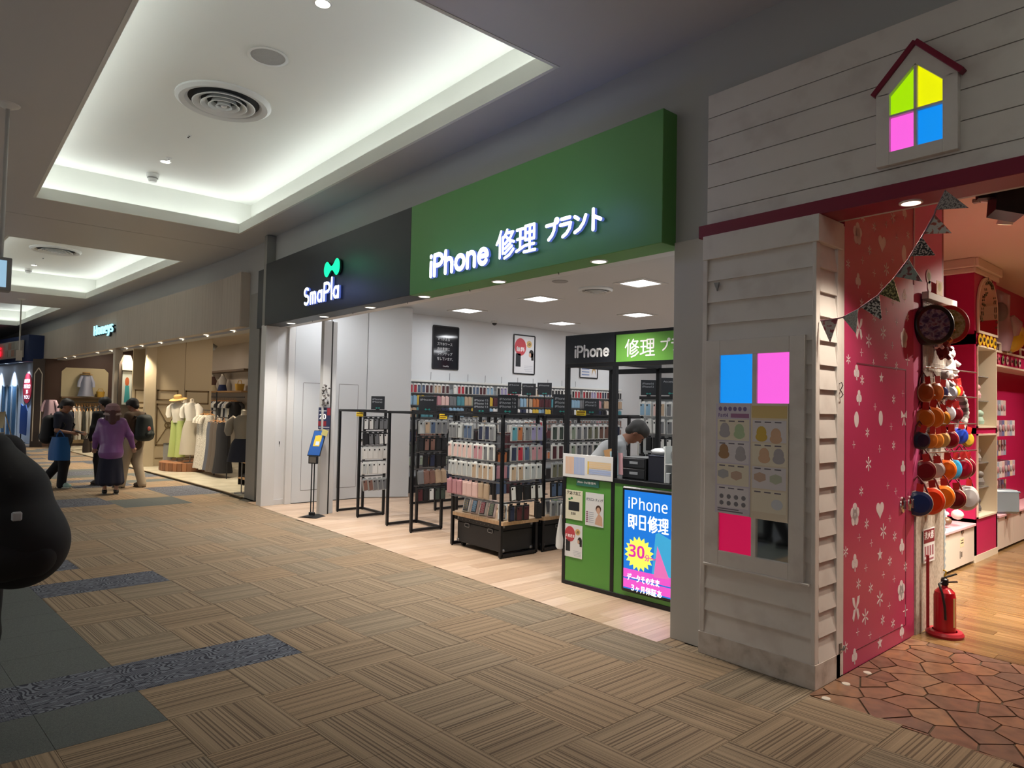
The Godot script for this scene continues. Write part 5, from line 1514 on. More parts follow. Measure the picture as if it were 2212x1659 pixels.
func decal_mesh(kind: String) -> Mesh:   # outlines of unit size, in xy
	var m := mb()
	match kind:
		"a": _petals(m, 6, 0.5, 0.075, 0.03)
		"c":
			m.disc_xy(0, 0.26, 0.19, 0.22, 0, 0.0012, 14).disc_xy(-0.2, -0.06, 0.19, 0.24, 0, 0.0012, 14).disc_xy(0.2, -0.06, 0.19, 0.24, 0, 0.0012, 14)
			m.prism(PackedVector2Array([Vector2(-0.05, 0), Vector2(0.05, 0), Vector2(0.09, -0.5), Vector2(-0.02, -0.5)]), 0, 0.0012)
		"f":
			for i in 5:
				m.disc_xy(0.26 * cos(TAU * i / 5 + PI * 0.5), 0.3 * sin(TAU * i / 5 + PI * 0.5), 0.22, 0.24, 0, 0.0012, 14)
			m.disc_xy(0, 0, 0.25, 0.25, 0, 0.0012, 12)
		"h":
			var p := PackedVector2Array()
			for i in 28:
				var a := TAU * i / 28.0
				p.append(Vector2(16 * pow(sin(a), 3), 13 * cos(a) - 5 * cos(2 * a) - 2 * cos(3 * a) - cos(4 * a)) / 32.0)
			m.prism(p, 0, 0.0012)
		"l": m.disc_xy(0, 0, 0.33, 0.5, 0, 0.0012, 22)
		"b":
			for s in [-1, 1]:
				m.prism(PackedVector2Array([Vector2(0, 0.02), Vector2(s * 0.16, 0.48), Vector2(s * 0.36, 0.5), Vector2(s * 0.3, 0.22), Vector2(s * 0.05, -0.02)]), 0, 0.0012)
				m.prism(PackedVector2Array([Vector2(0, 0.0), Vector2(s * 0.22, -0.02), Vector2(s * 0.34, -0.34), Vector2(s * 0.2, -0.5), Vector2(s * 0.04, -0.1)]), 0, 0.0012)
		"s": _petals(m, 4, 0.5, 0.05, 0.0)
		"t":
			var q := PackedVector2Array()
			for i in 10:
				var r := 0.5 if i % 2 == 0 else 0.2
				q.append(Vector2(r * cos(TAU * i / 10 + PI * 0.5), r * sin(TAU * i / 10 + PI * 0.5)))
			m.prism(q, 0, 0.0012)
		_:
			for s in [-1, 1]:
				m.prism(PackedVector2Array([Vector2(0, 0.2), Vector2(s * 0.45, 0.5), Vector2(s * 0.45, 0.02), Vector2(0, 0.12)]), 0, 0.0012)
				m.prism(PackedVector2Array([Vector2(0, 0.12), Vector2(s * 0.32, -0.45), Vector2(s * 0.12, -0.4)]), 0, 0.0012)
	return m.mesh()

func lap(m: MB, a: Vector3, b: Vector3, y0: float, y1: float, out: Vector3, low: float, high: float) -> void:   # a lapped board, thicker at its lower edge
	var p := [a + Vector3(0, y0, 0), b + Vector3(0, y0, 0), b + Vector3(0, y1, 0), a + Vector3(0, y1, 0)]
	var f := [p[0] + out * low, p[1] + out * low, p[2] + out * high, p[3] + out * high]
	m.quad(f[0], f[1], f[2], f[3])
	m.quad(p[0], p[1], f[1], f[0])
	m.quad(f[3], f[2], p[2], p[3])
	m.quad(p[1], p[2], f[2], f[1])
	m.quad(p[3], p[0], f[0], f[3])

func build_house() -> void:
	var wht := textured("house_white", noise_tex(51, 0.006, 512, [[0.0, "c9c0ba"], [0.4, "d6cfc9"], [1.0, "dad3cd"]], 5), 0.6, "ffffff", Vector3(0.9, 0.9, 0.9))
	var old := textured("house_base", noise_tex(52, 0.011, 512, [[0.0, "a3988e"], [0.35, "bdb2a8"], [0.7, "c9c0b8"], [1.0, "c9c0b8"]], 6), 0.65, "ffffff", Vector3(1.3, 1.3, 1.3))
	var h := struct("wall_house", mb().seg(Vector3(-2.74, 0, -0.45), Vector3(-1.955, 2.945, -0.078)), wht, "white clapboard pillar with a coloured window beside the pink shop")
	obj("cap_board", mb().seg(Vector3(-2.752, 2.772, -0.40), Vector3(-1.916, 2.944, -0.045), 0.003), wht, h)
	obj("base_board", mb().seg(Vector3(-2.76, 0, -0.40), Vector3(-1.930, 0.153, -0.050), 0.003), old, h)
	obj("corner_board", mb().seg(Vector3(-2.752, 0.153, -0.1), Vector3(-2.715, 2.772, -0.052), 0.003), wht, h)
	obj("corner_board", mb().seg(Vector3(-1.96, 0.153, -0.105), Vector3(-1.934, 2.772, -0.052), 0.003), wht, h)
	obj("end_board", mb().seg(Vector3(-1.97, 0.0, -0.40), Vector3(-1.930, 2.772, -0.345), 0.003), wht, h)
	obj("edge_board", mb().seg(Vector3(-1.98, 0, -0.46), Vector3(-1.936, 2.944, -0.402), 0.003), wht, h)
	for i in 17:
		var y0 := 0.153 + i * 0.15406
		var m := mb()
		lap(m, Vector3(-2.715, 0, -0.08), Vector3(-1.96, 0, -0.08), y0, y0 + 0.154, Vector3(0, 0, 1), 0.024, 0.006)
		obj("board", m, wht, h)
		m = mb()
		lap(m, Vector3(-1.957, 0, -0.105), Vector3(-1.957, 0, -0.345), y0, y0 + 0.154, Vector3(1, 0, 0), 0.025, 0.005)
		obj("board", m, wht, h)
	# window
	var win := Node3D.new()
	win.name = "window_1"
	add_child(win)
	tag(win, "white window with blue and pink lit panes in the clapboard pillar", "", "", "structure")
	var fr := mb()
	var zf := -0.036
	fr.seg(Vector3(-2.714, 0.64, -0.07), Vector3(-2.60, 2.19, zf), 0.003)
	fr.seg(Vector3(-2.10, 0.64, -0.07), Vector3(-1.998, 2.19, zf), 0.003)
	fr.seg(Vector3(-2.60, 2.085, -0.07), Vector3(-2.10, 2.19, zf), 0.003)
	fr.seg(Vector3(-2.60, 0.64, -0.07), Vector3(-2.10, 0.742, zf), 0.003)
	fr.seg(Vector3(-2.355, 0.742, -0.07), Vector3(-2.322, 2.085, zf), 0.002)
	fr.seg(Vector3(-2.60, 1.0, -0.07), Vector3(-2.10, 1.755, zf), 0.002)
	obj("window_frame", fr, wht, win)
	obj("window_sill", mb().seg(Vector3(-2.714, 0.627, -0.07), Vector3(-1.965, 0.642, -0.03), 0.003), wht, win)
	for i in 3:
		var r: Array = [[-2.60, -2.355, 1.755, 2.085], [-2.322, -2.10, 1.755, 2.085], [-2.60, -2.355, 0.742, 1.0]][i]
		obj("window_pane", mb().seg(Vector3(r[0], r[2], -0.058), Vector3(r[1], r[3], -0.052)), glow(["pane_blue", "pane_pink", "pane_crimson"][i], ["0a90f0", "f060d8", "d00a50"][i], [0.85, 0.95, 0.55][i]), win)
	obj("mirror_pane", mb().seg(Vector3(-2.322, 0.742, -0.058), Vector3(-2.10, 1.0, -0.052)), mat("mirror_pane", "dfe4e4", 0.04, 1.0), win)
	area(Vector3(-2.35, 1.92, -0.02), Vector3(0, 0, 1), Vector3(1, 0, 0), 0.48, 0.32, 0.08, "a080f0")
	# poster of generic soft toys
	var p := thing("wall_poster", "pastel prize poster with rows of pale toys on the clapboard window", "poster", Vector3(-2.622, 1.003, -0.033))
	obj("sheet", mb().seg(Vector3(0, 0, 0), Vector3(0.262, 0.748, 0.002)), mat("poster_lilac", "cbc2ce", 0.35), p)
	obj("sheet", mb().seg(Vector3(0.264, -0.006, 0), Vector3(0.522, 0.75, 0.002)), mat("poster_cream", "d8cab4", 0.35), p)
	var hd := mb()
	for i in 6:
		hd.disc_xy(0.035 + i * 0.037, 0.712, 0.014, 0.016, 0.002, 0.0026, 8)
	obj("heading", hd, mat("poster_violet", "7d6a9c", 0.6), p)
	latin("lettering", "Part4", mat("poster_violet"), p, Vector3(0.02, 0.655, 0.002), 0.075, 0.026, 0.0006)
	obj("banner", mb().seg(Vector3(0.115, 0.652, 0.002), Vector3(0.25, 0.68, 0.0026)), mat("poster_plum", "9c6d92", 0.6), p)
	obj("yellow_field", mb().seg(Vector3(0.27, 0.655, 0.002), Vector3(0.515, 0.735, 0.0024)), mat("poster_yellow2", "d3b87a", 0.6), p)
	for i in 4:
		for j in 2:
			obj("panel", mb().seg(Vector3(0.015 + j * 0.262, 0.042 + i * 0.152, 0.002), Vector3(0.252 + j * 0.258, 0.185 + i * 0.152, 0.0024)), mat(["poster_tile_a", "poster_tile_b"][(i + j) % 2], ["d8d2d5", "dfd6c2"][(i + j) % 2], 0.5), p)
			var tl := mb()
			for k in 3:
				tl.seg(Vector3(0.03 + j * 0.262 + k * 0.07, 0.168 + i * 0.152, 0.0024), Vector3(0.075 + j * 0.262 + k * 0.07, 0.176 + i * 0.152, 0.0028))
			obj("text_lines", tl, mat("poster_ink", "6c6570", 0.6), p)
	var toys := [[0.07, 0.575, "toy_grey"], [0.18, 0.57, "toy_mint"], [0.065, 0.43, "toy_brown"], [0.19, 0.42, "toy_grey"], [0.34, 0.56, "toy_yellow"], [0.44, 0.55, "toy_peach"], [0.46, 0.42, "toy_grey"], [0.36, 0.42, "toy_peach"]]
	for q in toys:
		obj("toy_print", mb().disc_xy(q[0], q[1], 0.035, 0.042, 0.0024, 0.003, 14).disc_xy(q[0], q[1] - 0.03, 0.042, 0.03, 0.0024, 0.0031, 14), mat(q[2], {"toy_grey": "a8a3a8", "toy_mint": "a9bf98", "toy_brown": "a5805c", "toy_yellow": "cfae48", "toy_peach": "d0a98a"}[q[2]], 0.6), p)
	for q in [[0.06, 0.27, "box_grey"], [0.16, 0.265, "box_tan"], [0.33, 0.27, "box_tan"], [0.44, 0.265, "box_sage"]]:
		obj("box_print", mb().prism(PackedVector2Array([Vector2(q[0] - 0.04, q[1] - 0.02), Vector2(q[0], q[1] - 0.036), Vector2(q[0] + 0.042, q[1] - 0.018), Vector2(q[0] + 0.04, q[1] + 0.018), Vector2(q[0], q[1] + 0.03), Vector2(q[0] - 0.04, q[1] + 0.014)]), 0.0024, 0.003), mat(q[2], {"box_grey": "a9a9ad", "box_tan": "bfa391", "box_sage": "b3b8a4"}[q[2]], 0.6), p)
	for i in 8:
		obj("charm_print", mb().disc_xy(0.05 + (i % 4) * 0.055, 0.115 - (i / 4) * 0.045, 0.016, 0.016, 0.0024, 0.003, 10), mat("charm_grey", "77757c", 0.6), p)
	obj("ring_print", mb().disc_xy(0.45, 0.10, 0.04, 0.034, 0.0024, 0.003, 14), mat("toy_pearl", "c9cbd0", 0.6), p)
	obj("footer", mb().seg(Vector3(0.02, 0.012, 0.002), Vector3(0.21, 0.02, 0.0026)).seg(Vector3(0.02, 0.027, 0.002), Vector3(0.18, 0.034, 0.0026)), mat("poster_ink"), p)
	# beam and boards above
	var red := mat("burgundy", "7a1430", 0.4)
	struct("trim_2", mb().seg(Vector3(-2.81, 2.945, -0.32), Vector3(4.0, 3.036, -0.078), 0.003), red, "burgundy beam above the pink shop entrance")
	var ub := struct("wall_clapboard", mb().seg(Vector3(-2.76, 3.03, -0.2), Vector3(4.0, 3.99, -0.118)), mat("groove_red", "5a2028", 0.6), "wide white board wall above the burgundy beam")
	for i in 6:
		var y0: float = [3.036, 3.135, 3.309, 3.481, 3.652, 3.819][i]
		var y1: float = [3.129, 3.303, 3.475, 3.646, 3.813, 3.985][i]
		obj("board", mb().seg(Vector3(-2.752, y0, -0.118), Vector3(4.0, y1, -0.1)), wht, ub)
	# little house window
	var hw := thing("house_window", "little white house window with red roof and four coloured lit panes", "window lamp", Vector3(-1.376, 3.145, -0.1))
	var g := mb()
	var zz := 0.045
	g.seg(Vector3(-0.212, 0, 0), Vector3(-0.14, 0.425, zz), 0.002)
	g.seg(Vector3(0.133, 0, 0), Vector3(0.207, 0.425, zz), 0.002)
	g.seg(Vector3(-0.14, 0, 0), Vector3(0.133, 0.075, zz), 0.002)
	g.seg(Vector3(-0.012, 0.075, 0), Vector3(0.004, 0.54, zz - 0.004))
	g.seg(Vector3(-0.14, 0.279, 0), Vector3(0.133, 0.291, zz - 0.004))
	g.prism(PackedVector2Array([Vector2(-0.212, 0.425), Vector2(-0.14, 0.41), Vector2(-0.003, 0.548), Vector2(-0.003, 0.655)]), 0, zz)
	g.prism(PackedVector2Array([Vector2(0.207, 0.425), Vector2(0.133, 0.41), Vector2(-0.003, 0.548), Vector2(-0.003, 0.655)]), 0, zz)
	obj("housing", g, wht, hw)
	var rf := mb()
	rf.bar(Vector3(-0.228, 0.43, 0.03), Vector3(0.0, 0.672, 0.03), 0.06, 0.03, 0.002)
	rf.bar(Vector3(0.228, 0.42, 0.03), Vector3(0.0, 0.672, 0.03), 0.06, 0.03, 0.002)
	obj("roof", rf, red, hw)
	obj("lamp_pane", mb().prism(PackedVector2Array([Vector2(-0.14, 0.291), Vector2(-0.012, 0.291), Vector2(-0.012, 0.54), Vector2(-0.14, 0.41)]), 0.012, 0.016), glow("pane_lime", "a6e400", 0.85), hw)
	obj("lamp_pane", mb().prism(PackedVector2Array([Vector2(0.004, 0.291), Vector2(0.133, 0.291), Vector2(0.133, 0.41), Vector2(0.004, 0.54)]), 0.012, 0.016), glow("pane_yellow", "e6ea00", 0.9), hw)
	obj("lamp_pane", mb().seg(Vector3(-0.14, 0.075, 0.012), Vector3(-0.012, 0.279, 0.016)), glow("pane_pink", "f060d8", 0.95), hw)
	obj("lamp_pane", mb().seg(Vector3(0.004, 0.075, 0.012), Vector3(0.133, 0.279, 0.016)), glow("pane_blue", "0a90f0", 0.85), hw)
	area(Vector3(-1.376, 3.45, -0.03), Vector3(0, 0, 1), Vector3(1, 0, 0), 0.27, 0.4, 0.07, "d8d890")
	_ceil_downlight(Vector3(-1.452, 2.944, -0.21), "round downlight in the burgundy beam above the pink wall", 3.2, 0.062, "fff0dc", 55.0)
	# hooks on the house and a worn triangular bracket
	var hk := thing("wire_hook", "bent wire hook on the clapboard side edge", "hook", Vector3(-1.932, 1.80, -0.372))
	obj("wire", mb().tube([Vector3(0, 0.09, 0), Vector3(0.02, 0.1, 0.01), Vector3(0.02, 0.08, -0.01), Vector3(0.014, 0.05, 0.01), Vector3(0.022, 0.02, -0.01), Vector3(0.016, 0.0, 0.012)], 0.003, 6), mat("dark_metal", "2b2b2d", 0.4, 0.6), hk)
	var lt := thing("latch_bolt", "small steel latch bolt low on the clapboard edge", "latch", Vector3(-1.93, 0.17, -0.40))
	obj("bolt", mb().tube([Vector3(0, 0, 0), Vector3(0.02, 0.01, 0.0), Vector3(0.02, 0.03, -0.02)], 0.008, 8), mat("chrome", "c8c8c8", 0.2, 1.0), lt)
	obj("plate", mb().seg(Vector3(-0.003, -0.02, -0.02), Vector3(0.004, 0.05, 0.02), 0.002), mat("satin_steel"), lt)
	var bk := thing("bracket", "tiny triangular grey bracket on the upper clapboards", "bracket", Vector3(-2.64, 2.57, -0.06))
	obj("plate", mb().prism(PackedVector2Array([Vector2(-0.02, 0.03), Vector2(0.02, 0.03), Vector2(0.004, -0.03)]), 0.0, 0.012), mat("shade_grey", "8b8b88", 0.5), bk)
	# bunting
	var bt := thing("bunting", "string of patterned cloth flags from the clapboard to the beam", "bunting", Vector3(-1.925, 0, -0.088))
	var F := [[0.0, 2.275, 0.105, 2.28, 0.059, 2.132], [0.135, 2.284, 0.232, 2.326, 0.22, 2.176], [0.242, 2.335, 0.341, 2.398, 0.355, 2.249], [0.344, 2.404, 0.425, 2.486, 0.464, 2.34], [0.431, 2.495, 0.501, 2.585, 0.569, 2.449], [0.509, 2.6, 0.57, 2.702, 0.641, 2.583], [0.578, 2.716, 0.633, 2.816, 0.714, 2.698], [0.639, 2.84, 0.688, 2.939, 0.803, 2.812]]
	var cord := []
	for f in F:
		cord.append(Vector3(f[0], f[1], 0))
		cord.append(Vector3(f[2], f[3], 0))
	obj("cord", mb().tube(cord, 0.0045, 6), mat("cord_mauve", "8c6a74", 0.8), bt)
	for i in 8:
		var st: Array = [[[0.0, "b3aca8"], [0.55, "b9b4ae"], [0.62, "9c5a60"], [1.0, "8d4c55"]], [[0.0, "6f6f6b"], [0.5, "9b9a93"], [1.0, "a8a7a0"]], [[0.0, "241c1c"], [0.5, "2a2222"], [0.56, "b8aea6"], [1.0, "c7beb6"]], [[0.0, "2a2418"], [0.5, "4a401c"], [0.58, "8f8250"], [1.0, "b0a878"]], [[0.0, "7d827a"], [0.6, "8d9088"], [0.66, "7a3a3e"], [1.0, "60282e"]], [[0.0, "1e1a1a"], [0.52, "2a2424"], [0.6, "b09a90"], [1.0, "c0b0a6"]], [[0.0, "b2ada6"], [0.58, "b8b2aa"], [0.63, "a5594a"], [1.0, "8a4038"]], [[0.0, "8b837e"], [0.5, "a29a94"], [0.6, "5c5452"], [1.0, "4c4444"]]][i]
		var fm := textured("flag_%d" % i, noise_tex(200 + i, [0.03, 0.09, 0.07, 0.08, 0.035, 0.08, 0.03, 0.1][i], 128, st, 2), 0.9, "ffffff", Vector3(6, 6, 6))
		var f: Array = F[i]
		var m := mb()
		m.xf = Transform3D(Basis(Vector3.UP, [0.1, -0.12, 0.15, -0.1, 0.12, -0.08, 0.1, -0.12][i]), Vector3(f[0], 0, 0))
		var q := PackedVector2Array([Vector2(0, f[1]), Vector2(f[2] - f[0], f[3]), Vector2(f[4] - f[0], f[5])])
		m.prism(q, -0.001, 0.001)
		obj("flag", m, fm, bt)

func build_pink() -> void:
	var rose := mat("pink_wall", "b83862", 0.35)
	var pale := mat("pink_wall_lit", "d85a94", 0.45)  # same pink wall, lighter colour for the light falling on it
	var crim := mat("crimson_wall", "8e1244", 0.45)
	var cream := mat("cream_paint", "d8cdb8", 0.5)
	var w := struct("wall_pink", mb().seg(Vector3(-2.06, 0, -1.699), Vector3(-1.936, 3.55, -0.46)), rose, "deep pink door wall covered in white stars, hearts and flowers")
	var white := mat("decal_white", "ded2d4", 0.5)
	for k in DECALS:
		var me := decal_mesh(k)
		var nm: String = {"a": "asterisk_decal", "c": "clover_decal", "f": "flower_decal", "h": "heart_decal", "l": "leaf_decal", "b": "butterfly_decal", "s": "sparkle_decal", "t": "star_decal", "w": "bow_decal"}[k]
		for q in DECALS[k]:
			var s: float = q[2] * 1.35
			place(nm, me, white, w, Transform3D(Basis(Vector3(0, 0, -1), Vector3.UP, Vector3(1, 0, 0)) * Basis.from_scale(Vector3(s, s, 1)), Vector3(-1.936, q[1], q[0])))
	var gr := mat("groove_pink", "6d1030", 0.5)
	var dm := mb()
	dm.seg(Vector3(-1.94, 2.036, -1.535), Vector3(-1.934, 2.046, -0.65)).seg(Vector3(-1.94, 0.112, -1.535), Vector3(-1.934, 0.118, -0.65)).seg(Vector3(-1.94, 0.112, -1.539), Vector3(-1.934, 2.046, -1.533))
	obj("door_groove", dm, gr, w)
	for z in [-1.468, -1.625]:
		var b := Basis(Vector3(0, 0, 1), Vector3(1, 0, 0), Vector3(0, 1, 0))
		var kp := obj("door_handle", mb().lathe([Vector2(0.045, 0), Vector2(0.043, 0.01), Vector2(0.02, 0.016), Vector2(0, 0.016)], Vector3(-1.936, 1.02, z), 22, b * Basis.from_scale(Vector3(1, 1, 1.35))), mat("chrome", "c8c8c8", 0.2, 1.0), w)
		obj("thumb_turn", mb().seg(Vector3(-1.922, 0.985, z - 0.008), Vector3(-1.908, 1.055, z + 0.008), 0.004), mat("chrome"), kp)
	var lp := struct("wall_pink_lit", mb().seg(Vector3(-2.06, 0, -2.36), Vector3(-1.938, 3.55, -1.703)), pale, "pink wall piece painted brighter as if lit behind the hanging bags")
	obj("seam_strip", mb().seg(Vector3(-1.94, 2.72, -1.712), Vector3(-1.93, 3.5, -1.695)), mat("strip_pinkwhite", "d8b4c4", 0.5), lp)
	obj("stone_dado", mb().seg(Vector3(-1.95, 0.0, -2.36), Vector3(-1.925, 1.1, -1.72)), textured("stone_dado", noise_tex(61, 0.05, 256, [[0.0, "9c9184"], [0.5, "b5aa9c"], [1.0, "c2b8ab"]], 5), 0.7, "ffffff", Vector3(2, 2, 2)), lp)
	struct("wall_alcove", mb().seg(Vector3(-2.97, 0, -5.2), Vector3(-2.92, 3.55, -2.3)), crim, "crimson alcove wall behind the toy cabinet")
	struct("wall_alcove_side", mb().seg(Vector3(-2.92, 0, -2.44), Vector3(-1.95, 3.55, -2.362)), crim, "crimson return wall of the alcove")
	var pc := struct("ceiling", mb().seg(Vector3(-3.2, 3.55, -10.2), Vector3(4.2, 3.65, -0.2)), mat("cream_ceiling", "d6c6b0", 0.7), "warm cream ceiling of the pink shop")
	obj("crown_moulding", mb().seg(Vector3(-3.02, 3.44, -5.07), Vector3(-2.40, 3.55, -5.02), 0.01).seg(Vector3(-3.02, 3.38, -5.10), Vector3(-2.42, 3.44, -5.05), 0.008).seg(Vector3(-2.43, 3.44, -6.04), Vector3(-2.37, 3.55, -5.04), 0.01).seg(Vector3(-2.43, 3.38, -6.02), Vector3(-2.40, 3.44, -5.06), 0.008), cream, pc)
	obj("cornice", mb().seg(Vector3(-2.55, 3.40, -9.4), Vector3(4.0, 3.55, -9.3)).seg(Vector3(-2.55, 3.32, -9.4), Vector3(4.0, 3.40, -9.34)), cream, pc)
	struct("wall_red", mb().seg(Vector3(-3.2, 0, -9.6), Vector3(4.2, 3.55, -9.4)), mat("red_wall", "c00a2c", 0.45), "bright red rear wall of the pink shop")
	struct("wall_shop_right", mb().seg(Vector3(4.0, 0, -9.6), Vector3(4.2, 3.55, -0.1)), mat("red_wall"), "right wall of the pink shop")
	struct("wall_side_pink", mb().seg(Vector3(-2.97, 0, -9.5), Vector3(-2.72, 3.55, -6.0)), mat("pink_side", "b01850", 0.45), "pink wall behind the charm racks")
	# column with niches
	var co := struct("wall_column", mb().seg(Vector3(-2.97, 0, -6.0), Vector3(-2.72, 3.4, -5.11)), crim, "crimson column with two cream display niches")
	var cf := mb()
	for r in [[0.08, 0.50], [1.49, 1.56], [2.54, 2.66], [2.66, 3.4]]:
		cf.seg(Vector3(-2.72, r[0], -6.0), Vector3(-2.43, r[1], -5.11))
	cf.seg(Vector3(-2.72, 0.08, -5.17), Vector3(-2.43, 2.7, -5.11)).seg(Vector3(-2.72, 0.08, -6.0), Vector3(-2.43, 2.7, -5.95))
	obj("facing", cf, mat("column_pink", "b81a56", 0.45), co)
	obj("plinth", mb().seg(Vector3(-2.74, 0, -6.01), Vector3(-2.425, 0.08, -5.10)), cream, co)
	for r in [[0.50, 1.49], [1.56, 2.54]]:
		var n := mb()
		n.seg(Vector3(-2.72, r[0], -5.95), Vector3(-2.70, r[1], -5.17))
		for y in [r[0], r[1] - 0.02]:
			n.seg(Vector3(-2.70, y, -5.95), Vector3(-2.415, y + 0.02, -5.17))
		for z in [-5.95, -5.19]:
			n.seg(Vector3(-2.70, r[0], z), Vector3(-2.415, r[1], z + 0.02))
		obj("niche_lining", n, cream, co)
		for k in 2:
			obj("glass_shelf", mb().seg(Vector3(-2.69, r[0] + 0.32 + k * 0.3, -5.93), Vector3(-2.5, r[0] + 0.33 + k * 0.3, -5.45)), mat("smoked_shelf", "7d7f80", 0.15), co)
	# arched mirror
	var mi := thing("arched_mirror", "arched white framed mirror with a leafy garland on the crimson column", "mirror", Vector3(-2.425, 2.68, -5.575), PI * 0.5)
	var arch := PackedVector2Array()
	var inner := PackedVector2Array()
	for k in 25:
		var a := PI * k / 24.0
		arch.append(Vector2(0.40 * cos(a), 0.34 + 0.36 * sin(a)))
		inner.append(Vector2(0.36 * cos(a), 0.34 + 0.325 * sin(a)))
	arch.append_array(PackedVector2Array([Vector2(-0.40, 0), Vector2(0.40, 0)]))
	inner.append_array(PackedVector2Array([Vector2(-0.36, 0.03), Vector2(0.36, 0.03)]))
	obj("frame", mb().prism(arch, 0, 0.02), cream, mi)
	obj("glass", mb().prism(inner, 0.02, 0.023), mat("mirror_glass", "d0c0ac", 0.03, 1.0), mi)
	var leaf := mb().prism(PackedVector2Array([Vector2(0, 0), Vector2(0.014, 0.018), Vector2(0, 0.045), Vector2(-0.014, 0.018)]), 0, 0.002).mesh()
	for k in 46:
		var a := 0.3 + 2.5 * (k / 46.0)
		var at := Vector3(0.33 * cos(a) + rnd(-0.03, 0.03), 0.30 + 0.34 * sin(a) - (0.012 * absf(k - 20) if k > 28 or k < 12 else 0.0) + rnd(-0.03, 0.03), 0.03)
		place("leaf", leaf, mat("leaf_green", "3d4a2c", 0.6), mi, Transform3D(Basis(Vector3.BACK, rnd(-3, 3)), at))
	for k in 5:
		var sf := thing("sunflower", "yellow sunflower in the row under the arched mirror", "flower", Vector3(-2.41, 2.60 + 0.015 * (k % 2), -5.25 - k * 0.15), PI * 0.5, "sunflowers under the mirror")
		var pe := mb()
		_petals(pe, 12, 0.075, 0.018, 0.02)
		obj("petals", pe, mat("petal_yellow", "d9ae1c", 0.6), sf)
		obj("heart", mb().ball(Vector3(0, 0, 0.004), Vector3(0.026, 0.026, 0.012), 10, 6), mat("seed_brown", "40301c", 0.8), sf)
	# cabinets
	for k in 3:
		var z0: float = [-2.46, -6.02, -7.45][k]
		var z1: float = [-5.08, -7.43, -9.3][k]
		var c := thing("cabinet", ["low white cabinet under the heap of toys", "low white cabinet beyond the crimson column", "low white cabinet at the rear of the pink shop"][k], "cabinet", Vector3(-2.43, 0, z0))
		var l := absf(z1 - z0)
		var cw := mat("cabinet_white", "cfc6bb", 0.4)
		obj("carcass", mb().seg(Vector3(-0.28 if k else -0.48, 0.03, -l), Vector3(-0.012, 0.43, 0)), cw, c)
		obj("top", mb().seg(Vector3(-0.28 if k else -0.48, 0.432, -l), Vector3(0.02, 0.462, 0), 0.004), mat("cabinet_top", "d9b3bc", 0.35), c)
		var nd := maxi(2, int(roundf(l / 0.85)))
		for i in nd:
			var d := obj("door", mb().seg(Vector3(-0.012, 0.035, -l * (i + 1) / nd + 0.004), Vector3(0.0, 0.425, -l * i / nd - 0.004), 0.002), cw, c)
			obj("handle", mb().seg(Vector3(0.0, 0.39, -l * (i + 0.5) / nd - 0.03), Vector3(0.012, 0.425, -l * (i + 0.5) / nd + 0.03), 0.004), mat("handle_brown", "5a4636", 0.5), d)
			if k == 0 and i > 0:
				obj("paper_note", mb().seg(Vector3(0, 0.24, -l * (i + 0.5) / nd - 0.06), Vector3(0.001, 0.34, -l * (i + 0.5) / nd + 0.07)), mat("note_paper", "d8c9a4", 0.6), d)
				obj("scribble", mb().seg(Vector3(0.001, 0.28, -l * (i + 0.5) / nd - 0.04), Vector3(0.0016, 0.292, -l * (i + 0.5) / nd + 0.05)).seg(Vector3(0.001, 0.31, -l * (i + 0.5) / nd - 0.04), Vector3(0.0016, 0.318, -l * (i + 0.5) / nd + 0.04)).seg(Vector3(0.0, 0.12, -l * (i + 0.5) / nd + 0.06), Vector3(0.0012, 0.2, -l * (i + 0.5) / nd + 0.08)).seg(Vector3(0.0, 0.13, -l * (i + 0.5) / nd), Vector3(0.0012, 0.19, -l * (i + 0.5) / nd + 0.03)), mat("ink_dark", "3a3530", 0.6), d)
	var zg := thing("growth_chart", "toothed blue paper strip at the dado edge", "paper strip", Vector3(-1.924, 0.35, -2.352))
	var tooth := PackedVector2Array([Vector2(0, 0), Vector2(0, 0.72)])
	for i in 12:
		tooth.append(Vector2(0.045, 0.69 - i * 0.06))
		tooth.append(Vector2(0.012, 0.66 - i * 0.06))
	var zm := mb()
	zm.xf = Transform3D(Basis(Vector3(0, 0, -1), Vector3.UP, Vector3(1, 0, 0)), Vector3.ZERO)
	zm.prism(tooth, 0.0, 0.002)
	obj("strip", zm, mat("strip_blue", "9fb0b8", 0.6), zg)
	# grid panel with hooks
	var gp := thing("grid_panel", "white wire grid panel carrying the hanging bags", "grid panel", Vector3(-1.925, 1.1, -2.11), PI * 0.5)
	obj("board", mb().seg(Vector3(-0.25, 0, 0), Vector3(0.25, 1.52, 0.008)), mat("grid_board", "c2bab2", 0.5), gp)
	obj("header", mb().seg(Vector3(-0.27, 1.52, 0), Vector3(0.42, 1.58, 0.05), 0.004), mat("white_plastic"), gp)
	var wires := mb()
	for i in 17:
		wires.seg(Vector3(-0.25 + i * 0.031, 0, 0.01), Vector3(-0.247 + i * 0.031, 1.52, 0.013))
	for i in 26:
		wires.seg(Vector3(-0.25, i * 0.06, 0.013), Vector3(0.25, i * 0.06 + 0.003, 0.016))
	obj("wire_grid", wires, mat("wire_white", "cfcac4", 0.4), gp)
	var hg := mb()
	for y in [0.30, 0.53, 0.76, 0.98]:
		hg.tube([Vector3(-0.25, y, 0.02), Vector3(0.75, y, 0.10)], 0.006, 6)
	obj("hang_rail", hg, mat("chrome"), gp)
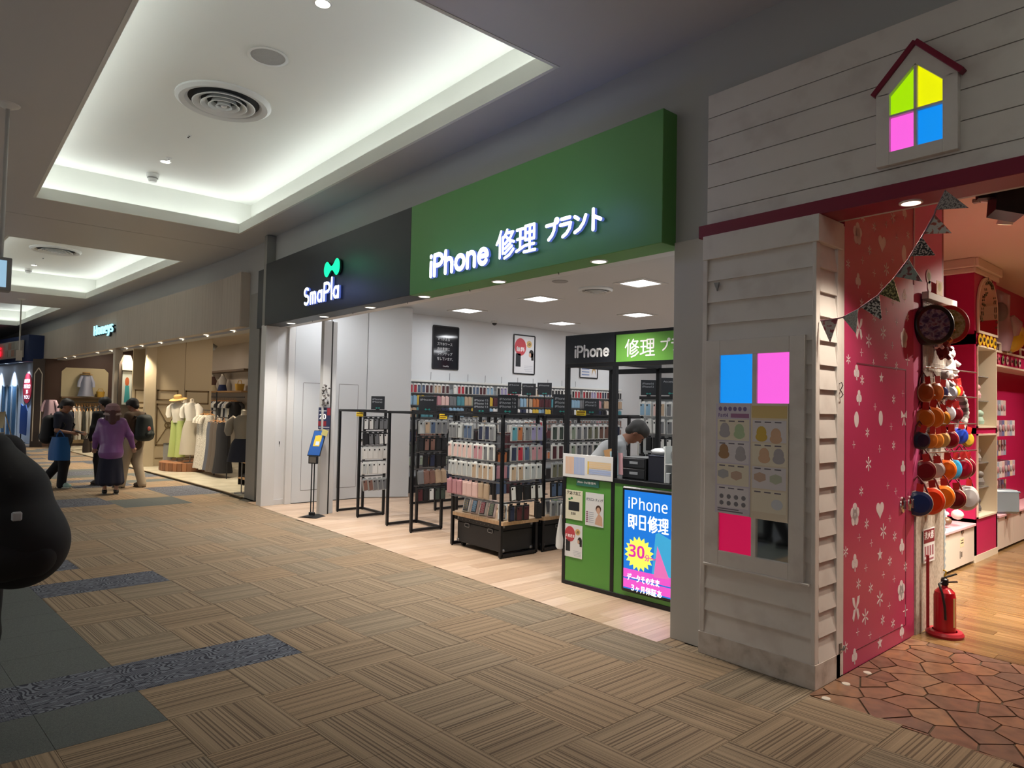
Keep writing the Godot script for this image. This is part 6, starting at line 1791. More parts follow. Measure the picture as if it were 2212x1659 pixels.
	# hanging bags, plain round pouches in the colours of the photograph
	var items := [["orange brown", "9a4f22", 1.867, -1.513, 0.07, "top"], ["russet", "a4561f", 1.873, -1.719, 0.075, "top"], ["navy", "20264a", 1.878, -1.869, 0.055, "top"], ["blue and white", "b9c0d6", 1.879, -2.025, 0.065, "top"], ["yellow", "d8b524", 1.893, -2.145, 0.055, "top"], ["red", "c02026", 1.902, -2.238, 0.055, "top"],
		["amber", "c46a1e", 1.675, -1.497, 0.07, "second"], ["bright orange", "d3701c", 1.684, -1.667, 0.08, "second"], ["mustard", "b7791e", 1.677, -1.88, 0.06, "second"], ["white and blue", "c5c8d4", 1.717, -2.02, 0.06, "second"], ["maroon", "6d0f1c", 1.711, -2.19, 0.06, "second"],
		["dark navy", "181c33", 1.512, -1.435, 0.065, "third"], ["tan orange", "c67428", 1.509, -1.624, 0.06, "third"], ["light orange", "cf8436", 1.507, -1.755, 0.06, "third"], ["clear gold", "b79a62", 1.512, -1.879, 0.06, "third"], ["deep maroon", "6a0c18", 1.509, -2.055, 0.07, "third"], ["royal blue", "2240a8", 1.535, -2.314, 0.065, "third"], ["spotted yellow", "a98a2a", 1.50, -2.50, 0.06, "third"],
		["wine red", "6e0e1a", 1.287, -1.507, 0.075, "fourth"], ["white patterned", "b8aaa8", 1.283, -1.754, 0.06, "fourth"], ["vivid orange", "cc5a14", 1.274, -1.959, 0.08, "fourth"], ["sky blue", "2f8fc0", 1.271, -2.126, 0.08, "fourth"], ["cherry", "7c0c22", 1.265, -2.338, 0.085, "fourth"], ["dark cherry", "5e0a1c", 1.268, -2.454, 0.08, "fourth"],
		["flat navy", "1c2a58", 1.055, -1.384, 0.09, "lowest"], ["scarlet", "d2360f", 1.056, -1.612, 0.1, "lowest"], ["pumpkin orange", "d06a1a", 1.068, -1.877, 0.09, "lowest"], ["oxblood", "5c0c14", 1.029, -2.185, 0.08, "lowest"], ["clear silver", "9b989a", 1.017, -2.465, 0.1, "lowest"]]
	for q in items:
		var f := 1.06
		var at := Vector3(-1.80 * f, 1.7 + (q[2] - 1.7) * f, 4.0955 - (4.0955 - q[3]) * f)
		var r: float = q[4] * 1.1
		var t := thing("shoulder_pouch", "%s round shoulder pouch in the %s row on the grid panel" % [q[0], q[5]], "bag", at, 0.95 + rnd(-0.35, 0.2), "round pouches on the grid panel")
		var fw := Basis(Vector3(1, 0, 0), Vector3(0, 0, 1), Vector3(0, -1, 0))
		obj("pouch", mb().lathe([Vector2(0, -r * 0.34), Vector2(r * 0.8, -r * 0.34), Vector2(r * 0.96, -r * 0.24), Vector2(r, -r * 0.1), Vector2(r, r * 0.14), Vector2(r * 0.94, r * 0.28), Vector2(r * 0.7, r * 0.4), Vector2(0, r * 0.46)], Vector3.ZERO, 22, fw), mat("pouch_" + q[0].replace(" ", "_"), q[1], 0.3), t)
		obj("piping", mb().lathe([Vector2(r * 0.97, r * 0.13), Vector2(r * 1.03, r * 0.16), Vector2(r * 0.97, r * 0.2)], Vector3.ZERO, 22, fw), mat("piping_" + ("pale" if q[4] > 0.065 else "dark"), "c9b9a0" if q[4] > 0.065 else "4a1420", 0.5), t)
		obj("strap", mb().tube([Vector3(-r * 0.75, r * 0.6, 0), Vector3(-r * 0.45, r * 1.5, -0.01), Vector3(0, r * 2.1, -0.015), Vector3(r * 0.45, r * 1.5, -0.01), Vector3(r * 0.75, r * 0.6, 0)], 0.007, 6), mat("strap_maroon", "64121c", 0.6), t)
		obj("swing_tag", mb().box(Vector3(0.0, r * 1.25, r * 0.4), Vector3(0.05, 0.06, 0.002), Basis(Vector3.BACK, rnd(-0.3, 0.3))), mat("tag_red", "b0201e", 0.5), t)
	# two round clock drums at the top
	for k in 2:
		var t := thing("round_drum", ["thick black rimmed round tin with a dark picture on the grid panel top", "red rimmed round tin with a pale picture on the grid panel top"][k], "tin", [Vector3(-1.86, 2.41, -1.86), Vector3(-1.85, 2.44, -2.18)][k], [0.9, 0.75][k])
		var fw2 := Basis(Vector3(1, 0, 0), Vector3(0, 0, 1), Vector3(0, -1, 0))
		obj("drum", mb().lathe([Vector2(0, -0.06), Vector2(0.155, -0.06), Vector2(0.158, -0.05), Vector2(0.158, 0.04), Vector2(0.15, 0.045), Vector2(0.125, 0.035)], Vector3.ZERO, 30, fw2), mat(["drum_black", "drum_red"][k], ["16161a", "b81f26"][k], 0.35), t)
		obj("picture", mb().lathe([Vector2(0.13, 0.034), Vector2(0, 0.034)], Vector3.ZERO, 24, fw2), textured("drum_art_%d" % k, noise_tex(140 + k, 0.03, 128, [[[0.0, "20243c"], [0.45, "4a4a78"], [0.6, "9aa0b4"], [1.0, "5a2a40"]], [[0.0, "8a8a58"], [0.5, "b8b89a"], [0.7, "5c6a38"], [1.0, "b07a3a"]]][k], 3), 0.2, "ffffff", Vector3(4, 4, 4)), t)
	# plush heap: simple animals without any known design
	var pl := [["white plush bear hanging beside the grid panel", "cfcac6", Vector3(-1.95, 2.10, -2.42), 0.10], ["silver wrapped plush hanging beside the grid panel", "a8a2a4", Vector3(-1.98, 2.17, -2.62), 0.09], ["grey plush hanging lowest beside the grid panel", "8f8a8c", Vector3(-1.93, 1.98, -2.3), 0.085], ["orange striped plush between the two round tins", "b5652a", Vector3(-1.83, 2.4, -2.03), 0.07], ["dark red bow plush under the round tins", "6a1420", Vector3(-1.86, 2.25, -2.12), 0.06], ["pink pom pom flower under the black tin", "d8b2b8", Vector3(-1.85, 2.31, -1.96), 0.05], ["coral pom pom flower under the red tin", "c06a6a", Vector3(-1.85, 2.31, -2.14), 0.05]]
	for q in pl:
		var t := thing("plush_toy", q[0], "plush toy", q[2], 0.9)
		var r: float = q[3]
		var pm := mat("plush_" + q[1], q[1], 0.9)
		obj("body", mb().ball(Vector3(0, -r * 0.5, 0), Vector3(r * 0.8, r, r * 0.7), 12, 8), pm, t)
		obj("head", mb().ball(Vector3(0, r * 0.75, r * 0.1), Vector3(r * 0.7, r * 0.62, r * 0.6), 12, 8), pm, t)
		for s in [-1, 1]:
			obj("ear", mb().ball(Vector3(s * r * 0.5, r * 1.25, 0), Vector3(r * 0.24, r * 0.26, r * 0.15), 8, 6), pm, t)
			obj("arm", mb().tube([Vector3(s * r * 0.6, 0, r * 0.1), Vector3(s * r * 1.05, -r * 0.4, r * 0.35)], [r * 0.26, r * 0.2], 8), pm, t)
			obj("leg", mb().tube([Vector3(s * r * 0.4, -r * 1.1, r * 0.1), Vector3(s * r * 0.55, -r * 1.55, r * 0.5)], [r * 0.32, r * 0.26], 8), pm, t)
	var tl := thing("striped_tail_toy", "long curved grey striped plush tail beside the pouches", "plush toy", Vector3(-1.98, 1.55, -2.75))
	var pts := [Vector3(0.02, 0.42, 0.08), Vector3(0.05, 0.36, 0.0), Vector3(0.06, 0.26, -0.1), Vector3(0.06, 0.16, -0.13), Vector3(0.05, 0.06, -0.08), Vector3(0.04, 0.0, 0.0), Vector3(0.03, -0.02, 0.1)]
	for i in pts.size() - 1:
		for j in 3:
			var a: Vector3 = pts[i].lerp(pts[i + 1], j / 3.0)
			var b2: Vector3 = pts[i].lerp(pts[i + 1], (j + 1) / 3.0)
			obj("stripe", mb().tube([a, a.lerp(b2, 0.5), b2], [0.036, 0.042, 0.036], 10), mat(["fur_grey", "fur_dark"][(i + j) % 2], ["8d8b88", "55524f"][(i + j) % 2], 0.95), tl)
	# heap of wrapped toys on the cabinet
	for i in 22:
		var r := rnd(0.05, 0.085)
		var lay := i / 11
		var t := thing("wrapped_toy", ["cream", "white", "silver", "beige", "brown"][i % 5] + " toy in crinkled clear wrap in the heap on the cabinet", "toy", Vector3(-2.52 - 0.1 * (i % 3) + 0.05 * lay, 0.525 + 0.06 * lay, -2.62 - (i % 11) * 0.2), rnd(0, 3), "wrapped toys heaped on the cabinet")
		obj("toy", mb().ball(Vector3(0, 0.01, 0), Vector3(r, r * 0.8, r * 0.9), 9, 6), mat(["toy_cream", "toy_white", "toy_silver", "toy_beige", "toy_coffee"][i % 5], ["cfc2a4", "d6d2cd", "aaa7a6", "b8a083", "6c5340"][i % 5], 0.35), t)
		obj("wrap_knot", mb().tube([Vector3(0, r * 0.7, 0), Vector3(0.01, r * 1.2, 0), Vector3(0.03, r * 1.5, 0.02)], [0.012, 0.01, 0.03], 7), mat("film_clear", "c5c9cc", 0.15), t)
	# goods in the niches and on the far racks
	for i in 8:
		var nz := -5.5 - 0.13 * (i % 3)
		var t := thing("niche_figure", ["teal", "pale pink", "mint", "coral", "silver", "grey", "white", "dark"][i] + " little figure on a niche shelf of the column", "figurine", Vector3(-2.56, [2.22, 1.92, 1.60, 1.60, 1.15, 0.85, 0.54, 0.54][i], nz), 0.8)
		var fm := mat("figure_%d" % i, ["6fa8a6", "c9a0a4", "9fbfb0", "b8665a", "9b9794", "7f7c7a", "bcb6b2", "5a5658"][i], 0.5)
		obj("body", mb().lathe([Vector2(0, 0), Vector2(0.055, 0.0), Vector2(0.06, 0.04), Vector2(0.04, 0.09), Vector2(0, 0.1)], Vector3.ZERO, 14), fm, t)
		obj("head", mb().ball(Vector3(0, 0.13, 0.01), Vector3(0.05, 0.045, 0.045), 10, 7), fm, t)
	var k2 := 0
	for row in 5:
		for col in 9:
			var hue: String = ["c9c4c4", "b0a2b4", "5c6a94", "d0b8b4", "8fa2b4", "cdbfa8", "7d6f86"][(row * 4 + col * 3) % 7]
			var t := thing("charm_card", "%s in the %s row beyond the column" % [["white charm card", "lilac charm card", "blue charm card", "pink charm card", "sky blue charm card", "cream charm card", "violet charm card"][(row * 4 + col * 3) % 7], ["top", "second", "third", "fourth", "lowest"][row]], "charm card", Vector3(-2.62 + 0.1 * (row % 2), 1.92 - row * 0.27, -6.1 - col * 0.125), PI * 0.5 - 0.2, "charm cards beyond the column")
			obj("card", mb().seg(Vector3(-0.045, -0.21, 0), Vector3(0.045, 0, 0.012), 0.002), mat("card_" + hue, hue, 0.35), t)
			obj("hook", mb().tube([Vector3(0, -0.01, 0), Vector3(0, -0.005, -0.2)], 0.004, 5), mat("chrome"), t)
			obj("charm", mb().ball(Vector3(0, -0.1, 0.016), Vector3(0.028, 0.045, 0.012), 8, 5), mat("charm_" + ["silver", "rose"][k2 % 2], ["a9a5a8", "b08088"][k2 % 2], 0.3), t)
			k2 += 1
	var sh := thing("wall_shelf", "pink banded display shelf with white rail beyond the column", "shelf", Vector3(-2.45, 2.35, -6.02))
	obj("band", mb().seg(Vector3(-0.3, 0.0, -3.2), Vector3(0.0, 0.16, 0), 0.003), mat("column_pink"), sh)
	obj("edge", mb().seg(Vector3(-0.3, 0.16, -3.2), Vector3(0.02, 0.185, 0)).seg(Vector3(-0.3, -0.02, -3.2), Vector3(0.02, 0.005, 0)), cream, sh)
	obj("rail", mb().seg(Vector3(0.0, 0.27, -3.2), Vector3(0.02, 0.29, 0)), cream, sh)
	for i in 7:
		obj("baluster", mb().seg(Vector3(0.0, 0.185, -0.2 - i * 0.48), Vector3(0.02, 0.27, -0.18 - i * 0.48)), cream, sh)
	for i in 6:
		var fl := thing("paper_flower", ["rose", "green leafed", "cream", "pink", "white", "red"][i] + " paper flower on the pink shelf band", "flower", Vector3(-2.435, 2.43, -6.12 - i * 0.2), PI * 0.5)
		var pe := mb()
		_petals(pe, 8, 0.06, 0.02, 0.01)
		obj("petals", pe, mat("paper_petal_%d" % (i % 3), ["c05a6a", "7d8a62", "d8c0b8"][i % 3], 0.7), fl)
		obj("heart", mb().ball(Vector3(0, 0, 0.004), Vector3(0.02, 0.02, 0.01), 8, 5), mat("seed_brown"), fl)
	var sk := thing("gift_wrap", "tall clear wrapped gift with a grey toy on the shelf top", "gift", Vector3(-2.52, 2.54, -6.35))
	obj("wrap", mb().tube([Vector3(0, 0, 0), Vector3(0, 0.2, 0), Vector3(0.02, 0.45, 0), Vector3(0.0, 0.7, 0), Vector3(-0.02, 0.8, 0)], [0.15, 0.19, 0.13, 0.16, 0.05], 10), mat("wrap_film", "9a7f86", 0.12), sk)
	obj("toy", mb().ball(Vector3(0.06, 0.5, 0.1), Vector3(0.1, 0.13, 0.1), 10, 7), mat("toy_taupe", "6d5f60", 0.7), sk)
	var yb := thing("gift_ball", "big yellow wrapped round gift on the shelf top", "gift", Vector3(-2.5, 2.54, -6.75))
	obj("ball", mb().ball(Vector3(0, 0.22, 0), Vector3(0.22, 0.22, 0.22), 16, 10), mat("gift_yellow", "d2b63a", 0.25), yb)
	obj("film", mb().tube([Vector3(0.1, 0.25, 0.2), Vector3(0.14, 0.36, 0.26), Vector3(0.12, 0.46, 0.3)], [0.09, 0.1, 0.04], 9), mat("wrap_film"), yb)
	var ib := thing("insulated_bag", "pale blue clear vinyl bag on the cabinet beyond the column", "bag", Vector3(-2.5, 0.462, -6.35), 0.9)
	obj("body", mb().seg(Vector3(-0.22, 0, -0.1), Vector3(0.22, 0.3, 0.1), 0.03), mat("vinyl_blue", "93a6b2", 0.2), ib)
	obj("zip_band", mb().seg(Vector3(-0.222, 0.26, -0.102), Vector3(0.222, 0.285, 0.102), 0.01), mat("zip_slate", "5d7486", 0.4), ib)
	# stickers on the pink wall
	for k in 2:
		var t := thing("wall_sticker", ["white cloud shaped sticker on the bright pink wall", "yellow card standing on the grid header"][k], "sticker", [Vector3(-1.935, 2.78, -2.03), Vector3(-1.91, 2.69, -2.2)][k], PI * 0.5)
		if k == 0:
			obj("sheet", mb().disc_xy(0, 0.05, 0.06, 0.06, 0, 0.002, 14).disc_xy(0.02, -0.03, 0.045, 0.05, 0, 0.002, 14), mat("paper_white", "dededf", 0.5), t)
			obj("print", mb().disc_xy(0, 0.05, 0.035, 0.035, 0.002, 0.0026, 10), mat("print_mint", "9fbfa0", 0.6), t)
		else:
			obj("card", mb().seg(Vector3(-0.07, 0, 0), Vector3(0.07, 0.12, 0.003)), mat("card_amber", "d9a83a", 0.5), t)
			obj("print", mb().disc_xy(0, 0.07, 0.04, 0.035, 0.003, 0.0036, 12), mat("print_lemon", "d8d060", 0.6), t)
	# track spotlights and a black speaker under the ceiling
	for k in 3:
		var at: Vector3 = [Vector3(-1.55, 3.55, -2.7), Vector3(-1.15, 3.55, -3.0), Vector3(-0.6, 3.55, -4.5)][k]
		var t := thing("track_spotlight", ["white track spotlight above the hanging bags", "white track spotlight behind the beam", "white track spotlight deeper in the pink shop"][k], "spotlight", at)
		obj("stem", mb().tube([Vector3(0, 0, 0), Vector3(0, -0.09, 0)], 0.02, 10), mat("white_plastic"), t)
		var dir := (Vector3(-2.1, 1.4, -3.2) - at).normalized()
		var can := mb().tube([Vector3(0, -0.1, 0) - dir * 0.05, Vector3(0, -0.1, 0) + dir * 0.06, Vector3(0, -0.1, 0) + dir * 0.13], [0.035, 0.048, 0.06], 16)
		obj("can", can, mat("white_plastic"), t)
		obj("lamp_face", mb().tube([Vector3(0, -0.1, 0) + dir * 0.129, Vector3(0, -0.1, 0) + dir * 0.132], [0.05, 0.05], 14), glow("warm_face", "ffd9a0", 3.0, "ffffff"), t)
		spot(at + Vector3(0, -0.1, 0) + dir * 0.15, at + dir * 3.0, 14.0, 42.0, "fff0dc", 0.05)
	var tr := thing("light_track", "white ceiling light track of the pink shop", "light track", Vector3(-1.0, 3.545, -3.2))
	obj("rail", mb().bar(Vector3(-0.75, -0.008, 0.6), Vector3(0.75, -0.008, -1.7), 0.035, 0.018), mat("white_plastic"), tr)
	obj("end_cap", mb().box(Vector3(-0.75, -0.012, 0.6), Vector3(0.05, 0.024, 0.05)), mat("shade_grey"), tr)
	var bs := thing("ceiling_loudspeaker", "black wedge loudspeaker hanging behind the beam", "loudspeaker", Vector3(-1.08, 3.02, -0.66), 0.5)
	obj("cabinet", mb().prism(PackedVector2Array([Vector2(-0.09, -0.12), Vector2(0.05, -0.16), Vector2(0.11, -0.06), Vector2(0.1, 0.13), Vector2(-0.07, 0.13)]), -0.09, 0.09), mat("black_plastic"), bs)
	obj("bracket", mb().seg(Vector3(-0.02, 0.13, -0.02), Vector3(0.02, 0.53, 0.02)).seg(Vector3(-0.16, -0.03, -0.03), Vector3(-0.08, 0.06, 0.03)), mat("dark_metal"), bs)
	var n := -1
	for q in [[-1.4, -5.6], [0.4, -3.0], [0.6, -6.2], [-1.2, -7.6], [2.2, -4.5]]:  # downlights out of view, placed to light the pink shop
		n += 1
		_ceil_downlight(Vector3(q[0], 3.549, q[1]), "unseen warm round downlight in the pink shop ceiling" + [" before the column", " near the entrance", " by the right wall", " at the rear", " over the right aisle"][n], 11.0, 0.07, "fff0dc", 60.0)
	# fire extinguisher with its stand and sign
	var fe := thing("fire_extinguisher", "red fire extinguisher in a round red stand by the pink wall", "fire extinguisher", Vector3(-1.785, 0, -1.9), 0.7)
	var fr := mat("extinguisher_red", "a3101e", 0.25)
	obj("base_ring", mb().lathe([Vector2(0, 0.0), Vector2(0.125, 0.0), Vector2(0.13, 0.02), Vector2(0.118, 0.04), Vector2(0.085, 0.042)], Vector3.ZERO, 26), mat("stand_red", "9a1424", 0.4), fe)
	obj("cylinder", mb().lathe([Vector2(0.07, 0.02), Vector2(0.075, 0.035), Vector2(0.075, 0.30), Vector2(0.068, 0.335), Vector2(0.045, 0.36), Vector2(0.022, 0.37), Vector2(0.02, 0.385), Vector2(0, 0.385)], Vector3.ZERO, 26), fr, fe)
	obj("valve", mb().lathe([Vector2(0.022, 0.385), Vector2(0.026, 0.39), Vector2(0.026, 0.43), Vector2(0.012, 0.44), Vector2(0, 0.44)], Vector3.ZERO, 14), mat("dark_metal"), fe)
	obj("lever", mb().bar(Vector3(-0.02, 0.435, 0), Vector3(0.085, 0.475, 0), 0.02, 0.008).bar(Vector3(-0.02, 0.405, 0), Vector3(0.09, 0.415, 0), 0.018, 0.008), mat("dark_metal"), fe)
	obj("hose", mb().tube([Vector3(-0.02, 0.41, 0.01), Vector3(-0.06, 0.40, 0.045), Vector3(-0.05, 0.34, 0.075), Vector3(-0.035, 0.24, 0.082), Vector3(-0.03, 0.14, 0.082)], 0.0085, 8), mat("hose_black", "151516", 0.5), fe)
	obj("safety_pin", mb().tube([Vector3(0.0, 0.45, 0.0), Vector3(0.01, 0.49, 0.0), Vector3(-0.01, 0.5, 0)], 0.006, 6), mat("pin_yellow", "c7a21c", 0.4), fe)
	var lm := mb()
	lm.xf = Transform3D(Basis(Vector3.UP, 0.55), Vector3.ZERO)
	lm.seg(Vector3(-0.01, 0.08, 0.0735), Vector3(0.01, 0.30, 0.0765))
	obj("label_text", lm, mat("label_gold", "c0a06a", 0.5), fe)
	obj("stand_rod", mb().tube([Vector3(-0.1, 0.03, -0.05), Vector3(-0.1, 0.60, -0.05)], 0.012, 8), mat("stand_red"), fe)
	var fs := thing("fire_sign", "red and white fire extinguisher sign on the stone dado", "sign", Vector3(-1.918, 0.53, -1.97), PI * 0.5)
	obj("plate", mb().seg(Vector3(-0.125, 0, 0), Vector3(0.125, 0.265, 0.004)), mat("paper_white"), fs)
	obj("header", mb().seg(Vector3(-0.12, 0.155, 0.004), Vector3(0.12, 0.258, 0.005)), mat("sign_maroon", "7a1c2c", 0.5), fs)
	var fm := mb()
	write(fm, "消火器", -0.105, 0.185, 0.21, 0.058, 0.007, 0.005, 0.0056)
	obj("lettering", fm, mat("ink_white"), fs)
	var fl2 := mb()
	for i in 4:
		fl2.seg(Vector3(-0.1 + i * 0.055, 0.05, 0.004), Vector3(-0.065 + i * 0.055, 0.13, 0.0046))
	fl2.seg(Vector3(-0.1, 0.015, 0.004), Vector3(0.1, 0.03, 0.0046))
	obj("pictograms", fl2, mat("sign_plum", "9c6470", 0.5), fs)
	for q in [Vector3(-1.84, 0.012, 0.0), Vector3(-1.86, 0.012, -0.32), Vector3(-1.85, 0.012, -0.62)]:
		var t := thing("floor_stud", "small round white stud in the flagstones along the wall", "floor stud", Vector3(q.x, 0.0, q.z), 0.0, "floor studs by the pink wall")
		obj("disc", mb().lathe([Vector2(0.026, 0), Vector2(0.024, 0.004), Vector2(0, 0.005)], Vector3.ZERO, 16), mat("stud_white", "d8d0c4", 0.4), t)

# ------------------------------------------------------------------ clothes shop and the shop beyond it
func along(x: float, y: float, off: float) -> Vector3:
	return Vector3(x, y, bend(x) + off)

func slope(x: float) -> float:   # turn of the front at x
	return atan2(bend(x - 0.5) - bend(x + 0.5), 1.0)

func garment(called: String, label: String, at: Vector3, turn: float, top: float, bottom: float, w0: float, w1: float, m: Material, sleeve := 0.0, group := "", depth := 0.35) -> Node3D:   # cloth hanging from a hanger
	var t := thing(called, label, "clothing", at, turn, group)
	var pts := []
	var rs := []
	for i in 7:
		var f := i / 6.0
		pts.append(Vector3(0, lerpf(top, bottom, f), 0))
		rs.append(lerpf(w0, w1, f) * (0.82 if i == 0 else 1.0) * (1.0 - 0.16 * sin(f * PI) * (1.0 if w1 > w0 * 1.2 else 0.3)))
	obj("cloth", mb().tube(pts, rs, 14, true, depth), m, t)
	if sleeve > 0.0:
		for s in [-1, 1]:
			obj("sleeve", mb().tube([Vector3(s * w0 * 0.75, top - 0.03, 0), Vector3(s * w0 * 1.25, top - sleeve * 0.6, 0.01), Vector3(s * w0 * 1.32, top - sleeve, 0.02)], [0.05, 0.055, 0.05], 8), m, t)
	if called == "hanging_blouse":
		obj("stand", mb().tube([Vector3(0, 0.014, 0), Vector3(0, bottom + 0.1, 0)], 0.012, 6).lathe([Vector2(0.14, 0), Vector2(0, 0.02)], Vector3.ZERO, 14), mat("dark_metal"), t)
	return t

func hanger(t: Node3D, top: float, w: float) -> void:
	obj("hanger", mb().tube([Vector3(-w, top - 0.02, 0), Vector3(0, top + 0.04, 0), Vector3(w, top - 0.02, 0)], 0.008, 6).tube([Vector3(0, top + 0.04, 0), Vector3(0, top + 0.075, 0), Vector3(0.015, top + 0.095, 0), Vector3(-0.005, top + 0.11, 0)], 0.004, 5), mat("hanger_wood", "b27a3c", 0.5), t)

func dress_form(label: String, at: Vector3, turn: float, bodice: Material, skirt: Material, len0: float, hat := false, vest: Material = null, legs := false) -> void:
	var t := thing("mannequin", label, "mannequin", at, turn)
	var sk := mat("form_cream", "c9beac", 0.5)
	obj("base", mb().lathe([Vector2(0.13, 0), Vector2(0.125, 0.012), Vector2(0, 0.014)], Vector3.ZERO, 20), mat("steel_base", "8f8f8f", 0.3, 0.8), t)
	obj("pole", mb().tube([Vector3(0, 0.01, 0), Vector3(0, 0.95, 0)], 0.012, 8), mat("steel_base"), t)
	obj("neck", mb().lathe([Vector2(0.055, 1.42), Vector2(0.045, 1.46), Vector2(0.045, 1.52), Vector2(0.0, 1.53)], Vector3.ZERO, 14), sk, t)
	obj("bodice", mb().tube([Vector3(0, 0.94, 0), Vector3(0, 1.05, 0), Vector3(0, 1.2, 0.01), Vector3(0, 1.34, 0.0), Vector3(0, 1.43, 0)], [0.155, 0.145, 0.17, 0.185, 0.09], 16, true, 0.72), bodice, t)
	for s in [-1, 1]:
		obj("sleeve", mb().tube([Vector3(s * 0.15, 1.38, 0), Vector3(s * 0.24, 1.28, 0.0), Vector3(s * 0.26, 1.12, 0.02), Vector3(s * 0.25, 1.05, 0.03)], [0.06, 0.085, 0.075, 0.04], 10), bodice, t)
	if vest != null:
		obj("vest", mb().tube([Vector3(0, 0.98, 0), Vector3(0, 1.2, 0), Vector3(0, 1.38, 0)], [0.165, 0.188, 0.13], 16, true, 0.8), vest, t)
	if legs:
		for s in [-1, 1]:
			obj("trouser_leg", mb().tube([Vector3(s * 0.07, 0.98, 0), Vector3(s * 0.085, 0.6, 0.0), Vector3(s * 0.1, 1.0 - len0, 0.02)], [0.1, 0.105, 0.12], 12), skirt, t)
	else:
		var m := mb()
		var pts := []
		var rs := []
		for i in 6:
			pts.append(Vector3(0, 1.0 - len0 * i / 5.0, 0))
			rs.append(lerpf(0.145, 0.27, sqrt(i / 5.0)))
		obj("skirt", m.tube(pts, rs, 18, true, 0.8), skirt, t)
	if hat:
		obj("straw_hat", mb().lathe([Vector2(0.2, 0.0), Vector2(0.2, 0.01), Vector2(0.1, 0.03), Vector2(0.095, 0.1), Vector2(0.06, 0.12), Vector2(0, 0.12)], Vector3(0, 1.5, 0.02), 20, Basis(Vector3.RIGHT, 0.25)), mat("straw", "b6945a", 0.8), t)

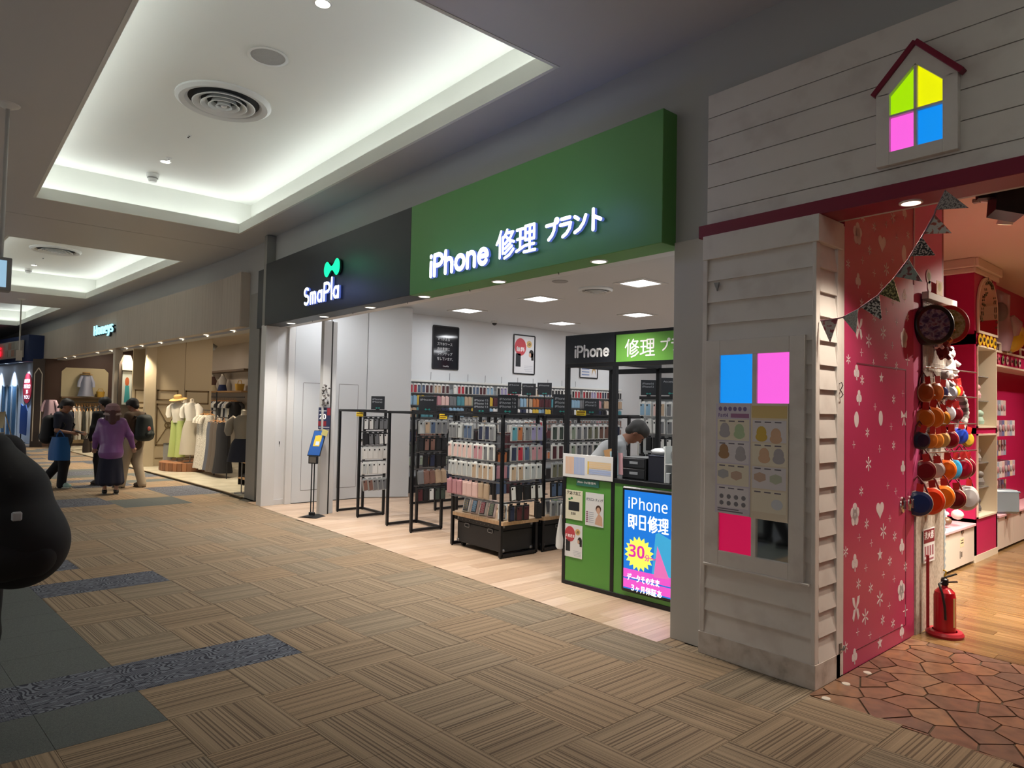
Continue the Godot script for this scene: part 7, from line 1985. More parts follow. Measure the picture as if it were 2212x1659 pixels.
func build_honeys() -> void:
	var beige := textured("fascia_wood", grain_image(95, Color(0.75, 0.70, 0.645), Color(0.70, 0.65, 0.595), 2.0), 0.55, "ffffff", Vector3(0.9, 0.25, 0.9))
	var brown := mat("honey_brown", "4a342a", 0.5)
	var panel := mat("honey_panel", "b5a68a", 0.55)
	var fa := struct("wall_fascia", mb().seg(Vector3(-12.35, 3.04, -0.28), Vector3(-12.27, 4.0, -0.02)), mat("fascia_side", "b9ac9e", 0.6), "long beige panelled fascia of the clothes shop")
	var x := -12.29
	while x > -29.3:
		var m := mb()
		hexa(m, x - 0.997, x, -0.28, -0.01, 3.04, 4.02)
		obj("fascia_panel", m, beige, fa)
		x -= 1.0
	var ls := thing("shop_letters", "glowing pale blue Honeys letters on the beige fascia", "shop sign", along(-22.25, 3.39, 0.02), slope(-21.3))
	latin("letters", "Honeys", glow("honey_glow", "9fe4f4", 1.6), ls, Vector3(0, 0, 0.03), 1.9, 0.36, 0.03, false)
	latin("letter_return", "Honeys", mat("return_dark", "1c2630", 0.5), ls, Vector3(0.03, -0.02, -0.02), 1.9, 0.36, 0.045, false)
	var n := 0
	for xx in [-28.2, -26.7, -25.5, -22.7, -21.3, -19.9, -18.6, -17.2, -15.8, -14.4, -13.05]:
		_ceil_downlight(along(xx, 3.038, -0.16), "%s downlight from the brown corner under the beige fascia" % ["first", "second", "third", "fourth", "fifth", "sixth", "seventh", "eighth", "ninth", "tenth", "last"][n], 14.0, 0.085, "ffeccf", 48.0)
		n += 1
	var sb := thing("side_sign", "tall narrow black end panel beside the black shop sign", "sign panel", Vector3(-11.4, 2.95, -0.2))
	obj("panel", mb().seg(Vector3(-0.23, 0, -0.05), Vector3(0.2, 1.0, 0.12), 0.003), mat("sign_black"), sb)
	obj("edge", mb().seg(Vector3(0.2, 0, -0.05), Vector3(0.235, 1.0, 0.1)), mat("sign_black"), sb)
	# shell
	var cw := mat("honey_wall", "b3a797", 0.6)
	struct("wall_clothes_back", mb().seg(Vector3(-34, 0, -3.4), Vector3(-12.0, 3.6, -3.1)), cw, "pale back wall of the clothes shop")
	var hc := mb()
	for q in [[-13.2, -12.0], [-28.6, -13.2]]:
		hexa(hc, q[0], q[1], -4.6, -0.28, 3.5, 3.6)
	struct("ceiling", hc, mat("honey_ceiling", "b8ab9c", 0.7), "pale ceiling of the clothes shop")
	struct("wall_clothes_end", mb().seg(Vector3(-28.6, 0, -3.2), Vector3(-28.06, 3.5, 0.72)).seg(Vector3(-28.6, 0, 0.72), Vector3(-28.06, 3.03, 1.28)), brown, "dark brown end wall of the clothes shop")
	for q in [[-17.0, -1.6], [-14.5, -1.6], [-21.5, -1.4], [-24.0, -1.2], [-26.6, -0.6]]:  # unseen lamps behind the fascia, placed to light the clothes shop
		area(Vector3(q[0], 3.46, q[1]), Vector3(0, -1, 0), Vector3(1, 0, 0), 0.5, 0.3, 15.0, "ffedd8")
		var lt := thing("unseen_ceiling_lamp", "unseen flat ceiling lamp of the clothes shop", "ceiling lamp", Vector3(q[0], 3.5, q[1]), 0.0, "unseen flat ceiling lamps of the clothes shop")
		obj("frame", mb().seg(Vector3(-0.28, -0.02, -0.18), Vector3(0.28, 0, 0.18), 0.004), mat("white_plastic"), lt)
		obj("lamp_diffuser", mb().seg(Vector3(-0.25, -0.023, -0.15), Vector3(0.25, -0.0195, 0.15)), glow("honey_lamp", "ffe9cc", 3.0, "ffffff"), lt)
	for k in 4:
		var tk := thing("track_spotlight", "white track spotlight on the clothes shop ceiling above the shelf wall", "spotlight", Vector3(-21.2 - k * 0.6, 3.5, -2.2 - 0.15 * (k % 2)), 0.0, "track spotlights of the clothes shop")
		obj("stem", mb().tube([Vector3.ZERO, Vector3(0, -0.12, 0)], 0.018, 8), mat("white_plastic"), tk)
		obj("can", mb().tube([Vector3(0, -0.1, 0.04), Vector3(0, -0.2, -0.12)], [0.05, 0.065], 12), mat("shade_grey"), tk)
	# folding door leaves with moulded lines
	for k in 2:
		var l: float = [1.34, 0.36][k]
		var dr := Node3D.new()
		dr.name = "door_%d" % (4 + k)
		add_child(dr)
		tag(dr, ["beige folding door leaves with brown moulding beside the mannequins", "narrow beige folding door leaf behind the man with the backpack"][k], "", "", "structure")
		dr.position = [Vector3(-18.8, 0, -0.17), Vector3(-19.6, 0, 0.2)][k]
		obj("leaf", mb().seg(Vector3(-0.06, 0.015, -l), Vector3(0, 3.48, 0)), panel, dr)
		var g := mb()
		var br := mat("mould_brown", "6a5638", 0.5)
		if k == 0:
			g.seg(Vector3(0, 0.1, -0.68), Vector3(0.004, 3.45, -0.672))
			for r in [[-0.03, -0.53, 1.68, 1.95], [-0.7, -1.28, 1.6, 1.95], [-0.03, -0.6, 0.53, 1.6]]:
				g.seg(Vector3(0, r[3] - 0.035, r[1]), Vector3(0.012, r[3], r[0])).seg(Vector3(0, r[2], r[1]), Vector3(0.012, r[2] + 0.035, r[0]))
				g.seg(Vector3(0, r[2], r[1]), Vector3(0.012, r[3], r[1] + 0.03)).seg(Vector3(0, r[2], r[0] - 0.03), Vector3(0.012, r[3], r[0]))
			g.bar(Vector3(0.006, 0.6, -0.06), Vector3(0.006, 1.5, -0.56), 0.03, 0.012).bar(Vector3(0.006, 1.5, -0.06), Vector3(0.006, 0.6, -0.56), 0.03, 0.012)
			g.lathe([Vector2(0.06, 0), Vector2(0.085, 0), Vector2(0.085, 0.016), Vector2(0.06, 0.016)], Vector3(0, 1.05, -0.31), 20, Basis(Vector3(0, 0, 1), Vector3(1, 0, 0), Vector3(0, 1, 0)))
			g.seg(Vector3(0, 0.2, -1.28), Vector3(0.012, 0.23, -0.03))
		else:
			for r in [[1.6, 1.95], [0.5, 1.5]]:
				g.seg(Vector3(0, r[0], -0.3), Vector3(0.012, r[0] + 0.03, -0.06)).seg(Vector3(0, r[1] - 0.03, -0.3), Vector3(0.012, r[1], -0.06)).seg(Vector3(0, r[0], -0.3), Vector3(0.012, r[1], -0.275)).seg(Vector3(0, r[0], -0.085), Vector3(0.012, r[1], -0.06))
		obj("moulding", g, br, dr)
	struct("wall_clothes_post", mb().seg(Vector3(-18.9, 0, -0.16), Vector3(-18.74, 3.03, 0.08), 0.004), mat("honey_post", "b8aa90", 0.5), "slim pale rail post between the folding door leaves")
	struct("wall_clothes_pillar", mb().seg(Vector3(-20.75, 0, 0.28), Vector3(-20.5, 3.03, 0.46), 0.005), mat("honey_pale", "cfc4b2", 0.5), "slim cream pillar beside the poster totem")
	var tt := thing("poster_totem", "dark arched totem with a poster of a woman in a turquoise dress", "poster stand", Vector3(-20.0, 0, 0.25), PI * 0.5)
	obj("body", mb().prism(PackedVector2Array([Vector2(-0.2, 0), Vector2(0.2, 0), Vector2(0.2, 2.6), Vector2(0.1, 2.85), Vector2(-0.1, 2.85), Vector2(-0.2, 2.6)]), -0.08, 0.0), mat("totem_dark", "3f362e", 0.5), tt)
	obj("crest", mb().prism(PackedVector2Array([Vector2(-0.12, 2.45), Vector2(0.12, 2.45), Vector2(0.13, 2.62), Vector2(0.06, 2.84), Vector2(-0.06, 2.84), Vector2(-0.13, 2.62)]), 0.0, 0.03), mat("honey_pale"), tt)
	obj("poster_sheet", mb().seg(Vector3(-0.11, 1.55, 0), Vector3(0.11, 2.42, 0.006)), mat("totem_paper", "b9c2c0", 0.4), tt)
	obj("dress_print", mb().prism(PackedVector2Array([Vector2(-0.04, 2.05), Vector2(0.05, 2.05), Vector2(0.08, 1.62), Vector2(-0.06, 1.6)]), 0.006, 0.008), mat("print_turquoise", "2f8d98", 0.5), tt)
	obj("hair_print", mb().disc_xy(0.0, 2.15, 0.05, 0.12, 0.006, 0.0075, 14), mat("print_auburn", "a5542c", 0.5), tt)
	# dress niche
	var ni := thing("display_niche", "cream cut corner display niche with a shelf in the brown wall", "display niche", Vector3(-28.06, 0, 0.02), PI * 0.5)
	obj("backing", mb().prism(PackedVector2Array([Vector2(-0.71, 1.74), Vector2(0.71, 1.74), Vector2(0.71, 2.62), Vector2(0.58, 2.76), Vector2(-0.58, 2.76), Vector2(-0.71, 2.62)]), 0, 0.02), mat("niche_cream", "c9bd98", 0.6), ni)
	obj("shelf", mb().seg(Vector3(-0.72, 1.69, 0), Vector3(0.72, 1.74, 0.3), 0.003), mat("shelf_dark", "5a4630", 0.5), ni)
	obj("lower_panel", mb().seg(Vector3(-0.71, 0.1, 0), Vector3(0.71, 1.68, 0.015)), mat("niche_tan", "9c8560", 0.6), ni)
	obj("rail", mb().tube([Vector3(-0.68, 1.55, 0.28), Vector3(0.68, 1.55, 0.28)], 0.012, 8), mat("dark_metal"), ni)
	garment("display_dress", "pale blue dress with dark braces and straw hat shown in the niche", Vector3(-27.8, 0, 0.02), PI * 0.5, 2.5, 1.76, 0.17, 0.26, mat("dress_blue", "aab0c4", 0.7), 0.42)
	var ht := thing("straw_hat", "straw boater hat with a black band above the niche dress", "hat", Vector3(-27.88, 2.52, 0.02))
	obj("brim", mb().lathe([Vector2(0.2, 0), Vector2(0.2, 0.015), Vector2(0.1, 0.025)], Vector3.ZERO, 18), mat("straw", "b6945a", 0.8), ht)
	obj("crown", mb().lathe([Vector2(0.12, 0.02), Vector2(0.115, 0.09), Vector2(0, 0.095)], Vector3.ZERO, 16), mat("straw"), ht)
	obj("band", mb().lathe([Vector2(0.123, 0.022), Vector2(0.122, 0.05)], Vector3.ZERO, 16), mat("black_plastic"), ht)
	for k in 2:
		var bk := thing("straw_basket", ["yellow straw basket bag on the niche shelf", "yellow straw basket bag on the shelf beside the torsos"][k], "bag", [Vector3(-27.88, 1.74, -0.44), Vector3(-20.75, 2.02, -2.9)][k], [PI * 0.5, 0.3][k])
		obj("basket", mb().lathe([Vector2(0, 0), Vector2(0.11, 0), Vector2(0.14, 0.2), Vector2(0.12, 0.2)], Vector3.ZERO, 14), mat("basket_straw", "c29a3c", 0.8), bk)
		obj("handle", mb().tube([Vector3(-0.1, 0.19, 0), Vector3(-0.06, 0.3, 0), Vector3(0.06, 0.3, 0), Vector3(0.1, 0.19, 0)], 0.01, 6), mat("basket_straw"), bk)
	for i in 16:
		var c: String = ["2a2622", "8a7a66", "3a3630", "b5aa9a", "4c4a48", "c4bcae", "5c4a3a", "2e3236"][i % 8]
		var t := garment("hanging_garment", "%s garment on the niche rail" % ["black", "tan", "charcoal", "beige", "slate", "cream", "brown", "dark"][i % 8], Vector3(-27.78, 0, 0.62 - i * 0.082), 0.0, 1.42, 0.75 - 0.1 * (i % 3), 0.17, 0.2, mat("cloth_" + c, c, 0.85), 0.0, "garments on the niche rail", 0.18)
		hanger(t, 1.42, 0.15)
	for i in 9:
		var c2: String = ["c9c4b8", "24241f", "bdb8ac", "e0dace", "3a3a34", "c4bfb2", "d4cfc2", "2a2a26", "c9c4b8"][i]
		var t := garment("hanging_trousers", "%s wide trousers on the stand before the niche" % ["cream", "black", "ecru", "white", "dark olive", "stone", "ivory", "off black", "pale"][i], Vector3(-25.8, 0, 0.75 - i * 0.1), 0.0, 1.28, 0.35, 0.15, 0.17, mat("cloth_" + c2, c2, 0.85), 0.0, "", 0.25)
		hanger(t, 1.28, 0.13)
	var rs := thing("garment_rail", "low steel garment stand before the cream niche", "garment rail", Vector3(-25.8, 0, 0.35))
	obj("bar", mb().tube([Vector3(0, 1.39, -0.5), Vector3(0, 1.39, 0.5)], 0.012, 8), mat("dark_metal"), rs)
	for s in [-0.5, 0.5]:
		obj("leg", mb().tube([Vector3(0, 0, s), Vector3(0, 1.39, s)], 0.012, 8), mat("dark_metal"), rs)
		obj("foot", mb().tube([Vector3(-0.2, 0.02, s), Vector3(0.2, 0.02, s)], 0.012, 8), mat("dark_metal"), rs)
	garment("hanging_blouse", "pale mauve blouse hanging at the brown shop corner", Vector3(-27.3, 0, 1.1), 0.9, 1.62, 0.98, 0.2, 0.26, mat("blouse_mauve", "a08894", 0.8), 0.4)
	garment("hanging_blouse", "pale grey blouse hanging before the niche rail", Vector3(-26.8, 0, 0.62), 0.9, 1.42, 0.8, 0.17, 0.2, mat("blouse_grey", "b4aaa4", 0.8), 0.4)
	var lb := thing("lattice_board", "tall brown board with a white arch outline at the shop corner", "sign board", Vector3(-27.95, 0, 1.4), 0.9)
	obj("board", mb().seg(Vector3(-0.2, 0, -0.03), Vector3(0.2, 3.0, 0.0)), mat("board_brown", "3c2f26", 0.5), lb)
	obj("arch_line", mb().seg(Vector3(-0.14, 0.2, 0), Vector3(-0.11, 2.5, 0.008)).seg(Vector3(0.11, 0.2, 0), Vector3(0.14, 2.5, 0.008)).bar(Vector3(-0.125, 2.5, 0.004), Vector3(0, 2.7, 0.004), 0.008, 0.03).bar(Vector3(0.125, 2.5, 0.004), Vector3(0, 2.7, 0.004), 0.008, 0.03), mat("honey_pale"), lb)
	# shelf wall at the back
	var sw := thing("shelf_unit", "dark edged wall shelf unit at the back of the clothes shop", "shelf unit", Vector3(-22.0, 0, -3.1))
	obj("top_board", mb().seg(Vector3(-2.3, 2.60, 0), Vector3(2.0, 2.66, 0.35)), mat("shelf_dark"), sw)
	obj("shelf", mb().seg(Vector3(-2.3, 1.96, 0), Vector3(2.0, 2.01, 0.4)), mat("shelf_wood", "8a6840", 0.5), sw)
	obj("rail", mb().tube([Vector3(-2.3, 1.82, 0.3), Vector3(2.0, 1.82, 0.3)], 0.012, 8), mat("dark_metal"), sw)
	for k in 2:
		var to := thing("torso_display", ["brown knit over a cream skirt on the back shelf torso", "grey top over a navy skirt on the back shelf torso"][k], "mannequin", Vector3([-23.2, -22.2][k], 2.01, -2.85))
		obj("skirt", mb().tube([Vector3(0, 0.0, 0), Vector3(0, 0.22, 0)], [0.27, 0.17], 14, true, 0.5), mat(["skirt_cream", "skirt_navy"][k], ["c9bd9c", "1d2a52"][k], 0.8), to)
		obj("top", mb().tube([Vector3(0, 0.2, 0), Vector3(0, 0.34, 0), Vector3(0, 0.48, 0)], [0.19, 0.24, 0.1], 14, true, 0.5), mat(["knit_brown", "knit_grey"][k], ["5a4038", "a8a29c"][k], 0.9), to)
		obj("neck", mb().ball(Vector3(0, 0.5, 0), Vector3(0.06, 0.05, 0.05), 10, 6), mat("form_cream", "c9beac", 0.5), to)
	for i in 18:
		var c3: String = ["1c1c20", "c9c9c4", "20242e", "b8bcc0", "d0ccc0", "2c2c30"][i % 6]
		var t := garment("hanging_shirt", "%s shirt on the rail of the back shelf unit" % ["black", "white", "navy", "pale grey", "ivory", "charcoal"][i % 6], Vector3(-24.0 + i * 0.19, 0, -2.8), 1.1, 1.68, 1.05, 0.17, 0.19, mat("cloth_" + c3, c3, 0.85), 0.2, "shirts on the back rail", 0.3)
		hanger(t, 1.68, 0.14)
	# front display
	var pf := thing("round_platform", "low round slatted wooden platform under the mannequins", "platform", Vector3(-17.65, 0.014, -0.85))
	obj("deck", mb().lathe([Vector2(0.78, 0.0), Vector2(0.78, 0.2), Vector2(0, 0.2)], Vector3.ZERO, 40), mat("platform_wood", "8a5c3c", 0.5), pf)
	for i in 44:
		var a := TAU * i / 44.0
		obj("slat", mb().box(Vector3(0.785 * cos(a), 0.1, 0.785 * sin(a)), Vector3(0.02, 0.19, 0.1), Basis(Vector3.UP, -a), 0.003), mat(["slat_a", "slat_b"][i % 2], ["94623f", "7e5335"][i % 2], 0.5), pf)
	dress_form("mannequin with a lime vest and long cream skirt on the round platform", Vector3(-18.15, 0.21, -0.7), 0.6, mat("blouse_white", "cdc8bc", 0.8), mat("skirt_ecru", "b9ae98", 0.85), 0.85, false, mat("vest_lime", "a9b860", 0.8))
	dress_form("mannequin in white blouse and wide lime trousers on the round platform", Vector3(-17.75, 0.21, -0.45), 0.6, mat("blouse_white"), mat("trouser_lime", "b3c477", 0.8), 0.9, true, null, true)
	dress_form("mannequin in a white puffed blouse and pale skirt on the round platform", Vector3(-17.2, 0.21, -0.6), 0.5, mat("blouse_puff", "d4d0c6", 0.8), mat("skirt_pale", "c2baa8", 0.85), 0.8)
	dress_form("mannequin in a taupe knit and dark navy skirt at the divider post", Vector3(-12.62, 0.014, -0.25), 0.9, mat("knit_taupe", "8f8678", 0.9), mat("skirt_ink", "191d2c", 0.8), 0.42)
	var gs := thing("glass_lantern", "grey metal lantern basket on the round platform", "lantern", Vector3(-18.2, 0.214, -0.35))
	obj("body", mb().lathe([Vector2(0.1, 0), Vector2(0.1, 0.4), Vector2(0.09, 0.4), Vector2(0.09, 0.02)], Vector3.ZERO, 14), mat("lantern_grey", "8d8d8a", 0.4), gs)
	obj("rim", mb().lathe([Vector2(0.1, 0.39), Vector2(0.115, 0.4), Vector2(0.1, 0.41)], Vector3.ZERO, 14), mat("dark_metal"), gs)
	var flo := textured("floral_cloth", noise_tex(170, 0.06, 256, [[0.0, "8e8676"], [0.42, "b9b2a4"], [0.5, "cfcabf"], [1.0, "d6d2c8"]], 3), 0.85, "ffffff", Vector3(2.5, 2.5, 2.5))
	for i in 10:
		var xx := -16.75 + i * 0.16
		var fl := i < 4
		var m: Material = flo if fl else (mat("dress_slate", "565a66", 0.85) if i < 6 else (mat("dress_taupe", "5a5048", 0.85) if i < 8 else mat("dress_ink", "1a1a20", 0.85)))
		var t := garment("long_dress", "%s long dress hanging on the front stand" % ["white floral", "slate blue", "taupe", "black"][0 if fl else (1 if i < 6 else (2 if i < 8 else 3))], Vector3(xx, 0, -0.75 - 0.03 * (i % 3)), 1.0, 1.36 if fl else 1.22, 0.12, 0.15, 0.22, m, 0.2 if fl else 0.0, "long dresses on the front stand", 0.45)
		hanger(t, 1.36 if fl else 1.22, 0.13)
	var fs := thing("garment_rail", "black garment stand carrying the long dresses", "garment rail", Vector3(-15.95, 0, -0.78))
	obj("bar", mb().tube([Vector3(-0.95, 1.47, 0), Vector3(0.0, 1.47, 0), Vector3(0.05, 1.33, 0), Vector3(0.85, 1.33, 0)], 0.012, 8), mat("rack_black"), fs)
	for s in [-0.95, 0.0, 0.85]:
		obj("leg", mb().tube([Vector3(s, 0.014, 0), Vector3(s, 1.9 if s == 0.0 else 1.4, 0)], 0.014, 8), mat("rack_black"), fs)
	for k in 2:
		var f := thing("low_shelf", ["low wooden shelf of folded clothes behind the taupe mannequin", "second low wooden shelf of folded clothes behind the dresses"][k], "shelf", Vector3([-13.6, -15.0][k], 0.014, [-0.85, -1.6][k]))
		for y in [0.12, 0.45, 0.78]:
			obj("board", mb().seg(Vector3(-0.4, y, -0.2), Vector3(0.4, y + 0.03, 0.2)), mat("shelf_wood"), f)
		for s in [-0.38, 0.38]:
			obj("upright", mb().seg(Vector3(s - 0.012, 0, -0.2), Vector3(s + 0.012, 0.82, 0.2)), mat("rack_black"), f)
		for i in 8:
			var fo := thing("folded_top", "%s folded top on the %s low shelf" % [["black", "white", "grey", "navy"][i % 4], ["front", "rear"][k]], "clothing", Vector3([-13.6, -15.0][k] - 0.24 + 0.24 * (i % 3), 0.014 + [0.15, 0.48, 0.81][i / 3], [-0.85, -1.6][k]), 0.0, "folded tops on the low shelves")
			obj("stack", mb().box(Vector3(0, 0.035, 0), Vector3(0.22, 0.07, 0.28), Basis(), 0.02), mat("fold_%d" % (i % 4), ["1e1e22", "c4c2bc", "77767a", "23283a"][i % 4], 0.9), fo)
	# the shop beyond: blue fascia with red letters and a white front
	var hf := struct("wall_hero_front", mb().bar(Vector3(-29.6, 1.6, 1.2), Vector3(-42, 1.6, 3.1), 0.15, 3.2), mat("hero_white", "b4bcc4", 0.5), "white shop front beyond the clothes shop")
	var fy := struct("trim_3", mb().bar(Vector3(-29.4, 3.45, 1.35), Vector3(-42, 3.45, 3.25), 0.5, 0.95), mat("hero_blue", "1d2f58", 0.5), "dark blue fascia of the shop beyond the clothes shop")
	var yaw := atan2(1.9, 12.5)
	var sg := thing("shop_sign", "cream sign board with glowing red letters on the blue fascia", "shop sign", Vector3(-36.9, 3.12, 2.77), yaw)
	obj("board", mb().seg(Vector3(-2, 0, 0), Vector3(7.2, 0.62, 0.06)), mat("sign_cream", "a39a90", 0.6), sg)
	latin("letters", "ero's", glow("letter_red", "f02038", 1.2), sg, Vector3(2.3, 0.1, 0.1), 2.3, 0.46, 0.05)
	for i in 8:
		obj("picture_tile", mb().seg(Vector3(5.0 + (i % 4) * 0.42, 0.06 + (i / 4) * 0.27, 0.06), Vector3(5.36 + (i % 4) * 0.42, 0.3 + (i / 4) * 0.27, 0.07)), mat(["tile_tan", "tile_pale", "tile_rust"][i % 3], ["8f8a80", "a8a49a", "a07a68"][i % 3], 0.6), sg)
	var ci := thing("round_sign", "red round sign reading NEW HERO IS YOU on the white shop front", "sign", Vector3(-30.65, 2.02, 1.45), yaw)
	obj("disc", mb().disc_xy(0, 0, 0.56, 0.56, 0, 0.02, 32), mat("disc_red", "9a1c2c", 0.5), ci)
	for i in 4:
		latin("lettering", ["NEW", "HERO", "IS", "YOU"][i], mat("ink_white"), ci, Vector3([-0.36, -0.4, -0.12, -0.36][i], 0.2 - i * 0.2, 0.02), [0.7, 0.8, 0.25, 0.7][i], 0.14, 0.004)
	for i in 3:
		var gd := Node3D.new()
		gd.name = "window_%d" % (2 + i)
		add_child(gd)
		tag(gd, "tall blue tinted glass strip in the white shop front", "", "", "structure")
		gd.position = Vector3(-32.3 - i * 0.75, 0, 1.70 + i * 0.114)
		gd.rotation.y = yaw
		obj("pane", mb().seg(Vector3(-0.3, 0.1, 0), Vector3(0.3, 2.1, 0.01)), mat("glass_blue", "4a6a86", 0.1), gd)
		obj("frame", mb().seg(Vector3(-0.35, 0.05, 0), Vector3(-0.3, 2.15, 0.03)).seg(Vector3(0.3, 0.05, 0), Vector3(0.35, 2.15, 0.03)), mat("hero_frame", "9aa4ac", 0.4), gd)
	for i in 4:
		_ceil_downlight(Vector3(-30.6 - i * 1.9, 2.975, 1.7 + i * 0.29), "%s downlight under the dark blue fascia" % ["first", "second", "third", "fourth"][i], 14.0, 0.1, "d8e8ff", 45.0)
	area(Vector3(-36, 2.96, 3.0), Vector3(0, -1, 0), Vector3(1, 0, 0), 3.0, 0.4, 3.0, "d8e8ff")  # unseen light before the blue fascia, brightening the shop front below
	var af := thing("easel_board", "wooden A frame easel sign before the white shop front", "easel", Vector3(-32.3, 0, 2.1), 0.9)
	for s in [-1, 1]:
		obj("leg", mb().bar(Vector3(s * 0.3, 0, 0.2), Vector3(s * 0.12, 1.15, 0), 0.03).bar(Vector3(s * 0.3, 0, -0.25), Vector3(s * 0.12, 1.15, 0), 0.03), mat("easel_wood", "7d6240", 0.6), af)
	obj("board", mb().box(Vector3(0, 0.8, 0.1), Vector3(0.4, 0.62, 0.02), Basis(Vector3.RIGHT, -0.17)), mat("easel_face", "8f7a56", 0.6), af)
	obj("brace", mb().seg(Vector3(-0.28, 0.3, 0.15), Vector3(0.28, 0.33, 0.17)), mat("easel_wood"), af)
	var bs := thing("blue_standee", "plain blue cut out standee board on a pole by the white shop front", "standee", Vector3(-30.4, 0, 1.55), yaw)
	obj("board", mb().prism(PackedVector2Array([Vector2(-0.42, 0.35), Vector2(0.4, 0.3), Vector2(0.45, 1.2), Vector2(0.25, 1.42), Vector2(-0.1, 1.36), Vector2(-0.38, 1.45), Vector2(-0.45, 0.9)]), 0, 0.02), mat("standee_blue", "24509c", 0.5), bs)
	obj("pole", mb().tube([Vector3(-0.4, 0.0, -0.02), Vector3(-0.4, 1.3, -0.02)], 0.02, 8), mat("dark_metal"), bs)
	obj("foot", mb().lathe([Vector2(0.2, 0), Vector2(0.18, 0.02), Vector2(0, 0.02)], Vector3(-0.4, 0, 0), 16), mat("dark_metal"), bs)
	# hanging corridor signs
	for k in 2:
		var t := thing("hanging_sign", ["light box sign hanging from a thin ceiling pole over the carpet", "thin pale sign plate hanging from a far ceiling pole"][k], "hanging sign", [Vector3(-7.93, 4.47, 3.66), Vector3(-23.4, 4.47, 2.31)][k])
		obj("rose", mb().lathe([Vector2(0.0, -0.045), Vector2(0.03, -0.045), Vector2(0.09, -0.012), Vector2(0.1, 0)], Vector3.ZERO, 20), mat("white_plastic"), t)
		obj("pole", mb().tube([Vector3(0, 0, 0), Vector3(0, -1.48, 0)], 0.018, 10), mat("pole_white", "b9b7b2", 0.4), t)
		if k == 0:
			obj("sign_case", mb().seg(Vector3(-0.09, -1.78, -0.08), Vector3(0.09, -1.47, 1.4), 0.006), mat("case_grey", "8a8a88", 0.5), t)
			obj("sign_face", mb().seg(Vector3(0.09, -1.75, -0.04), Vector3(0.094, -1.5, 1.36)), glow("face_blue", "9cc4e0", 0.8), t)
		else:
			obj("sign_plate", mb().seg(Vector3(-0.03, -1.75, -0.07), Vector3(0.03, -1.46, 0.07)), mat("plate_pale", "aaa39c", 0.5), t)
			obj("plate_edge", mb().seg(Vector3(-0.035, -1.76, -0.075), Vector3(0.035, -1.74, 0.075)), mat("case_grey", "8a8a88", 0.5), t)

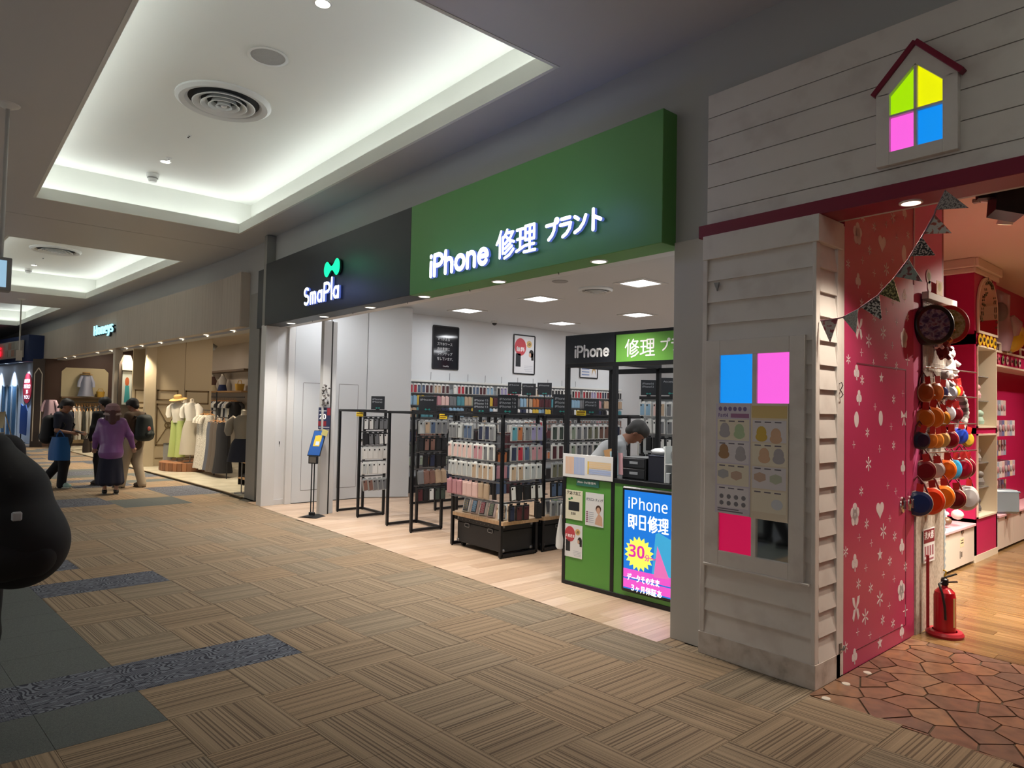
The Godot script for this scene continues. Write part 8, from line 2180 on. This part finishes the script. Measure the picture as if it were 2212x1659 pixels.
# ------------------------------------------------------------------ people: smooth bodies meshed from tapered bones
func flesh(bones: Array, cell: float, k := 0.03) -> Mesh:   # bones: [a, b, radius a, radius b]
	var lo := Vector3(1e9, 1e9, 1e9)
	var hi := -lo
	for b in bones:
		var r := maxf(b[2], b[3]) + cell * 2.5 + k
		lo = lo.min(b[0] - Vector3.ONE * r).min(b[1] - Vector3.ONE * r)
		hi = hi.max(b[0] + Vector3.ONE * r).max(b[1] + Vector3.ONE * r)
	var n := Vector3i(((hi - lo) / cell).ceil()) + Vector3i.ONE
	var F := PackedFloat32Array()
	F.resize(n.x * n.y * n.z)
	F.fill(9.0)
	var sx := n.y * n.z
	var sy := n.z
	for b in bones:
		var A: Vector3 = b[0]
		var D: Vector3 = b[1] - b[0]
		var L := maxf(D.length_squared(), 1e-8)
		var r0: float = b[2]
		var dr: float = b[3] - b[2]
		var m := maxf(b[2], b[3]) + cell * 2.2 + k
		var p0 := Vector3i(((A.min(b[1]) - Vector3.ONE * m - lo) / cell).floor()).clamp(Vector3i.ZERO, n - Vector3i.ONE)
		var p1 := Vector3i(((A.max(b[1]) + Vector3.ONE * m - lo) / cell).ceil()).clamp(Vector3i.ZERO, n - Vector3i.ONE)
		for x in range(p0.x, p1.x + 1):
			for y in range(p0.y, p1.y + 1):
				var at := x * sx + y * sy
				for z in range(p0.z, p1.z + 1):
					var q := lo + Vector3(x, y, z) * cell - A
					var t := clampf(q.dot(D) / L, 0.0, 1.0)
					var d := (q - D * t).length() - r0 - dr * t
					var o := F[at + z]
					var h := k - absf(o - d)
					F[at + z] = minf(o, d) - (h * h * 0.25 / k if h > 0.0 else 0.0)
	var vid := {}
	var V := PackedVector3Array()
	var N := PackedVector3Array()
	var off := [0, sx, sy, sx + sy, 1, sx + 1, sy + 1, sx + sy + 1]
	for x in n.x - 1:
		for y in n.y - 1:
			for z in n.z - 1:
				var i := x * sx + y * sy + z
				var f := [F[i], F[i + sx], F[i + sy], F[i + sx + sy], F[i + 1], F[i + sx + 1], F[i + sy + 1], F[i + sx + sy + 1]]
				var c := 0
				for e in f:
					if e < 0.0: c += 1
				if c == 0 or c == 8: continue
				var s := Vector3.ZERO
				var w := 0
				for e in [[0, 1], [2, 3], [4, 5], [6, 7], [0, 2], [1, 3], [4, 6], [5, 7], [0, 4], [1, 5], [2, 6], [3, 7]]:
					var fa: float = f[e[0]]
					var fb: float = f[e[1]]
					if (fa < 0.0) != (fb < 0.0):
						var t := fa / (fa - fb)
						var a := Vector3(e[0] & 1, (e[0] >> 1) & 1, e[0] >> 2)
						var b := Vector3(e[1] & 1, (e[1] >> 1) & 1, e[1] >> 2)
						s += a.lerp(b, t)
						w += 1
				vid[i] = V.size()
				V.append(lo + (Vector3(x, y, z) + s / w) * cell)
				var g := Vector3(f[1] + f[3] + f[5] + f[7] - f[0] - f[2] - f[4] - f[6], f[2] + f[3] + f[6] + f[7] - f[0] - f[1] - f[4] - f[5], f[4] + f[5] + f[6] + f[7] - f[0] - f[1] - f[2] - f[3])
				N.append(g.normalized())
	var I := PackedInt32Array()
	for i in vid:
		for ax in 3:
			var st: int = [sx, sy, 1][ax]
			var u: int = [sy, 1, sx][ax]
			var w: int = [1, sx, sy][ax]
			var inside := F[i] < 0.0
			if i + st >= F.size() or inside == (F[i + st] < 0.0): continue
			if not (vid.has(i - u) and vid.has(i - w) and vid.has(i - u - w)): continue
			var q := [vid[i], vid[i - u], vid[i - u - w], vid[i - w]]
			I.append_array(PackedInt32Array([q[0], q[1], q[2], q[0], q[2], q[3]] if not inside else [q[0], q[2], q[1], q[0], q[3], q[2]]))
	var arr := []
	arr.resize(Mesh.ARRAY_MAX)
	arr[Mesh.ARRAY_VERTEX] = V
	arr[Mesh.ARRAY_NORMAL] = N
	arr[Mesh.ARRAY_INDEX] = I
	var am := ArrayMesh.new()
	am.add_surface_from_arrays(Mesh.PRIMITIVE_TRIANGLES, arr)
	return am

func hand_bones(wr: Vector3, el: Vector3, out: Vector3) -> Array:   # palm, four fingers and a thumb continuing the forearm
	var d := (wr - el).normalized()
	var s := d.cross(out).normalized()
	var o := s.cross(d)
	var r := [[wr, wr + d * 0.05 + s * 0.018, 0.026, 0.022], [wr, wr + d * 0.05 - s * 0.018, 0.026, 0.02]]
	for i in 4:
		var b := wr + d * 0.075 + s * (0.028 - i * 0.0185)
		var l: float = [0.038, 0.042, 0.04, 0.03][i]
		r.append([wr + d * 0.045 + s * (0.02 - i * 0.013), b, 0.011, 0.0095])
		r.append([b, b + d * l + o * 0.02, 0.0095, 0.008])
	r.append([wr + d * 0.02 + s * 0.025, wr + d * 0.055 + s * 0.052 + o * 0.015, 0.013, 0.0095])
	return r

func bones_of(p: Dictionary) -> Dictionary:   # joints of a standing figure facing +z, changed by the pose
	var j := {"head": Vector3(0, 1.585, 0.015), "neck": Vector3(0, 1.44, -0.01), "chest": Vector3(0, 1.26, 0), "waist": Vector3(0, 1.05, 0), "hip": Vector3(0, 0.93, 0), "ls": Vector3(0.17, 1.385, 0), "rs": Vector3(-0.17, 1.385, 0), "le": Vector3(0.23, 1.11, -0.02), "re": Vector3(-0.23, 1.11, -0.02), "lw": Vector3(0.24, 0.88, 0.06), "rw": Vector3(-0.24, 0.88, 0.06), "lh": Vector3(0.09, 0.9, 0), "rh": Vector3(-0.09, 0.9, 0), "lk": Vector3(0.1, 0.49, 0.02), "rk": Vector3(-0.1, 0.49, 0.02), "la": Vector3(0.1, 0.08, -0.02), "ra": Vector3(-0.1, 0.08, -0.02)}
	for k in p:
		j[k] = p[k]
	return j

func person(label: String, at: Vector3, turn: float, size: float, pose: Dictionary, wear: Dictionary, cell := 0.018) -> Node3D:
	var t := thing("person", label, "person", at, turn)
	t.scale = Vector3.ONE * size
	var j := bones_of(pose)
	var hd: Vector3 = j.head
	var up: Vector3 = (hd - j.neck).normalized()
	var fw: Vector3 = pose.get("look", Vector3(0, 0, 1))
	fw = (fw - up * fw.dot(up)).normalized()
	var sd := up.cross(fw)
	var skin := mat("skin_" + wear.skin, wear.skin, 0.55)
	var b := [[hd + up * 0.035 - fw * 0.015, hd + up * 0.03 + fw * 0.02, 0.088, 0.083], [hd - up * 0.02 + fw * 0.03, hd - up * 0.075 + fw * 0.05, 0.062, 0.04], [j.neck - up * 0.03, hd - up * 0.05, 0.055, 0.052],
		[hd + fw * 0.1 + up * 0.01, hd + fw * 0.115 - up * 0.025, 0.009, 0.015], [hd + sd * 0.088, hd + sd * 0.088 - up * 0.035, 0.016, 0.012], [hd - sd * 0.088, hd - sd * 0.088 - up * 0.035, 0.016, 0.012],
		[j.neck, j.chest, 0.06, 0.11], [j.chest, j.hip, 0.11, 0.11], [j.ls, j.le, 0.045, 0.038], [j.le, j.lw, 0.038, 0.026], [j.rs, j.re, 0.045, 0.038], [j.re, j.rw, 0.038, 0.026], [j.lh, j.lk, 0.07, 0.05], [j.lk, j.la, 0.048, 0.034], [j.rh, j.rk, 0.07, 0.05], [j.rk, j.ra, 0.048, 0.034], [j.neck, j.ls, 0.04, 0.04], [j.neck, j.rs, 0.04, 0.04]]
	place("body", flesh(b, cell, 0.025), skin, t)
	for s in ["l", "r"]:
		place("hand", flesh(hand_bones(j[s + "w"], j[s + "e"], fw), 0.0065, 0.008), skin, t)
	var face := mb()
	for s in [-1, 1]:
		face.ball(hd + fw * 0.098 + sd * 0.034 * s + up * 0.018, Vector3(0.012, 0.008, 0.008), 8, 6)
	obj("eyes", face, mat("eye_dark", "1d1614", 0.3), t)
	obj("mouth", mb().bar(hd + fw * 0.092 - up * 0.062 - sd * 0.022, hd + fw * 0.092 - up * 0.062 + sd * 0.022, 0.008, 0.007), mat("lip", "8a4a42", 0.5), t)
	var hair := [[hd + up * 0.055 - fw * 0.03, hd + up * 0.065 + fw * 0.025, 0.094, 0.082], [hd + up * 0.03 - fw * 0.05, hd - up * 0.04 - fw * 0.055, 0.078, 0.06]]
	for s in [-1, 1]:
		hair.append([hd + up * 0.05 + sd * 0.055 * s, hd + up * 0.005 + sd * 0.072 * s - fw * 0.01, 0.045, 0.028])
	for e in wear.get("hair_more", []):
		hair.append([hd + sd * e[0].x + up * e[0].y + fw * e[0].z, hd + sd * e[1].x + up * e[1].y + fw * e[1].z, e[2], e[3]])
	place("hair", flesh(hair, 0.012, 0.03), mat("hair_" + wear.hair, wear.hair, 0.6), t)
	# top
	var bk: float = wear.get("bulk", 0.0)
	var tb := [[j.chest + up * 0.04, j.waist, 0.128 + bk, 0.122 + bk], [j.chest + Vector3(0.07, 0.04, 0), j.waist + Vector3(0.055, 0, 0), 0.115 + bk, 0.105 + bk], [j.chest + Vector3(-0.07, 0.04, 0), j.waist + Vector3(-0.055, 0, 0), 0.115 + bk, 0.105 + bk], [j.waist, j.hip - Vector3(0, wear.get("hem", 0.0), 0), 0.125 + bk, wear.get("flare", 0.135)], [j.neck - up * 0.05, j.ls, 0.07, 0.062], [j.neck - up * 0.05, j.rs, 0.07, 0.062]]
	for s in ["l", "r"]:
		if wear.get("short", false):
			tb.append([j[s + "s"], j[s + "s"].lerp(j[s + "e"], 0.72), 0.066, 0.062])
		else:
			tb.append([j[s + "s"], j[s + "e"], 0.068, 0.06])
			tb.append([j[s + "e"], j[s + "e"].lerp(j[s + "w"], 0.92), 0.06, 0.045])
	place("top", flesh(tb, cell, 0.045), mat("top_" + wear.top, wear.top, wear.get("gloss", 0.8)), t)
	if wear.has("skirt"):
		var sk := []
		for a in 8:
			var c := Vector3(cos(TAU * a / 8.0), 0, sin(TAU * a / 8.0) * 0.8)
			sk.append([j.hip + c * 0.06, Vector3(j.hip.x, wear.skirt_to, j.hip.z) + c * 0.17, 0.1, 0.075])
		place("skirt", flesh(sk, cell, 0.05), mat("skirt_" + wear.skirt, wear.skirt, 0.85), t)
	else:
		var w: float = wear.get("wide", 0.0)
		var tr := [[j.hip, j.lh, 0.125, 0.1], [j.hip, j.rh, 0.125, 0.1]]
		for s in ["l", "r"]:
			tr.append([j[s + "h"], j[s + "k"], 0.098 + w * 0.5, 0.072 + w])
			tr.append([j[s + "k"], j[s + "a"] + Vector3(0, -0.02, 0), 0.07 + w, 0.056 + w])
		place("trousers", flesh(tr, cell, 0.04), mat("trousers_" + wear.trousers, wear.trousers, 0.85), t)
	for s in ["l", "r"]:
		var an: Vector3 = j[s + "a"]
		var toe: Vector3 = pose.get(s + "toe", Vector3(0, -0.035, 0.16))
		var sh := place("shoe", flesh([[an + Vector3(0, -0.03, -0.03), an + toe * 0.6, 0.044, 0.042], [an + toe * 0.6, an + toe, 0.042, 0.034]], 0.012, 0.02), mat("shoe_" + wear.shoe, wear.shoe, 0.6), t)
		obj("sole", mb().bar(an + Vector3(0, -0.068, -0.06), an + toe + Vector3(0, -0.036, 0.02), 0.085, 0.022, 0.008), mat("sole_" + wear.sole, wear.sole, 0.6), sh)
	return t

func backpack(label: String, t: Node3D, at: Vector3, sz: Vector3, col: String) -> void:
	var k := Node3D.new()
	k.name = numbered("backpack")
	add_child(k)
	k.transform = t.transform * Transform3D(Basis(), at)
	tag(k, label, "backpack")
	var m := mat("pack_" + col, col, 0.7)
	var h := sz * 0.5
	var bn := []
	for x in [-1, 1]:
		bn.append([Vector3(x * h.x * 0.55, -h.y * 0.6, 0), Vector3(x * h.x * 0.4, h.y * 0.6, h.z * 0.1), h.z * 0.9, h.z * 0.75])
	bn.append([Vector3(0, -h.y * 0.55, -h.z * 0.3), Vector3(0, h.y * 0.5, -h.z * 0.1), h.z * 0.95, h.z * 0.8])
	place("sack", flesh(bn, 0.02, 0.06), m, k)
	place("front_pocket", flesh([[Vector3(-h.x * 0.35, -h.y * 0.5, -h.z * 0.9), Vector3(h.x * 0.35, -h.y * 0.5, -h.z * 0.9), h.z * 0.45, h.z * 0.45], [Vector3(0, -h.y * 0.2, -h.z * 0.85), Vector3(0, -h.y * 0.5, -h.z * 0.9), h.z * 0.35, h.z * 0.45]], 0.018, 0.03), m, k)
	for s in [-1, 1]:
		obj("strap", mb().tube([Vector3(s * 0.1, h.y * 0.75, h.z * 0.5), Vector3(s * 0.13, h.y * 0.9, h.z + 0.1), Vector3(s * 0.14, h.y * 0.3, h.z + 0.24), Vector3(s * 0.15, -h.y * 0.4, h.z + 0.12), Vector3(s * 0.13, -h.y * 0.6, h.z * 0.4)], 0.022, 6, true, 0.5), m, k)
	obj("top_loop", mb().tube([Vector3(-0.03, h.y * 0.9, 0.0), Vector3(0, h.y * 1.08, 0), Vector3(0.03, h.y * 0.9, 0.0)], 0.007, 6), m, k)

func tote(label: String, category: String, called: String, t: Node3D, at: Vector3, w: float, h: float, d: float, col: String, drop := 0.18, turn := 0.0) -> void:
	var k := Node3D.new()
	k.name = numbered(called)
	add_child(k)
	k.transform = t.transform * Transform3D(Basis(Vector3.UP, turn), at)
	tag(k, label, category)
	var m := mat("tote_" + col, col, 0.6)
	obj("bag", mb().tube([Vector3(0, -h, 0), Vector3(0, -h + 0.02, 0), Vector3(0, -h * 0.5, 0), Vector3(0, 0, 0)], [w * 0.46, w * 0.5, w * 0.49, w * 0.36], 14, true, d / w), m, k)
	for s in [-1, 1]:
		obj("handle", mb().tube([Vector3(s * w * 0.2, -0.02, d * 0.15), Vector3(s * w * 0.1, drop * 0.6, 0), Vector3(0, drop, 0)], 0.016, 6, true, 0.5), m, k)

func build_people() -> void:
	var R := Vector3(0.65, 0, -0.76)
	# woman walking with backpack and blue bag
	var a := person("person in a navy tee walking with a black backpack and a blue bag", Vector3(-15.25, 0.0, 2.2), atan2(R.x, R.z), 0.985, {"head": Vector3(0, 1.565, 0.05), "look": Vector3(0, -0.15, 1), "re": Vector3(-0.22, 1.1, 0.02), "rw": Vector3(-0.16, 1.06, 0.27), "le": Vector3(0.22, 1.1, 0.0), "lw": Vector3(0.15, 1.05, 0.24), "lk": Vector3(0.09, 0.5, -0.08), "la": Vector3(0.09, 0.16, -0.38), "ltoe": Vector3(0, -0.11, 0.1), "rk": Vector3(-0.09, 0.49, 0.1), "ra": Vector3(-0.09, 0.08, 0.06)}, {"skin": "9c6f56", "hair": "17120f", "top": "1c2236", "short": true, "hem": 0.02, "trousers": "0e1018", "wide": 0.02, "shoe": "9fc0ba", "sole": "c9ccc4", "hair_more": [[Vector3(0, -0.01, -0.1), Vector3(0, -0.1, -0.14), 0.035, 0.02]]})
	obj("glasses", mb().bar(Vector3(-0.08, 1.575, 0.14), Vector3(0.08, 1.575, 0.14), 0.006, 0.02), mat("black_plastic"), a)
	backpack("round black backpack on the person in the navy tee", a, Vector3(0, 1.12, -0.25), Vector3(0.34, 0.55, 0.27), "0c0d12")
	tote("bright blue shopping bag on the arm of the person in the navy tee", "shopping bag", "shopping_bag", a, Vector3(-0.24, 0.98, 0.1), 0.42, 0.44, 0.16, "0f5a9e", 0.12, PI * 0.5)
	var ph := thing("phone", "small phone held out by the person in the navy tee", "phone", a.transform * Vector3(-0.14, 1.08, 0.4), a.rotation.y)
	obj("body", mb().box(Vector3.ZERO, Vector3(0.07, 0.008, 0.14), Basis(Vector3.RIGHT, 0.3), 0.003), mat("black_plastic"), ph)
	obj("screen", mb().box(Vector3(0, 0.005, 0), Vector3(0.062, 0.002, 0.13), Basis(Vector3.RIGHT, 0.3)), mat("screen_dark", "2c3440", 0.1), ph)
	# person in black behind
	var b := person("person in a black jacket with a ponytail behind the purple jacket", Vector3(-15.3, 0.0, 1.52), -1.1, 1.0, {"look": Vector3(0.3, -0.1, 1), "rw": Vector3(-0.2, 0.98, 0.2)}, {"skin": "a9806a", "hair": "100e0e", "top": "0d0e12", "hem": 0.1, "trousers": "0e0e12", "shoe": "2a1c16", "sole": "1a1412", "hair_more": [[Vector3(0, -0.03, -0.09), Vector3(0.02, -0.3, -0.13), 0.04, 0.018]]})
	obj("collar", mb().lathe([Vector2(0.065, 1.43), Vector2(0.062, 1.48)], Vector3(0, 0, 0), 14), mat("collar_pale", "9aa6b4", 0.7), b)
	obj("face_mask", mb().ball(Vector3(0.035, 1.535, 0.085), Vector3(0.05, 0.045, 0.035), 10, 6), mat("mask_grey", "8f8c88", 0.8), b)
	tote("taupe handbag carried by the person in the black jacket", "handbag", "handbag", b, Vector3(0.26, 0.92, 0.1), 0.34, 0.27, 0.12, "7a6e62", 0.1, 0.6)
	# purple jacket, seen from behind
	var c := person("person in a shiny purple jacket, long navy skirt and mauve hat", Vector3(-13.75, 0.0, 1.66), -1.72, 0.93, {"le": Vector3(0.25, 1.1, 0.03), "lw": Vector3(0.27, 0.88, 0.12), "re": Vector3(-0.3, 1.12, 0.0), "rw": Vector3(-0.37, 0.88, 0.08), "la": Vector3(0.08, 0.08, 0.03), "ra": Vector3(-0.11, 0.08, -0.05)}, {"skin": "b08a76", "hair": "4c2a2c", "top": "7a4e8a", "gloss": 0.32, "bulk": 0.045, "hem": 0.12, "flare": 0.215, "skirt": "10142a", "skirt_to": 0.24, "shoe": "14130f", "sole": "8a8880", "hair_more": [[Vector3(0, 0, -0.06), Vector3(0, -0.22, -0.1), 0.085, 0.07], [Vector3(0.07, 0, -0.03), Vector3(0.08, -0.2, -0.06), 0.05, 0.045], [Vector3(-0.07, 0, -0.03), Vector3(-0.08, -0.2, -0.06), 0.05, 0.045]]})
	var hat := Node3D.new()
	hat.name = numbered("cloche_hat")
	add_child(hat)
	hat.transform = c.transform * Transform3D(Basis(Vector3.RIGHT, -0.1), Vector3(0, 1.585, 0.0))
	tag(hat, "mauve knitted bucket hat with pale brim on the purple jacket person", "hat")
	obj("crown", mb().lathe([Vector2(0.125, -0.02), Vector2(0.128, 0.05), Vector2(0.11, 0.115), Vector2(0.06, 0.15), Vector2(0, 0.155)], Vector3.ZERO, 20), textured("hat_knit", noise_tex(190, 0.12, 128, [[0.0, "7c5c62"], [1.0, "a88c90"]], 2), 0.95, "ffffff", Vector3(5, 5, 5)), hat)
	obj("band", mb().lathe([Vector2(0.131, -0.02), Vector2(0.132, 0.025)], Vector3.ZERO, 20), mat("hat_band", "5c3c3c", 0.9), hat)
	obj("brim", mb().lathe([Vector2(0.15, -0.065), Vector2(0.155, -0.055), Vector2(0.128, -0.018)], Vector3.ZERO, 20), mat("hat_brim", "a89692", 0.9), hat)
	# man with a green backpack
	var d := person("person in a brown tee and beige trousers with a dark green backpack", Vector3(-14.6, 0.0, 1.12), -0.95, 1.0, {"head": Vector3(0, 1.57, 0.07), "look": Vector3(0.05, -0.5, 1), "le": Vector3(0.22, 1.1, 0.03), "lw": Vector3(0.12, 1.1, 0.27), "re": Vector3(-0.22, 1.1, 0.03), "rw": Vector3(-0.1, 1.08, 0.28), "lk": Vector3(0.1, 0.5, 0.12), "la": Vector3(0.12, 0.08, 0.16), "ra": Vector3(-0.1, 0.08, -0.12)}, {"skin": "8a5f48", "hair": "14100e", "top": "4a3826", "short": true, "hem": 0.1, "trousers": "a3957f", "wide": 0.02, "shoe": "5a5048", "sole": "3a342e"})
	backpack("dark green backpack with a round pink badge on the man in brown", d, Vector3(0, 1.16, -0.22), Vector3(0.34, 0.52, 0.24), "0f1c1a")
	var bg := thing("badge", "round pink badge on the dark green backpack", "badge", d.transform * Vector3(0.06, 1.14, -0.375), d.rotation.y)
	obj("pin", mb().ball(Vector3.ZERO, Vector3(0.045, 0.045, 0.012), 12, 6), mat("badge_pink", "b05a50", 0.5), bg)
	tote("small yellow bag dangling from the hand of the man in brown", "bag", "small_bag", d, Vector3(0.12, 1.03, 0.3), 0.16, 0.2, 0.08, "b7b02c", 0.05)
	# shop assistant leaning over the worktop
	var e := person("person in a pale grey shirt with a dark lanyard leaning over the counter", Vector3(-5.02, 0.0, -1.42), 2.25, 0.97, {"hip": Vector3(0, 0.93, -0.1), "lh": Vector3(0.09, 0.9, -0.1), "rh": Vector3(-0.09, 0.9, -0.1), "waist": Vector3(0, 1.05, -0.02), "chest": Vector3(0, 1.24, 0.16), "neck": Vector3(0, 1.41, 0.35), "head": Vector3(0, 1.49, 0.47), "look": Vector3(0, -0.75, 0.66), "ls": Vector3(0.18, 1.33, 0.29), "rs": Vector3(-0.18, 1.33, 0.29), "le": Vector3(0.24, 1.10, 0.32), "re": Vector3(-0.24, 1.10, 0.32), "lw": Vector3(0.16, 1.10, 0.55), "rw": Vector3(-0.16, 1.10, 0.55)}, {"skin": "9a6a52", "hair": "383634", "top": "aeb0b2", "hem": 0.0, "trousers": "17181d", "shoe": "161616", "sole": "161616"}, 0.015)
	obj("lanyard", mb().tube([Vector3(0.05, 1.42, 0.27), Vector3(0.085, 1.36, 0.36), Vector3(0.07, 1.22, 0.40), Vector3(0.0, 1.08, 0.36), Vector3(-0.07, 1.22, 0.40), Vector3(-0.085, 1.36, 0.36), Vector3(-0.05, 1.42, 0.27)], 0.011, 6, true, 0.4), mat("black_plastic"), e)
	# dark figure passing at the edge of the frame
	var f := person("person in black clothes walking away at the near end of the grey carpet", Vector3(-4.35, 0.0, 3.97), -1.62, 1.03, {"lk": Vector3(0.1, 0.5, 0.1), "la": Vector3(0.1, 0.09, 0.12), "rk": Vector3(-0.1, 0.49, -0.04), "ra": Vector3(-0.1, 0.1, -0.24), "rtoe": Vector3(0, -0.05, 0.13)}, {"skin": "a9806a", "hair": "120f0e", "top": "111216", "hem": 0.08, "trousers": "050608", "shoe": "0b0b0d", "sole": "1a1a1c"})
	var bp := Node3D.new()
	bp.name = numbered("backpack")
	add_child(bp)
	bp.position = Vector3(-3.98, 1.16, 3.78)
	tag(bp, "large soft black backpack on the person in black clothes", "backpack")
	var blk := mat("pack_nylon", "06080c", 0.75)
	place("sack", flesh([[Vector3(0, -0.16, -0.02), Vector3(-0.02, -0.1, 0.1), 0.20, 0.2], [Vector3(0, -0.16, -0.02), Vector3(-0.06, 0.08, 0.03), 0.19, 0.17], [Vector3(-0.06, 0.08, 0.03), Vector3(-0.12, 0.27, 0.1), 0.15, 0.1], [Vector3(-0.12, -0.1, 0.0), Vector3(-0.14, 0.12, 0.06), 0.15, 0.13]], 0.014, 0.06), blk, bp)
	place("front_pocket", flesh([[Vector3(0.10, -0.2, -0.06), Vector3(0.12, -0.2, 0.1), 0.11, 0.11], [Vector3(0.1, -0.12, 0.0), Vector3(0.06, -0.02, 0.06), 0.08, 0.06]], 0.014, 0.03), blk, bp)
	obj("zip_pull", mb().seg(Vector3(0.2, -0.02, -0.01), Vector3(0.225, 0.02, 0.03), 0.006), mat("tag_white", "b9bcc0", 0.4), bp)
	for s in [0.16]:
		obj("strap", mb().tube([Vector3(-0.1, 0.26, s - 0.02), Vector3(-0.3, 0.36, s), Vector3(-0.44, 0.2, s), Vector3(-0.4, -0.1, s), Vector3(-0.2, -0.22, s)], 0.014, 7, true, 0.5), blk, bp)

func _ready() -> void:
	set_up()
	build_floors()
	build_ceiling()
	build_walls()
	build_signs()
	build_house()
	build_pink()
	build_shop()
	build_booth()
	build_honeys()
	build_people()
